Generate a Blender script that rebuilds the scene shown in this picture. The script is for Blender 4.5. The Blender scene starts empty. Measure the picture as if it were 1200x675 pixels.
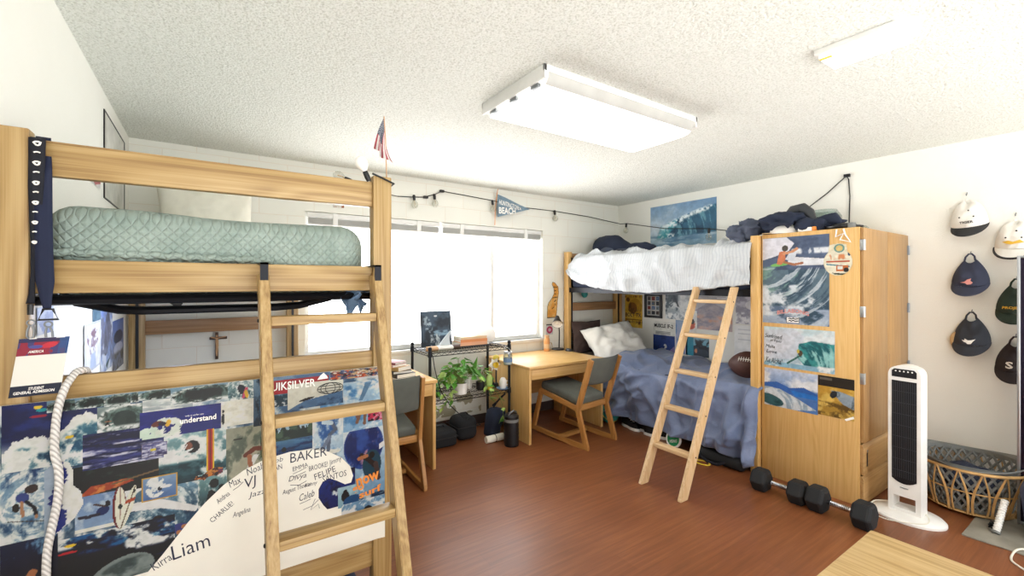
import bpy, bmesh, math, random
import numpy as np
from mathutils import Vector, Matrix, Euler

R = math.radians
PI = math.pi
SC = bpy.context.scene
COL = SC.collection
rnd = random.Random(7)

# ------------------------------------------------------------------ colours and materials
def lin(c):
    if isinstance(c, str):
        c = c.lstrip('#')
        c = tuple(int(c[i:i + 2], 16) / 255 for i in (0, 2, 4))
    return tuple((v / 12.92 if v <= .04045 else ((v + .055) / 1.055) ** 2.4) for v in c)

class NT:
    def __init__(self, name):
        self.m = bpy.data.materials.new(name)
        self.m.use_nodes = True
        self.t = self.m.node_tree
        self.b = self.t.nodes['Principled BSDF']
    def n(self, typ, **kw):
        nd = self.t.nodes.new(typ)
        for k, v in kw.items():
            if k in nd.inputs.keys():
                nd.inputs[k].default_value = v
            else:
                setattr(nd, k, v)
        return nd
    def l(self, a, b):
        self.t.links.new(a, b)
    def ramp(self, fac, stops):
        r = self.n('ShaderNodeValToRGB')
        el = r.color_ramp.elements
        while len(el) < len(stops):
            el.new(0.5)
        for e, (p, c) in zip(el, stops):
            e.position = p
            e.color = (*lin(c), 1)
        self.l(fac, r.inputs[0])
        return r.outputs[0]
    def coord(self, scale=(1, 1, 1), rot=(0, 0, 0), kind='Object'):
        tc = self.n('ShaderNodeTexCoord')
        mp = self.n('ShaderNodeMapping')
        mp.inputs['Scale'].default_value = scale
        mp.inputs['Rotation'].default_value = rot
        self.l(tc.outputs[kind], mp.inputs[0])
        return mp.outputs[0]
    def noise(self, vec, scale, detail=3, rough=.5, dist=0):
        nz = self.n('ShaderNodeTexNoise')
        nz.inputs['Scale'].default_value = scale
        nz.inputs['Detail'].default_value = detail
        nz.inputs['Roughness'].default_value = rough
        nz.inputs['Distortion'].default_value = dist
        self.l(vec, nz.inputs['Vector'])
        return nz.outputs['Fac']
    def bump(self, h, strength=.3, dist=.01):
        b = self.n('ShaderNodeBump')
        b.inputs['Strength'].default_value = strength
        b.inputs['Distance'].default_value = dist
        self.l(h, b.inputs['Height'])
        self.l(b.outputs[0], self.b.inputs['Normal'])
    def math(self, op, a, b=None):
        m = self.n('ShaderNodeMath', operation=op)
        for i, x in enumerate((a, b)):
            if x is None: continue
            if isinstance(x, (int, float)): m.inputs[i].default_value = x
            else: self.l(x, m.inputs[i])
        return m.outputs[0]

def plain(name, col, rough=.5, metal=0., spec=.5, var=.06, bump=0., bscale=200, emit=None, es=0.):
    t = NT(name)
    c = lin(col)
    v = t.coord()
    f = t.noise(v, 9, 3)
    hi = tuple(min(1, x * (1 + var)) for x in c); lo = tuple(x * (1 - var) for x in c)
    r = t.n('ShaderNodeValToRGB')
    r.color_ramp.elements[0].position = .3; r.color_ramp.elements[1].position = .7
    r.color_ramp.elements[0].color = (*lo, 1); r.color_ramp.elements[1].color = (*hi, 1)
    t.l(f, r.inputs[0]); t.l(r.outputs[0], t.b.inputs['Base Color'])
    t.b.inputs['Roughness'].default_value = rough
    t.b.inputs['Metallic'].default_value = metal
    t.b.inputs['Specular IOR Level'].default_value = spec
    if bump:
        t.bump(t.noise(v, bscale, 2), bump, .002)
    if emit:
        t.b.inputs['Emission Color'].default_value = (*lin(emit), 1)
        t.b.inputs['Emission Strength'].default_value = es
    return t.m

def wood(name, light, mid, dark, axis, rough=.42, k=1.0):
    t = NT(name)
    s = [26 * k, 26 * k, 26 * k]; s['xyz'.index(axis)] = .45
    v = t.coord(tuple(s))
    a = t.noise(v, 2.2, 5, .62, .25)
    s2 = [170, 170, 170]; s2['xyz'.index(axis)] = 1.6
    b = t.noise(t.coord(tuple(s2)), 1.0, 3, .6)
    s3 = [7, 7, 7]; s3['xyz'.index(axis)] = .5
    c = t.noise(t.coord(tuple(s3)), 1.0, 2, .5, .5)
    wv = t.math('SINE', t.math('MULTIPLY', c, 90.))
    f = t.math('ADD', t.math('MULTIPLY', a, .4), t.math('ADD', t.math('MULTIPLY', b, .47), t.math('MULTIPLY', wv, .06)))
    t.l(t.ramp(f, [(.27, dark), (.43, mid), (.62, light)]), t.b.inputs['Base Color'])
    t.b.inputs['Roughness'].default_value = rough
    t.bump(b, .08, .002)
    return t.m

M = {}
for ax in 'xyz':
    M['oak_' + ax] = wood('oak_' + ax, '#bda273', '#aa8c5b', '#8a6a40', ax)
    M['maple_' + ax] = wood('maple_' + ax, '#dcb67c', '#d5ab6b', '#c99c59', ax, k=.8)
    M['chairwood_' + ax] = wood('chairwood_' + ax, '#bf8c52', '#b37f45', '#9c6c36', ax)
    M['pine_' + ax] = wood('pine_' + ax, '#dcc09a', '#d3b388', '#c29d6e', ax)
    M['brownwood_' + ax] = wood('brownwood_' + ax, '#b08a64', '#9c7550', '#82603f', ax)
M['white'] = plain('white_plastic', '#eceae6', .35)
M['whitemetal'] = plain('white_metal', '#e6e6e4', .4)
M['black'] = plain('black_plastic', '#131418', .4)
M['blackmatte'] = plain('black_rubber', '#17181b', .75, bump=.1)
M['doormapleshade'] = wood('shaded_door_maple', '#b18b5c', '#a68051', '#957043', 'z', k=.8)  # wardrobe maple darkened: the shade on its front is put into the colour
M['drawermapleshade'] = wood('shaded_drawer_maple', '#b89262', '#ad8756', '#9c7748', 'x', k=.8)  # same darkened maple for the drawer fronts, shade painted in
M['dresseroak'] = wood('dresser_oak', '#cdb180', '#bf9f6c', '#a98753', 'y')
M['blackmetal'] = plain('black_metal', '#14161c', .35, .6)
M['steelgrey'] = plain('grey_metal', '#8b8f94', .35, .8)
M['chrome'] = plain('chrome', '#d6d6d8', .12, 1.0)
M['silver'] = plain('silver_metal', '#b9bcc0', .3, .9)
M['navystrap'] = plain('navy_webbing', '#101a38', .8, bump=.2, bscale=700)
M['blackstrap'] = plain('black_webbing', '#0c0f1c', .8, bump=.2, bscale=700)
M['greyfabric'] = plain('grey_green_upholstery', '#5f625c', .95, bump=.4, bscale=600, var=.12)
M['navyfabric'] = plain('navy_fabric', '#232b40', .9, bump=.3, bscale=400, var=.12)
M['darkbag'] = plain('black_nylon', '#0f1015', .8, bump=.3, bscale=500)
M['slatefabric'] = plain('slate_fabric', '#4a5163', .9, bump=.3, bscale=400)
M['whitecotton'] = plain('white_cotton', '#efede6', .9, bump=.25, bscale=300)
M['creamcotton'] = plain('cream_cotton', '#e9e6d9', .9, bump=.25, bscale=300)
M['brownpillow'] = plain('brown_cotton', '#4a3a36', .9, bump=.25, bscale=300)
M['leather'] = plain('brown_leather', '#4f3029', .6, bump=.25, bscale=160)
M['rope'] = None
M['paper'] = plain('cream_paper', '#ebe8de', .7, var=.02)
M['papercool'] = plain('white_paper', '#f2f2f2', .6, var=.02)
M['ink'] = plain('ink', '#1b1f3a', .6)
M['inkblack'] = plain('black_ink', '#16161a', .6)
M['printwhite'] = plain('print_white', '#f4f2ee', .5)
M['printorange'] = plain('print_orange', '#e08a3a', .5)
M['printred'] = plain('print_red', '#b03a40', .5)
M['printpink'] = plain('print_pink', '#d9928c', .5)
M['printyellow'] = plain('print_yellow', '#e8b93c', .5)
M['printblue'] = plain('print_blue', '#2c4a8c', .5)
M['wicker'] = plain('wicker_cane', '#c39a62', .55, var=.25)
M['greyplastic'] = plain('grey_plastic', '#787a78', .5)
M['darkgrey'] = plain('dark_grey_plastic', '#33363b', .5)
M['leaf'] = plain('pothos_leaf', '#5fa03c', .4, var=.35)
M['leafpale'] = plain('pale_leaf', '#a8c46a', .45, var=.3)
M['stem'] = plain('plant_stem', '#7f8f4a', .6)
M['soil'] = plain('potting_soil', '#3a2c22', .95)
M['yellow'] = plain('yellow_plastic', '#e3c53c', .5)
M['greyblue'] = plain('pale_fibreglass', '#b9c1c6', .3, var=.15)
M['lemon'] = plain('lemon_peel', '#ecd35a', .5)
M['teal'] = plain('teal_plastic', '#2f8f8c', .4)
M['green'] = plain('green_plastic', '#1f8a55', .4)
M['amber'] = plain('amber_wax', '#d99d63', .4)
M['tan'] = plain('tan_wood', '#c9a079', .6)
M['rugm'] = plain('grey_rug', '#8d887c', .98, bump=.8, bscale=350, var=.2)
M['cord'] = plain('dark_cord', '#1b1c1e', .6)
M['whitecord'] = plain('white_cord', '#e4e0d2', .5)
M['capwhite'] = plain('white_cap_cotton', '#eeeae4', .9, bump=.3, bscale=500)
M['capnavy'] = plain('navy_cap_cotton', '#363b50', .9, bump=.3, bscale=500)
M['capslate'] = plain('slate_cap_cotton', '#33363f', .9, bump=.3, bscale=500)
M['capgreen'] = plain('dark_green_cap_cotton', '#2c3a30', .9, bump=.3, bscale=500)
M['capbrown'] = plain('dark_brown_cap_cotton', '#30282a', .9, bump=.3, bscale=500)
M['capblack'] = plain('black_cap_brim', '#2b2b2d', .85, bump=.3, bscale=500)
M['captan'] = plain('tan_cap_lining', '#c8ab82', .9)
M['bonewood'] = plain('dark_carved_wood', '#4a362c', .6)
M['brassy'] = plain('brass', '#b89452', .3, .9)
M['bluefoam'] = plain('blue_grey_fabric', '#6a86a8', .9)

def glassy(name, tint='#ffffff', op=.1, rough=.02):
    t = NT(name)
    out = t.t.nodes['Material Output']
    tr = t.n('ShaderNodeBsdfTransparent'); tr.inputs[0].default_value = (*lin(tint), 1)
    gl = t.n('ShaderNodeBsdfGlossy'); gl.inputs['Roughness'].default_value = rough
    lw = t.n('ShaderNodeLayerWeight'); lw.inputs[0].default_value = .25
    f = t.math('MULTIPLY', lw.outputs['Facing'], op * 4)
    f = t.math('MINIMUM', t.math('ADD', f, op * .4), .9)
    mx = t.n('ShaderNodeMixShader')
    t.l(f, mx.inputs[0]); t.l(tr.outputs[0], mx.inputs[1]); t.l(gl.outputs[0], mx.inputs[2])
    t.l(mx.outputs[0], out.inputs[0])
    return t.m
M['pane'] = glassy('window_glass', op=.04)
M['bulbglass'] = glassy('clear_bulb_glass', '#f4f4f0', .16)
M['jarglass'] = glassy('jar_glass', '#dfe9e8', .2)

def mk_print():
    t = NT('printed_paper')
    a = t.n('ShaderNodeAttribute', attribute_name='paint')
    t.l(a.outputs['Color'], t.b.inputs['Base Color'])
    t.b.inputs['Roughness'].default_value = .42
    t.b.inputs['Specular IOR Level'].default_value = .35
    return t.m
M['print'] = mk_print()

def mk_rope():
    t = NT('woven_white_rope')
    v = t.coord()
    w = t.n('ShaderNodeTexWave', bands_direction='DIAGONAL')
    w.inputs['Scale'].default_value = 45; w.inputs['Distortion'].default_value = 1
    t.l(v, w.inputs['Vector'])
    t.l(t.ramp(w.outputs['Fac'], [(.1, '#bdb9b6'), (.6, '#ece9e6')]), t.b.inputs['Base Color'])
    t.b.inputs['Roughness'].default_value = .8
    t.bump(w.outputs['Fac'], .6, .004)
    return t.m
M['rope'] = mk_rope()

def mk_wall():
    t = NT('painted_plaster')
    v = t.coord()
    f = t.noise(v, 2.2, 3)
    t.l(t.ramp(f, [(.2, '#ebeae3'), (.8, '#f0efe9')]), t.b.inputs['Base Color'])
    t.b.inputs['Roughness'].default_value = .7
    n = t.math('ADD', t.noise(v, 120, 3), t.math('MULTIPLY', t.noise(v, 30, 2), .6))
    t.bump(n, .35, .004)
    return t.m
M['wall'] = mk_wall()

def mk_block():
    t = NT('painted_concrete_block')
    tc = t.n('ShaderNodeTexCoord'); sp = t.n('ShaderNodeSeparateXYZ'); cb = t.n('ShaderNodeCombineXYZ')
    t.l(tc.outputs['Object'], sp.inputs[0])
    t.l(t.math('ADD', sp.outputs['X'], .27), cb.inputs['X'])
    t.l(t.math('ADD', sp.outputs['Z'], .03), cb.inputs['Y'])
    br = t.n('ShaderNodeTexBrick')
    br.inputs['Scale'].default_value = 1
    br.inputs['Mortar Size'].default_value = .004
    br.inputs['Mortar Smooth'].default_value = .6
    br.inputs['Brick Width'].default_value = .40
    br.inputs['Row Height'].default_value = .203
    br.inputs['Color1'].default_value = (*lin('#eaeae2'), 1)
    br.inputs['Color2'].default_value = (*lin('#e7e7df'), 1)
    br.inputs['Mortar'].default_value = (*lin('#e4ded2'), 1)
    t.l(cb.outputs[0], br.inputs['Vector'])
    # bare patches low under the window where the paint has come off
    def band(o, a, b): return t.math('MULTIPLY', t.math('GREATER_THAN', o, a), t.math('LESS_THAN', o, b))
    reg = t.math('MULTIPLY', band(sp.outputs['X'], 1.78, 2.34), band(sp.outputs['Z'], .13, .44))
    pz = t.math('GREATER_THAN', t.noise(t.coord((1, 1, 1)), 8.5, 2, .4), .545)
    mxc = t.n('ShaderNodeMix', data_type='RGBA')
    t.l(t.math('MULTIPLY', reg, pz), mxc.inputs[0]); t.l(br.outputs['Color'], mxc.inputs[6]); mxc.inputs[7].default_value = (*lin('#a59f88'), 1)
    t.l(mxc.outputs[2], t.b.inputs['Base Color'])
    t.b.inputs['Roughness'].default_value = .6
    h = t.math('ADD', t.math('MULTIPLY', br.outputs['Fac'], -1.), t.math('MULTIPLY', t.noise(tc.outputs['Object'], 90, 3), .25))
    t.bump(h, .3, .003)
    return t.m
M['block'] = mk_block()

def mk_ceil():
    t = NT('popcorn_ceiling')
    v = t.coord()
    a = t.noise(v, 105, 3, .7)
    b = t.noise(v, 60, 2, .5)
    h = t.math('ADD', a, t.math('MULTIPLY', b, .7))
    t.l(t.ramp(a, [(.36, '#d8dad1'), (.5, '#f2f4ee'), (.75, '#f8faf5')]), t.b.inputs['Base Color'])
    t.b.inputs['Roughness'].default_value = .9
    t.bump(h, .9, .016)
    return t.m
M['ceil'] = mk_ceil()

def mk_floor():
    t = NT('red_brown_floor')
    tc = t.n('ShaderNodeTexCoord')
    mp = t.n('ShaderNodeMapping'); t.l(tc.outputs['Object'], mp.inputs[0])
    br = t.n('ShaderNodeTexBrick')
    br.inputs['Scale'].default_value = 1
    br.inputs['Mortar Size'].default_value = .0012
    br.inputs['Brick Width'].default_value = 1.2
    br.inputs['Row Height'].default_value = .15
    br.inputs['Color1'].default_value = (.45, .45, .45, 1); br.inputs['Color2'].default_value = (.6, .6, .6, 1)
    br.inputs['Mortar'].default_value = (.36, .36, .36, 1)
    t.l(mp.outputs[0], br.inputs['Vector'])
    g = t.noise(t.coord((2.2, 45, 1)), 1., 5, .6, .4)
    g2 = t.noise(t.coord((1.2, 1.2, 1)), 1.6, 3)
    f = t.math('ADD', t.math('MULTIPLY', br.outputs['Color'], .35), t.math('ADD', t.math('MULTIPLY', g, .45), t.math('MULTIPLY', g2, .2)))
    t.l(t.ramp(f, [(.28, '#60391f'), (.5, '#7e4a2c'), (.72, '#9d633d')]), t.b.inputs['Base Color'])
    t.l(t.math('ADD', .27, t.math('MULTIPLY', g2, .22)), t.b.inputs['Roughness'])
    t.bump(g, .05, .002)
    return t.m
M['floor'] = mk_floor()

def mk_quilt():
    t = NT('sage_quilted_cotton')
    tc = t.n('ShaderNodeTexCoord'); sp = t.n('ShaderNodeSeparateXYZ'); t.l(tc.outputs['Object'], sp.inputs[0])
    yz = t.math('ADD', sp.outputs['Z'], t.math('MULTIPLY', sp.outputs['Y'], -1.))
    k = 2 * PI / .027
    p = t.math('ABSOLUTE', t.math('SINE', t.math('MULTIPLY', t.math('ADD', sp.outputs['X'], yz), k / 2)))
    q = t.math('ABSOLUTE', t.math('SINE', t.math('MULTIPLY', t.math('SUBTRACT', sp.outputs['X'], yz), k / 2)))
    h = t.math('MINIMUM', t.math('POWER', p, .6), t.math('POWER', q, .6))
    fine = t.noise(tc.outputs['Object'], 500, 2)
    t.l(t.ramp(t.math('ADD', t.math('MULTIPLY', t.noise(tc.outputs['Object'], 14, 3), .7), t.math('MULTIPLY', fine, .3)),
               [(.3, '#889a93'), (.7, '#a3b2ab')]), t.b.inputs['Base Color'])
    t.b.inputs['Roughness'].default_value = .95
    t.bump(t.math('ADD', h, t.math('MULTIPLY', fine, .3)), .9, .005)
    return t.m
M['quilt'] = mk_quilt()

def mk_stripe():
    t = NT('white_pinstripe_cotton')
    tc = t.n('ShaderNodeTexCoord'); sp = t.n('ShaderNodeSeparateXYZ'); t.l(tc.outputs['Object'], sp.inputs[0])
    wob = t.math('MULTIPLY', t.noise(tc.outputs['Object'], 5, 2), .12)
    s = t.math('SINE', t.math('MULTIPLY', t.math('ADD', sp.outputs['Y'], wob), 2 * PI / .028))
    t.l(t.ramp(t.math('ADD', t.math('MULTIPLY', s, .5), .5), [(.4, '#c6cace'), (.95, '#b9bec5')]), t.b.inputs['Base Color'])
    t.b.inputs['Roughness'].default_value = .9
    t.bump(t.noise(t.coord((1, .35, 1)), 26, 5, .6, .6), .6, .02)
    return t.m
M['stripe'] = mk_stripe()

def mk_blue():
    t = NT('blue_grey_duvet_cotton')
    v = t.coord()
    t.l(t.ramp(t.noise(v, 5, 3), [(.25, '#5c6a8a'), (.75, '#7380a0')]), t.b.inputs['Base Color'])
    t.b.inputs['Roughness'].default_value = .55
    t.b.inputs['Sheen Weight'].default_value = .2
    t.bump(t.noise(v, 9, 4, .55, 1.6), .35, .02)
    return t.m
M['blue'] = mk_blue()
M['lampglow'] = plain('lit_diffuser', '#f4f3ee', .5, emit='#fffdf6', es=1.0, var=.01)
M['ledglow'] = plain('lit_led_strip', '#e6efff', .5, emit='#dbe7ff', es=17., var=.01)
M['mirror'] = plain('dark_mirror_glass', '#2a2236', .08, .7)
M['speckle'] = plain('speckled_navy_fabric', '#3c4157', .9, bump=.4, bscale=300, var=.5)
M['blinds'] = plain('grey_blind_slats', '#b9b9b5', .5)

# ------------------------------------------------------------------ geometry helpers
def BM():
    return bmesh.new()

def box(bm, x0, x1, y0, y1, z0, z1, bev=.0, seg=2, mi=0, T=None):
    g = bmesh.ops.create_cube(bm, size=1)
    vs = g['verts']
    for v in vs:
        v.co = Vector(((x0 + x1) / 2 + v.co.x * (x1 - x0), (y0 + y1) / 2 + v.co.y * (y1 - y0), (z0 + z1) / 2 + v.co.z * (z1 - z0)))
    fs = set(f for v in vs for f in v.link_faces)
    if bev:
        es = list(set(e for v in vs for e in v.link_edges))
        r = bmesh.ops.bevel(bm, geom=es, offset=bev, segments=seg, profile=.5, affect='EDGES')
        vs = list(set(v for f in r['faces'] for v in f.verts) | set(v for v in vs if v.is_valid))
        fs = set(f for v in vs for f in v.link_faces)
    for f in fs: f.material_index = mi
    if T is not None:
        bmesh.ops.transform(bm, matrix=T, verts=list(set(v for f in fs for v in f.verts)))
    return bm

def tube(bm, pts, r, seg=8, closed=False, mi=0):
    pts = [Vector(p) for p in pts]
    n = len(pts)
    rs = r if isinstance(r, (list, tuple)) else [r] * n
    tang = []
    for i in range(n):
        a = pts[(i - 1) % n] if (closed or i > 0) else pts[i]
        b = pts[(i + 1) % n] if (closed or i < n - 1) else pts[i]
        d = (b - a)
        tang.append(d.normalized() if d.length > 1e-9 else Vector((0, 0, 1)))
    up = Vector((0, 0, 1)) if abs(tang[0].z) < .9 else Vector((1, 0, 0))
    nrm = (up - tang[0] * up.dot(tang[0])).normalized()
    rings = []
    for i in range(n):
        nrm = (nrm - tang[i] * nrm.dot(tang[i]))
        nrm = nrm.normalized() if nrm.length > 1e-6 else tang[i].orthogonal().normalized()
        bi = tang[i].cross(nrm)
        rings.append([bm.verts.new(pts[i] + (nrm * math.cos(2 * PI * k / seg) + bi * math.sin(2 * PI * k / seg)) * rs[i]) for k in range(seg)])
    m = n if closed else n - 1
    for i in range(m):
        A, B = rings[i], rings[(i + 1) % n]
        for k in range(seg):
            f = bm.faces.new((A[k], A[(k + 1) % seg], B[(k + 1) % seg], B[k])); f.material_index = mi
    if not closed:
        for rg, rev in ((rings[0], True), (rings[-1], False)):
            f = bm.faces.new(rg[::-1] if rev else rg); f.material_index = mi
    return bm

def lathe(bm, prof, loc=(0, 0, 0), seg=24, T=None, mi=0, sx=1., sy=1.):
    rings = []
    newv = []
    for (r, z) in prof:
        if r < 1e-6:
            v = bm.verts.new((loc[0], loc[1], loc[2] + z)); rings.append([v]); newv.append(v)
        else:
            rg = [bm.verts.new((loc[0] + sx * r * math.cos(2 * PI * k / seg), loc[1] + sy * r * math.sin(2 * PI * k / seg), loc[2] + z)) for k in range(seg)]
            rings.append(rg); newv += rg
    for a, b in zip(rings, rings[1:]):
        for k in range(seg):
            k2 = (k + 1) % seg
            if len(a) == 1 and len(b) == 1: continue
            if len(a) == 1: f = bm.faces.new((a[0], b[k2], b[k]))
            elif len(b) == 1: f = bm.faces.new((a[k], a[k2], b[0]))
            else: f = bm.faces.new((a[k], a[k2], b[k2], b[k]))
            f.material_index = mi
    if T is not None:
        bmesh.ops.transform(bm, matrix=T, verts=newv)
    return bm

def prism(bm, poly, O, xd, yd, t, mi=0):
    """extrude a 2-D outline lying in the frame O, xd, yd by t along xd x yd"""
    O, xd, yd = Vector(O), Vector(xd), Vector(yd)
    n = xd.cross(yd).normalized()
    a = [bm.verts.new(O + xd * p[0] + yd * p[1]) for p in poly]
    b = [bm.verts.new(O + xd * p[0] + yd * p[1] + n * t) for p in poly]
    k = len(poly)
    fs = [bm.faces.new(b), bm.faces.new(a[::-1])]
    for i in range(k):
        fs.append(bm.faces.new((a[i], a[(i + 1) % k], b[(i + 1) % k], b[i])))
    for f in fs: f.material_index = mi
    return bm

def surf(bm, fn, nu, nv, cu=False, mi=0):
    g = [[bm.verts.new(fn(i / nu, j / nv)) for j in range(nv + 1)] for i in range(nu if cu else nu + 1)]
    for i in range(nu):
        for j in range(nv):
            i2 = (i + 1) % nu if cu else i + 1
            f = bm.faces.new((g[i][j], g[i2][j], g[i2][j + 1], g[i][j + 1])); f.material_index = mi
    return bm

def ball(bm, c, rx, ry=None, rz=None, seg=16, rings=10, mi=0, T=None):
    ry = rx if ry is None else ry; rz = rx if rz is None else rz
    g = bmesh.ops.create_uvsphere(bm, u_segments=seg, v_segments=rings, radius=1)
    vs = g['verts']
    for v in vs: v.co = Vector((v.co.x * rx, v.co.y * ry, v.co.z * rz))
    if T is not None: bmesh.ops.transform(bm, matrix=T, verts=vs)
    for v in vs: v.co += Vector(c)
    for f in set(f for v in vs for f in v.link_faces): f.material_index = mi
    return bm

def wm(o):
    m = o.matrix_basis.copy()
    p = o.parent
    while p:
        m = p.matrix_basis @ m; p = p.parent
    return m

def link(name, me, parent=None):
    o = bpy.data.objects.new(name, me)
    COL.objects.link(o)
    if parent: o.parent = parent
    return o

def obj(name, bm, mats, parent=None, world=True, angle=38, label=None, smooth=True):
    """one mesh object; coordinates in bm are world ones unless world is False"""
    bmesh.ops.recalc_face_normals(bm, faces=bm.faces[:])
    if parent is not None and world:
        bm.transform(wm(parent).inverted())
    me = bpy.data.meshes.new(name)
    bm.to_mesh(me); bm.free()
    if smooth:
        me.polygons.foreach_set('use_smooth', [True] * len(me.polygons))
        me.set_sharp_from_angle(angle=R(angle))
    for m in (mats if isinstance(mats, (list, tuple)) else [mats]):
        me.materials.append(M[m] if isinstance(m, str) else m)
    o = link(name, me, parent)
    if label: o['label'] = label
    return o

def tag(o, label, cat, group=None):
    o['label'] = label; o['category'] = cat
    if group: o['group'] = group
    return o

def thing(name, label, cat, loc=(0, 0, 0), rz=0., group=None):
    o = bpy.data.objects.new(name, None)
    o.empty_display_size = .1
    COL.objects.link(o)
    o.location = loc; o.rotation_euler = (0, 0, rz)
    return tag(o, label, cat, group)

def solo(name, bm, mats, label, cat, loc=(0, 0, 0), rz=0, group=None, world=True, **kw):
    """a thing that is one mesh, with its origin at loc"""
    T = Matrix.Translation(loc) @ Matrix.Rotation(rz, 4, 'Z')
    if world: bm.transform(T.inverted())
    o = obj(name, bm, mats, None, world=False, **kw)
    o.location = loc; o.rotation_euler = (0, 0, rz)
    return tag(o, label, cat, group)

def struct(name, bm, mats, parent=None, **kw):
    o = obj(name, bm, mats, parent, **kw)
    if parent is None: o['kind'] = 'structure'
    return o

def copy_tree(o, parent=None):
    c = o.copy(); COL.objects.link(c)
    if parent: c.parent = parent
    for ch in [x for x in COL.objects if x.parent == o]:
        copy_tree(ch, c)
    return c

# ------------------------------------------------------------------ lettering
_txt = {}
def text_mesh(s, shear=0., bold=0.):
    key = (s, shear, bold)
    if key not in _txt:
        cu = bpy.data.curves.new('lettering', 'FONT')
        cu.body = s; cu.shear = shear; cu.resolution_u = 2; cu.offset = bold
        cu.align_x = 'LEFT'
        o = bpy.data.objects.new('lettering', cu)
        COL.objects.link(o)
        dg = bpy.context.evaluated_depsgraph_get()
        me = bpy.data.meshes.new_from_object(o.evaluated_get(dg))
        bpy.data.objects.remove(o); bpy.data.curves.remove(cu)
        co = np.zeros(len(me.vertices) * 3); me.vertices.foreach_get('co', co)
        co = co.reshape(-1, 3)
        _txt[key] = (co, [tuple(p.vertices) for p in me.polygons])
        bpy.data.meshes.remove(me)
    return _txt[key]

def lettering(s, O, xd, yd, w, h, mat, parent, off=.0012, rot=0., shear=0., bold=0., name='lettering', arc=0.):
    """text fitted in w x h with its lower left corner at O in the plane xd, yd"""
    co, fs = text_mesh(s, shear, bold)
    lo, hi = co.min(0), co.max(0)
    O, xd, yd = Vector(O), Vector(xd).normalized(), Vector(yd).normalized()
    n = xd.cross(yd)
    c, sn = math.cos(rot), math.sin(rot)
    bm = BM()
    vs = []
    for p in co:
        a = (p[0] - lo[0]) / max(1e-6, hi[0] - lo[0]) * w
        b = (p[1] - lo[1]) / max(1e-6, hi[1] - lo[1]) * h
        if arc: b += arc * (1 - (2 * a / w - 1) ** 2)
        vs.append(bm.verts.new(O + xd * (a * c - b * sn) + yd * (a * sn + b * c) + n * off))
    for f in fs:
        try: bm.faces.new([vs[i] for i in f])
        except ValueError: pass
    Mi = wm(parent).inverted()
    bm.transform(Mi)
    me = bpy.data.meshes.new(name); bm.to_mesh(me); bm.free()
    me.materials.append(M[mat])
    return link(name, me, parent)

# ------------------------------------------------------------------ painted prints
def vnoise(w, h, sx, sy, seed):
    rg = np.random.RandomState(seed)
    gx, gy = max(2, int(sx) + 2), max(2, int(sy) + 2)
    g = rg.rand(gy, gx)
    x = np.linspace(0, sx, w) * .999; y = np.linspace(0, sy, h) * .999
    xi = np.minimum(x.astype(int), gx - 2); yi = np.minimum(y.astype(int), gy - 2)
    xf = x - xi; yf = y - yi
    xf = xf * xf * (3 - 2 * xf); yf = yf * yf * (3 - 2 * yf)
    a = g[np.ix_(yi, xi)]; b = g[np.ix_(yi, xi + 1)]; c = g[np.ix_(yi + 1, xi)]; d = g[np.ix_(yi + 1, xi + 1)]
    xf = xf[None, :]; yf = yf[:, None]
    return (a * (1 - xf) + b * xf) * (1 - yf) + (c * (1 - xf) + d * xf) * yf

def fbm(w, h, sx, sy, seed, octv=6):
    o = np.zeros((h, w)); a = 1.; tot = 0
    for i in range(octv):
        o += a * vnoise(w, h, sx * 2 ** i, sy * 2 ** i, seed + 31 * i); tot += a; a *= .62
    o /= tot
    return np.clip((o - .5) * 2.1 + .5, 0, 1)

def C(c):
    c = c.lstrip('#')
    if len(c) == 3: c = ''.join(k * 2 for k in c)
    return np.array([int(c[i:i + 2], 16) / 255 for i in (0, 2, 4)])

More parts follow.
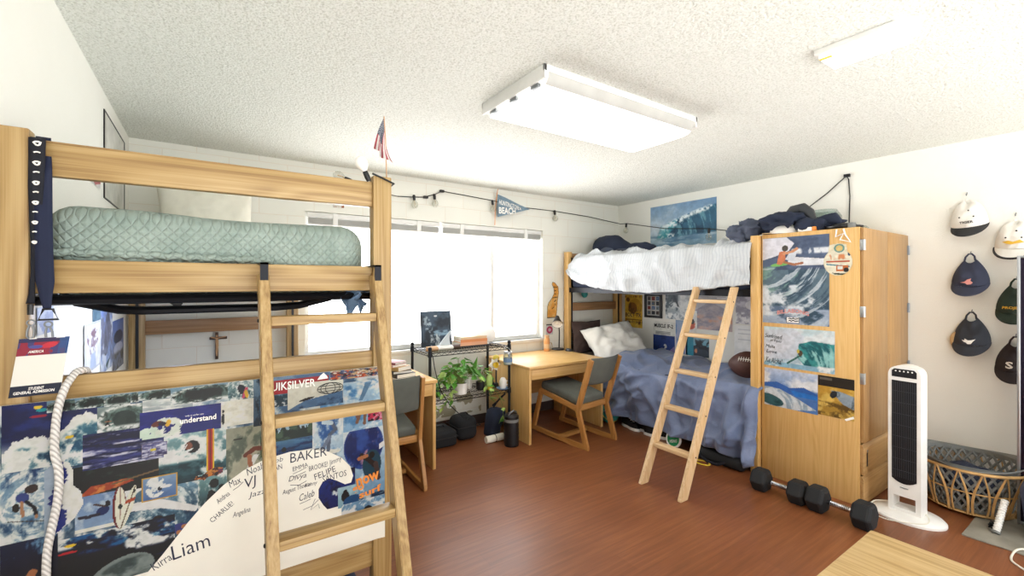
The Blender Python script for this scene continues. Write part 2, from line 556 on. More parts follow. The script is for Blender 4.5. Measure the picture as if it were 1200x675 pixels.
class Cv:
    """a small picture, y upwards, painted with shapes; becomes the printed surface of a sheet"""
    def __init__(s, w, h, col='#ffffff'):
        s.w, s.h = w, h
        s.a = np.ones((h, w, 3)) * C(col)
        s.x, s.y = np.meshgrid(np.linspace(0, 1, w), np.linspace(0, 1, h))
    def soft(s, m):
        m = m.astype(float)
        for ax in (0, 1):
            for _ in range(2):
                p = np.pad(m, [(1, 1) if i == ax else (0, 0) for i in (0, 1)], mode='edge')
                m = (np.take(p, range(0, m.shape[ax]), ax) + np.take(p, range(1, m.shape[ax] + 1), ax) + np.take(p, range(2, m.shape[ax] + 2), ax)) / 3
        return m
    def put(s, m, col, al=1.):
        c = C(col) if isinstance(col, str) else col
        m = (m.astype(float) * al)[..., None]
        s.a = s.a * (1 - m) + c * m
        return s
    def grad(s, lo, hi, y0=0., y1=1.):
        t = np.clip((s.y - y0) / (y1 - y0), 0, 1)[..., None]
        s.a = C(lo) * (1 - t) + C(hi) * t
        return s
    def mix(s, col, sx, sy, seed, lo=.45, hi=.65, m=None, al=1.):
        f = np.clip((fbm(s.w, s.h, sx, sy, seed) - lo + .05) / (hi - lo + .12), 0, 1)
        if m is not None: m = s.soft(m)
        return s.put(f if m is None else f * m, col, al)
    def ellm(s, cx, cy, rx, ry, rot=0.):
        asp = s.h / s.w
        dx = s.x - cx; dy = (s.y - cy) * asp
        c, n = math.cos(rot), math.sin(rot)
        u = (dx * c + dy * n) / rx; v = (-dx * n + dy * c) / (ry * asp)
        return u * u + v * v < 1
    def ell(s, cx, cy, rx, ry, col, rot=0., al=1.):
        return s.put(s.ellm(cx, cy, rx, ry, rot), col, al)
    def polym(s, pts):
        ins = np.zeros(s.x.shape, bool)
        k = len(pts)
        for i in range(k):
            x0, y0 = pts[i]; x1, y1 = pts[(i + 1) % k]
            if y0 == y1: continue
            c = ((y0 > s.y) != (y1 > s.y)) & (s.x < (x1 - x0) * (s.y - y0) / (y1 - y0) + x0)
            ins ^= c
        return ins
    def poly(s, pts, col, al=1.):
        return s.put(s.polym(pts), col, al)
    def line(s, pts, wd, col, al=1.):
        asp = s.h / s.w
        for (x0, y0), (x1, y1) in zip(pts, pts[1:]):
            dx, dy = x1 - x0, (y1 - y0) * asp
            L = max(1e-9, dx * dx + dy * dy)
            t = np.clip(((s.x - x0) * dx + (s.y - y0) * asp * dy) / L, 0, 1)
            d = np.hypot(s.x - x0 - t * dx, (s.y - y0) * asp - t * dy)
            s.put(d < wd, col, al)
        return s
    def rect(s, x0, x1, y0, y1, col, al=1.):
        return s.put((s.x >= x0) & (s.x <= x1) & (s.y >= y0) & (s.y <= y1), col, al)
    def flow(s, cx, cy, col, seed, lo=.5, hi=.7, m=None, fr=14, fa=4, swirl=2., al=1.):
        """streaks that curl round a point, like water drawn up a wave face"""
        asp = s.h / s.w
        dx = s.x - cx; dy = (s.y - cy) * asp
        r = np.hypot(dx, dy); th = (np.arctan2(dy, dx) + swirl * r) / (2 * PI) % 1.
        tex = fbm(300, 300, fr, fa, seed)
        w_ = np.minimum(th, 1 - th) * 2
        v = tex[(w_ * 298).astype(int), np.clip(r / 1.5 * 298, 0, 298).astype(int)]
        f = np.clip((v - lo) / (hi - lo), 0, 1)
        if m is not None: f = f * s.soft(m)
        return s.put(f, col, al)
    # ready-made surf pictures
    def foam(s, seed, deep='#1d3550', mid='#5f86a8', white='#eef0ec', lo=.42, hi=.62, sx=5, sy=4):
        s.grad(deep, mid)
        s.mix(mid, sx * 1.5, sy * 2, seed + 5, .4, .7)
        s.mix(white, sx, sy, seed, lo, hi)
        cx, cy = (seed * 37 % 100) / 100, (seed * 53 % 60) / 100
        s.flow(cx, cy, deep, seed + 7, .52, .72, None, 12, 5, 2.5, .75)
        s.flow(cx, cy, white, seed + 8, .58, .74, None, 16, 6, 2.5, .8)
        return s
    def sea(s, seed, deep='#16204a', light='#3d4c8a', white='#c9cfe4', sx=2, sy=9):
        s.grad(deep, deep)
        s.mix(light, sx, sy, seed, .4, .75)
        s.mix(white, sx * 1.2, sy * 1.4, seed + 3, .66, .82)
        return s
    def barrel(s, seed, wall='#34463f', dark='#16241f', sky='#9fb4bd', cx=.55, cy=.5, flip=False):
        s.grad('#5d7174', sky, 0, 1)
        s.ell(cx, cy, .62, .55, wall)
        s.mix(dark, 3, 6, seed, .35, .75, s.ellm(cx, cy, .62, .55))
        s.flow(cx, cy - .1, '#7d948f', seed + 11, .52, .75, s.ellm(cx, cy, .6, .53), 18, 4, 1.5, .7)
        s.ell(cx - .06, cy - .02, .26, .36, dark, .3, .8)
        m = s.ellm(cx, cy, .66, .6) & ~s.ellm(cx, cy, .54, .46)
        s.mix('#eef1ee', 9, 9, seed + 2, .38, .6, m)
        s.mix('#e8ecea', 6, 5, seed + 4, .35, .62, s.y < .2)
        return s
    def surfer(s, cx, cy, k=.1, body='#2a2a33', board='#f0ece2', rot=.2, skin='#b07f5c'):
        a = s.w / s.h
        if board: s.ell(cx, cy - .55 * k * a, 1.3 * k, .22 * k * a, board, rot)
        s.line([(cx - .5 * k, cy - .5 * k * a), (cx - .1 * k, cy - .1 * k * a), (cx + .45 * k, cy - .55 * k * a)], .16 * k, body)
        s.line([(cx - .1 * k, cy - .1 * k * a), (cx + .15 * k, cy + .55 * k * a)], .2 * k, body)
        s.line([(cx + .1 * k, cy + .45 * k * a), (cx + .75 * k, cy + .5 * k * a)], .09 * k, skin)
        s.line([(cx + .1 * k, cy + .45 * k * a), (cx - .55 * k, cy + .55 * k * a)], .09 * k, skin)
        s.ell(cx + .22 * k, cy + .85 * k * a, .17 * k, .17 * k * a, '#3a2c24')
        return s

def sheet(name, cv, O, xd, yd, w, h, parent=None, off=0., mask=None, curl=None, label=None, grain=.10, dim=.74):
    """a printed sheet of paper w x h with its lower left corner at O; mask: outline in 0..1 to cut it to"""
    O, xd, yd = Vector(O), Vector(xd).normalized(), Vector(yd).normalized()
    n = xd.cross(yd)
    W, Hh = cv.w, cv.h
    gx = np.linspace(0, w, W); gy = np.linspace(0, h, Hh)
    X, Y = np.meshgrid(gx, gy)
    P = np.array(O)[None, None] + X[..., None] * np.array(xd) + Y[..., None] * np.array(yd)
    dz = np.full(X.shape, off)
    if curl: dz = dz + curl(X / w, Y / h)
    P = (P + dz[..., None] * np.array(n)).reshape(-1, 3)
    idx = np.arange(W * Hh).reshape(Hh, W)
    F = np.stack([idx[:-1, :-1], idx[:-1, 1:], idx[1:, 1:], idx[1:, :-1]], -1)
    if mask is not None:
        mm = cv.polym(mask)
        keep = mm[:-1, :-1] & mm[:-1, 1:] & mm[1:, 1:] & mm[1:, :-1]
        F = F[keep]
    F = F.reshape(-1, 4)
    used = np.unique(F); remap = np.full(W * Hh, -1); remap[used] = np.arange(len(used))
    P = P[used]; F = remap[F]
    if parent is not None:
        Mi = np.array(wm(parent).inverted())
        P = P @ Mi[:3, :3].T + Mi[:3, 3]
    else:
        c = np.array(O); P = P - c
    me = bpy.data.meshes.new(name)
    me.from_pydata(P.tolist(), [], F.tolist())
    at = me.color_attributes.new('paint', 'FLOAT_COLOR', 'POINT')
    cv.a = cv.a * (1 + grain * (fbm(W, Hh, W / 7, Hh / 7, W * 7 + Hh, 3) - .5))[..., None]
    a = np.clip(cv.a.reshape(-1, 3)[used], 0, 1)
    a = np.where(a <= .04045, a / 12.92, ((a + .055) / 1.055) ** 2.4) * dim
    at.data.foreach_set('color', np.concatenate([a, np.ones((len(a), 1))], 1).astype(np.float32).ravel())
    me.materials.append(M['print'])
    o = link(name, me, parent)
    if parent is None: o.location = O
    if label: o['label'] = label
    return o

def smooth_path(pts, n=6):
    pts = [Vector(p) for p in pts]; out = []
    for i in range(len(pts) - 1):
        p0, p1, p2, p3 = [pts[max(0, min(len(pts) - 1, i + d))] for d in (-1, 0, 1, 2)]
        for k in range(n):
            t = k / n
            out.append(.5 * ((2 * p1) + (p2 - p0) * t + (2 * p0 - 5 * p1 + 4 * p2 - p3) * t * t + (3 * p1 - p0 - 3 * p2 + p3) * t ** 3))
    return out + [pts[-1]]

XA, YA, ZA = Vector((1, 0, 0)), Vector((0, 1, 0)), Vector((0, 0, 1))
from mathutils import noise as mn
# the camera the room was measured with: eye at 1.45 m, level, heading 34.3 degrees off the wall with the window
EYE = 1.45; FPX = 522.; HZ = 332.; TH = R(34.3)
def ray(u, v):
    t = (u - 600) / FPX; s = (HZ - v) / FPX
    return Vector((math.sin(TH) + t * math.cos(TH), math.cos(TH) - t * math.sin(TH), s))
def at_y(u, v, y):
    r = ray(u, v); return Vector((0, 0, EYE)) + r * (y / r.y)
def at_x(u, v, x):
    r = ray(u, v); return Vector((0, 0, EYE)) + r * (x / r.x)

cam = bpy.data.cameras.new('camera')
co = bpy.data.objects.new('camera', cam); COL.objects.link(co)
co.location = (0, 0, EYE); co.rotation_euler = (R(90), 0, -TH)
cam.sensor_width = 36; cam.lens = 36 * FPX / 1200; cam.shift_y = -(337.5 - HZ) / 1200
cam.clip_start = .05
SC.camera = co

# ------------------------------------------------------------------ room
XL, XR, YW, ZC, YB = -.45, 4.40, 4.0, 2.45, -1.7
struct('floor', box(BM(), XL - .15, XR + .15, -.45, YW + .15, -.1, 0), 'floor')
struct('ceiling', box(BM(), XL - .15, XR + .15, YB, YW + .15, ZC, ZC + .1), 'ceil')
struct('wall_left', box(BM(), XL - .15, XL, YB, YW + .15, 0, ZC), 'wall')
struct('wall_right', box(BM(), XR, XR + .15, YB, YW + .15, 0, ZC), 'wall')
WX0, WX1, WZ0, WZ1 = .66, 3.15, .83, 2.05
bm = BM()
for a in ((XL, WX0, 0, ZC), (WX1, XR, 0, ZC), (WX0, WX1, 0, WZ0), (WX0, WX1, WZ1, ZC)):
    box(bm, a[0], a[1], YW, YW + .15, a[2], a[3])
struct('wall_back', bm, 'block', smooth=False)
struct('baseboard_back', box(BM(), XL + .001, XR - .001, YW - .008, YW, .0, .1, .002), 'brownpillow')
struct('baseboard_right', box(BM(), XR - .008, XR, YB, YW - .01, .0, .1, .002), 'wall')
struct('trim_1', box(BM(), WX0 - .02, WX1 + .02, YW - .03, YW + .06, WZ0 - .03, WZ0, .004), 'whitemetal')

def window():
    bm = BM()
    y0, y1 = YW + .07, YW + .12
    f = .04
    box(bm, WX0, WX1, y0, y1, WZ0, WZ0 + f, .004); box(bm, WX0, WX1, y0, y1, WZ1 - f, WZ1, .004)
    box(bm, WX0, WX0 + f, y0, y1, WZ0 + f, WZ1 - f, .004); box(bm, WX1 - f, WX1, y0, y1, WZ0 + f, WZ1 - f, .004)
    w = struct('window_1', bm, 'whitemetal')
    for x in (1.32, 2.52):
        struct('mullion', box(BM(), x - .022, x + .022, y0, y1 - .01, WZ0 + f, WZ1 - f, .004), 'whitemetal', w)
    for a, b in ((WX0 + f, 1.298), (1.342, 2.498), (2.542, WX1 - f)):
        struct('pane', box(BM(), a, b, y0 + .02, y0 + .026, WZ0 + f, WZ1 - f), 'pane', w)
window()

def blind(x0, x1, lab):
    t = thing('window_blind', lab, 'blind', ((x0 + x1) / 2, YW + .03, 1.95), group='rolled-up window blinds')
    obj('headrail', box(BM(), x0, x1, YW + .005, YW + .05, 2.005, 2.045, .004), 'whitemetal', t)
    bm = BM()
    for k in range(12):
        z = 1.952 + .0042 * k
        box(bm, x0 + .01, x1 - .01, YW + .008, YW + .046, z, z + .0028)
    obj('slats', bm, 'blinds', t, smooth=False)
    obj('bottom_rail', box(BM(), x0 + .01, x1 - .01, YW + .01, YW + .045, 1.938, 1.95, .003), 'whitemetal', t)
    for x in (x0 + .22, x1 - .22):
        obj('bracket', box(BM(), x - .02, x + .02, YW - .004, YW + .052, 1.94, 2.047, .003), 'whitemetal', t)
    return t
blind(.68, 1.88, 'white rolled-up blind over the window half behind the near bunk')
blind(1.90, 3.14, 'white rolled-up blind hanging under the blue pennant')

# ------------------------------------------------------------------ ladders
def ladder(name, lab, loc, rz, width, top, lean, rungs, mats, depth=.062, thick=.03, shear=0., hooks=True, group=None):
    """foot end leans out along local -y; rails stand side by side along local x"""
    t = thing(name, lab, 'ladder', loc, rz, group)
    yf = lambda z: -lean * (1 - z / top)
    for s in (-1, 1):
        bm = BM()
        xa = s * width / 2
        xs = (xa, xa - s * thick)
        vs = []
        for z in (0, top):
            for x in xs:
                for d in (0, depth):
                    vs.append(bm.verts.new((x + shear * (z / top - .5), yf(z) + d, z)))
        a = vs
        for q in ((0, 1, 3, 2), (4, 6, 7, 5), (0, 2, 6, 4), (1, 5, 7, 3), (0, 4, 5, 1), (2, 3, 7, 6)):
            bm.faces.new([a[i] for i in q])
        bmesh.ops.bevel(bm, geom=bm.edges[:], offset=.003, segments=2, affect='EDGES')
        rail = obj('side_rail', bm, mats + 'z', t, world=False)
        if hooks:
            bm = BM()
            xc = xa - s * thick / 2 + shear * .5
            box(bm, xc - .011, xc + .011, -.006, .0, top - .07, top + .035)
            box(bm, xc - .011, xc + .011, -.006, depth + .06, top + .029, top + .035)
            box(bm, xc - .011, xc + .011, depth + .055, depth + .06, top - .0, top + .035)
            obj('hook', bm, 'blackmetal', t, world=False)
        for z in rungs:
            xo = xa + shear * (z / top - .5) + s * .0015
            bm = BM(); ball(bm, Vector((xo, yf(z) + depth * .5, z - .012)), .0035, .006, .006, 8, 6)
            obj('bolt', bm, 'black', rail, world=False)
    for z in rungs:
        w2 = width / 2 - thick
        xo = shear * (z / top - .5)
        obj('rung', box(BM(), -w2 + xo, w2 + xo, yf(z) + .002, yf(z) + depth - .002, z - .028, z, .004), mats + 'x', t, world=False)
    return t

# ------------------------------------------------------------------ near bunk (its end faces the camera)
B1 = thing('bunk_bed', 'light oak bunk bed whose end carries the surf collage', 'bunk bed', (.06, 2.75, 0), group='oak bunk beds')
Y1 = 1.6
for (x0, x1, y0, y1) in ((-.437, -.37, Y1, Y1 + .05), (.49, .557, Y1, Y1 + .05), (-.437, -.352, 3.87, 3.92), (.508, .592, 3.87, 3.92)):
    obj('post', box(BM(), x0, x1, y0, y1, 0, 1.838, .004), 'oak_z', B1)
for nm, z0, z1 in (('guard_rail', 1.726, 1.816), ('end_rail', 1.424, 1.511), ('guard_rail', 1.118, 1.208), ('end_rail', .43, .535)):
    obj(nm, box(BM(), -.37, .49, Y1 + .012, Y1 + .042, z0, z1, .004), 'oak_x', B1)
for z0, z1 in ((1.10, 1.195), (.72, .81), (1.72, 1.81), (.4, .5)):
    obj('headboard_rail', box(BM(), -.352, .508, 3.88, 3.905, z0, z1, .004), 'brownwood_x', B1)
for x in (-.392, .55):
    obj('bracket_slot', box(BM(), x - .008, x + .008, 3.862, 3.87, .3, 1.75), 'black', B1)
for x in (-.425, .535):
    obj('side_rail', box(BM(), x, x + .012, Y1 + .05, 3.87, 1.385, 1.45), 'blackmetal', B1)
    obj('side_rail', box(BM(), x, x + .012, Y1 + .05, 3.87, .42, .49), 'blackmetal', B1)
bm = BM()
for y in (1.665, 3.8):
    tube(bm, [(-.41, y, 1.405), (.53, y, 1.405)], .014, 8)
for k in range(9):
    y = 1.85 + k * .23
    tube(bm, [(-.41, y, 1.412), (.53, y, 1.412)], .005, 6)
for k in range(8):
    x = -.36 + k * .118
    tube(bm, [(x, 1.665, 1.412), (x, 3.8, 1.412)], .004, 6)
tube(bm, [(-.3, 1.68, 1.4), (-.22, 1.75, 1.372), (-.17, 1.78, 1.366), (.2, 1.78, 1.366), (.27, 1.75, 1.372), (.36, 1.68, 1.4)], .013, 8)
obj('spring_frame', bm, 'blackmetal', B1)

def pillow_bm(a, b, c, seed=0, puff=.55, wr=.012):
    """soft pillow lying flat: half sizes a, b and half thickness c"""
    bm = BM()
    def top(sg):
        def fn(u, v):
            x, y = 2 * u - 1, 2 * v - 1
            e = max(0., (1 - x ** 2)) ** puff * max(0., (1 - y ** 2)) ** puff
            k = 1 - .07 * (1 - abs(x)) * (abs(y) > .0) * abs(y) ** 3
            k2 = 1 - .07 * (1 - abs(y)) * abs(x) ** 3
            w = mn.noise(Vector((x * 2.2 + seed, y * 2.2, sg * 2.))) * wr * 1.6 + mn.noise(Vector((x * 5 + seed, y * 5, sg * 3.))) * wr
            return Vector((x * a * k2, y * b * k, sg * (c * e + w * e ** .5)))
        return fn
    surf(bm, top(1), 30, 24); surf(bm, top(-1), 30, 24)
    bmesh.ops.remove_doubles(bm, verts=bm.verts[:], dist=.0008)
    return bm

# made-up mattress on the upper deck
MT = thing('mattress', 'mattress under a sage green quilt on the near upper bunk', 'mattress', (.05, 2.75, 1.43))
def rbox_fn(x0, x1, y0, y1, z0, z1, r, seed, amp):
    bm = BM()
    box(bm, x0, x1, y0, y1, z0, z1, r, 5)
    bmesh.ops.subdivide_edges(bm, edges=[e for e in bm.edges if e.calc_length() > .12], cuts=14, use_grid_fill=True)
    for v in bm.verts:
        p = v.co
        n = mn.noise(p * 3.1 + Vector((seed, 0, 0))) * amp + mn.noise(p * 9 + Vector((seed, 4, 0))) * amp * .35
        d = (p - Vector(((x0 + x1) / 2, (y0 + y1) / 2, (z0 + z1) / 2)))
        d = Vector((d.x / (x1 - x0), d.y / (y1 - y0), d.z / (z1 - z0)))
        v.co += d.normalized() * n
    return bm
bm = rbox_fn(-.365, .475, 1.652, 3.84, 1.42, 1.66, .07, 3, .012)
for v in bm.verts:
    if v.co.z > 1.53: v.co.z += -.012 * (v.co.x - .05)
obj('quilt', bm, 'quilt', MT, angle=80)
bm = BM()
tube(bm, [(-.35 + .016 * k, 1.648 + .004 * math.sin(k * 2.2), 1.533 - .0003 * k + .004 * math.cos(k * 2.2)) for k in range(34)], .011, 8)
obj('hem', bm, 'quilt', MT, angle=80)
bm = BM()
def shc(u, v):
    return Vector((.40 + .075 * u + .012 * math.sin(v * 9), 1.652 + .02 * math.sin(u * 9), 1.425 - v * (.05 + .04 * abs(math.sin(u * 6.5)))))
surf(bm, shc, 14, 6)
obj('sheet_corner', bm, 'bluefoam', MT, angle=80)
# white pillow propped against the headboard
T = Matrix.Translation((.0, 3.72, 1.895)) @ Matrix.Rotation(R(76), 4, 'X') @ Matrix.Rotation(R(3), 4, 'Z')
bm = pillow_bm(.275, .235, .11, 2); bm.transform(T)
solo('pillow', bm, 'creamcotton', 'plump white pillow standing up on the sage green quilt', 'pillow', (0, 3.72, 1.67), angle=80)
# lower bunk
bm = rbox_fn(-.36, .5, 1.68, 3.84, .46, .62, .05, 9, .006)
solo('mattress', bm, 'navyfabric', 'dark navy mattress on the lower deck behind the surf collage', 'mattress', (.05, 2.75, .46), angle=80)
bm = rbox_fn(-.3, .5, 1.72, 2.5, .0, .34, .09, 19, .03)
solo('duffel_bag', bm, 'navyfabric', 'dark navy bag stored under the bed with the surf collage', 'bag', (.1, 2.1, 0), angle=80)

ladder('bunk_ladder', 'oak ladder hooked on the near bunk, in front of the collage', (.3125, 1.537, 0), 0, .375, 1.478, .47, (1.35, 1.068, .768, .475, .18), 'oak_', depth=.058, group='bunk ladders')

# ------------------------------------------------------------------ far bunk along the wall with the posters
B2 = thing('bunk_bed', 'oak bunk bed with white upper and blue lower duvets', 'bunk bed', (3.9, 2.85, 0), group='oak bunk beds')
for (x0, x1, y0, y1) in ((3.45, 3.51, 3.90, 3.975), (4.27, 4.36, 3.90, 3.975), (3.45, 3.51, 1.742, 1.80), (4.30, 4.36, 1.742, 1.80)):
    obj('post', box(BM(), x0, x1, y0, y1, 0, 1.815, .004), 'maple_z', B2)
for z0, z1 in ((1.127, 1.222), (.775, .87), (1.70, 1.80), (.3, .4)):
    obj('headboard_rail', box(BM(), 3.51, 4.27, 3.92, 3.95, z0, z1, .004), 'brownwood_x', B2)
    obj('footboard_rail', box(BM(), 3.51, 4.30, 1.755, 1.785, z0, z1, .004), 'brownwood_x', B2)
for x in (3.503, 4.29):
    obj('bracket_slot', box(BM(), x - .01, x + .01, 3.893, 3.90, .25, 1.75), 'black', B2)
for z in (1.345, .30):
    for x in (3.465, 4.335):
        obj('side_rail', box(BM(), x, x + .015, 1.80, 3.90, z, z + .055), 'blackmetal', B2)
    obj('bed_deck', box(BM(), 3.48, 4.335, 1.80, 3.90, z + .01, z + .035), 'navyfabric', B2)
solo('mattress', rbox_fn(3.475, 4.36, 1.82, 3.885, 1.385, 1.655, .05, 5, .006), 'navyfabric', 'navy mattress on the far upper bunk, under the white striped duvet', 'mattress', (3.9, 2.85, 1.385), angle=80)
solo('mattress', rbox_fn(3.475, 4.36, 1.82, 3.885, .345, .60, .05, 6, .006), 'navyfabric', 'navy mattress on the far lower bunk, under the blue duvet', 'mattress', (3.9, 2.85, .345), angle=80)

def interp(x, pts):
    if x <= pts[0][0]: return pts[0][1]
    for (a, b), (c, d) in zip(pts, pts[1:]):
        if x <= c: return b + (d - b) * (x - a) / (c - a)
    return pts[-1][1]

def add_solid(o, t):
    m = o.modifiers.new('cloth_thickness', 'SOLIDIFY'); m.thickness = t; m.offset = -1

# white duvet: lies on the mattress and hangs over the front
hemW = [(1.79, 1.44), (2.0, 1.42), (2.2, 1.402), (2.45, 1.372), (2.74, 1.36), (3.1, 1.375), (3.41, 1.405), (3.65, 1.44), (3.80, 1.50), (3.88, 1.60)]
topW = [(1.79, 1.775), (2.1, 1.765), (2.5, 1.765), (2.9, 1.755), (3.3, 1.76), (3.6, 1.765), (3.8, 1.735), (3.88, 1.69)]
def duvW(u, v):
    y = 3.88 - u * 2.09
    hz, tz = interp(y, hemW), interp(y, topW)
    q = Vector((y * 2.0, v * 3.0, 0))
    w = mn.noise(q * 1.6) * .02 + mn.noise(q * 4 + Vector((9, 0, 0))) * .009
    rd = max(0, 1 - abs(mn.noise(Vector((y * 2.4 + v * 1.7, v * 2.4 - y * .8, 2)))) * 3.) ** 1.6 * .03 + max(0, 1 - abs(mn.noise(Vector((y * 5 + v * 3, v * 5 - y * 2, 5)))) * 3.2) ** 1.6 * .013
    diag = rd + math.sin((y + v * .8) * 24 + 5 * mn.noise(Vector((y * 1.6, v * 2, 4)))) * .011 * (.4 + abs(mn.noise(Vector((y * 2.5, v * 2, 14)))) * 2)
    if v < .58:
        k = v / .58
        x = 4.37 - k * .90
        z = tz + w * 1.6 + diag * 1.2 + .02 * math.sin(k * 3.0) - .012
        return Vector((x, y, z))
    k = (v - .58) / .42
    a = min(1, k / .3)
    x = 3.475 - .05 * math.sin(a * PI / 2) - .004 * k + w * .7 - diag * .9 * min(1, .3 + k * 2) + .012
    z0 = tz - .012
    z = z0 - .06 * (1 - math.cos(a * PI / 2)) - max(0, k - .12) / .88 * (z0 - .05 - hz)
    z = max(z, hz) if k < 1 else hz
    return Vector((x, y, z + w * .3 * (1 - k)))
o = solo('duvet', surf(BM(), duvW, 120, 60), 'stripe', 'white pinstriped duvet hanging over the edge of the far upper bunk', 'duvet', (3.9, 2.85, 1.67), angle=80)
add_solid(o, .012)

# blue duvet on the lower bunk
hemB = [(1.72, .10), (1.78, .075), (1.88, .10), (2.0, .135), (2.2, .125), (2.6, .125), (3.0, .135), (3.2, .145), (3.36, .16), (3.42, .22)]
CREASE = []
for (pts, wd, am) in (
        (((706, 470), (730, 458), (757, 452)), .022, .035), (((757, 452), (766, 470), (775, 492)), .026, .045), (((711, 455), (742, 440), (778, 431)), .022, .03),
        (((708, 482), (738, 474), (754, 460)), .018, .025), (((716, 446), (736, 434), (760, 428)), .016, .02), (((778, 470), (800, 482), (828, 486)), .03, .025),
        (((880, 462), (872, 490), (860, 516)), .022, .05), (((852, 470), (848, 500), (842, 526)), .024, -.035), (((826, 452), (818, 485), (812, 512)), .026, .035),
        (((798, 446), (822, 456), (850, 456)), .024, .03), (((862, 500), (874, 520), (884, 540)), .03, .04), (((800, 500), (792, 480), (790, 455)), .022, -.025), (((836, 515), (832, 490), (836, 470)), .018, .025)):
    P_ = [at_x(u, v, 3.42) for u, v in pts]
    CREASE.append(([(p.y, p.z) for p in P_], wd, am))
def crease(y, z):
    f = 0
    for pts, wd, am in CREASE:
        d = 9.
        for (a, b), (c, e) in zip(pts, pts[1:]):
            t = max(0., min(1., ((y - a) * (c - a) + (z - b) * (e - b)) / ((c - a) ** 2 + (e - b) ** 2)))
            d = min(d, (y - a - t * (c - a)) ** 2 + (z - b - t * (e - b)) ** 2)
        f += am * math.exp(-d / (2 * wd * wd))
    return f
def fold(y, k):
    """large soft folds running down the hanging side"""
    q = Vector((y * 2.1 + .8 * math.sin(k * 2.4), k * 1.2, 3.3))
    r1 = max(0, 1 - abs(mn.noise(q * 1.35)) * 3.2) ** 1.5
    r2 = max(0, 1 - abs(mn.noise(q * 2.9 + Vector((7, 0, 0)))) * 3.5) ** 1.5
    f = .030 * r1 * min(1, k * 3 + .25) + .010 * r2
    for (c, wd, am, sk) in ((2.0, .10, .05, -.12), (2.22, .07, -.03, .18), (2.42, .06, .03, .16), (2.62, .05, -.02, .12), (2.8, .07, .03, .06), (2.98, .05, -.025, .02), (3.12, .06, .035, -.22), (3.28, .05, -.02, -.28), (1.84, .035, -.035, .0), (1.78, .03, .04, 0)):
        d = (y - c - sk * (1 - k)) / wd
        f += 1.5 * am * math.exp(-d * d)
    return f
def duvB(u, v):
    y = 3.44 - u * 1.715
    hz = interp(y, hemB)
    w = mn.noise(Vector((y * 3, v * 5, 2))) * .03 + mn.noise(Vector((y * 8, v * 9, 5))) * .012
    tz = .665 + .03 * math.sin(y * 4.1) - (.05 * max(0, (y - 3.3) / .14))
    if v < .45:
        k = v / .45
        x = 4.37 - k * .88
        r = math.sin((y * 1.0 + k * .9) * 16 + 4 * mn.noise(Vector((y * 2, k * 2, 8)))) * .016
        rg_ = max(0, 1 - abs(mn.noise(Vector((y * 2.6 + k * 1.5, k * 2.2 - y, 6)))) * 3) ** 1.5
        z = tz + w + .035 * rg_ * math.sin(k * PI) + r * (1 - .3 * k) + .025 * math.sin(k * PI) - .03 * k
        return Vector((x, y, z))
    k = (v - .45) / .55
    a = min(1, k / .25)
    zt = tz - .03
    x = 3.49 - .07 * math.sin(a * PI / 2) - .03 * k + w * (.4 + k) - fold(y, k) * (.35 + .65 * k)
    z = zt - .07 * (1 - math.cos(a * PI / 2)) - max(0, k - .1) / .9 * (zt - .06 - hz) + w * .5 * (1 - k)
    arc = math.sin((k * 1.3 + (3.35 - y) * 2.6) * 7) * .018 * math.exp(-((y - 3.12) / .25) ** 2) * math.sin(k * PI)
    x -= arc + crease(y, z)
    return Vector((x, y, z))
o = solo('duvet', surf(BM(), duvB, 190, 110), 'blue', 'crumpled blue duvet hanging almost to the floor from the far lower bunk', 'duvet', (3.9, 2.6, .62), angle=80)
add_solid(o, .012)

def place_pillow(nm, mat, lab, loc, rot, a, b, c, seed, cat='pillow', puff=.5, wr=.014):
    bm = pillow_bm(a, b, c, seed, puff, wr)
    bm.transform(Matrix.Translation(loc) @ Euler([R(k) for k in rot]).to_matrix().to_4x4())
    return solo(nm, bm, mat, lab, cat, loc, angle=80)
place_pillow('pillow', 'brownpillow', 'dark brown pillow leaning on the far headboard', (3.70, 3.845, .82), (84, 0, 2), .24, .19, .05, 4)
place_pillow('pillow', 'whitecotton', 'large rumpled white pillow leaning on the dark brown pillow', (3.86, 3.56, .775), (46, -8, -12), .34, .25, .125, 8, wr=.028)

# dark lumpy bedding on the white duvet
LP = thing('sleeping_bag', 'rolled dark navy sleeping bag lying on the white striped duvet', 'sleeping bag', (3.95, 3.6, 1.78))
bm = BM()
path = [(3.98, 3.94, 1.83), (3.98, 3.90, 1.85), (3.97, 3.80, 1.875), (3.97, 3.68, 1.87), (3.96, 3.55, 1.84), (3.95, 3.42, 1.815), (3.95, 3.30, 1.82), (3.95, 3.2, 1.815), (3.95, 3.12, 1.80), (3.95, 3.08, 1.79)]
P2 = []
for (a, b) in zip(path, path[1:]):
    for k in range(4): P2.append(Vector(a).lerp(Vector(b), k / 4))
P2.append(Vector(path[-1]))
rr = [interp(i / (len(P2) - 1), [(0, .02), (.05, .1), (.15, .145), (.35, .15), (.52, .10), (.66, .075), (.8, .085), (.93, .06), (1, .012)]) for i in range(len(P2))]
tube(bm, P2, rr, 22)
for v in bm.verts:
    v.co += Vector((0, 0, 1)) * mn.noise(v.co * 9) * .02 + Vector((-1, 0, 0)) * mn.noise(v.co * 11 + Vector((5, 0, 0))) * .02
    if v.co.z < 1.765: v.co.z = 1.765 + (v.co.z - 1.765) * .1
obj('bag_body', bm, 'navyfabric', LP, angle=80)
bm = BM()
for (c, r3) in (((3.84, 3.66, 1.815), (.05, .115, .06)), ((3.84, 3.42, 1.80), (.05, .15, .042)), ((3.86, 3.22, 1.80), (.05, .09, .04))):
    ball(bm, c, *r3, 20, 14)
for v in bm.verts: v.co += Vector((1, .3, 1)) * mn.noise(v.co * 14) * .012
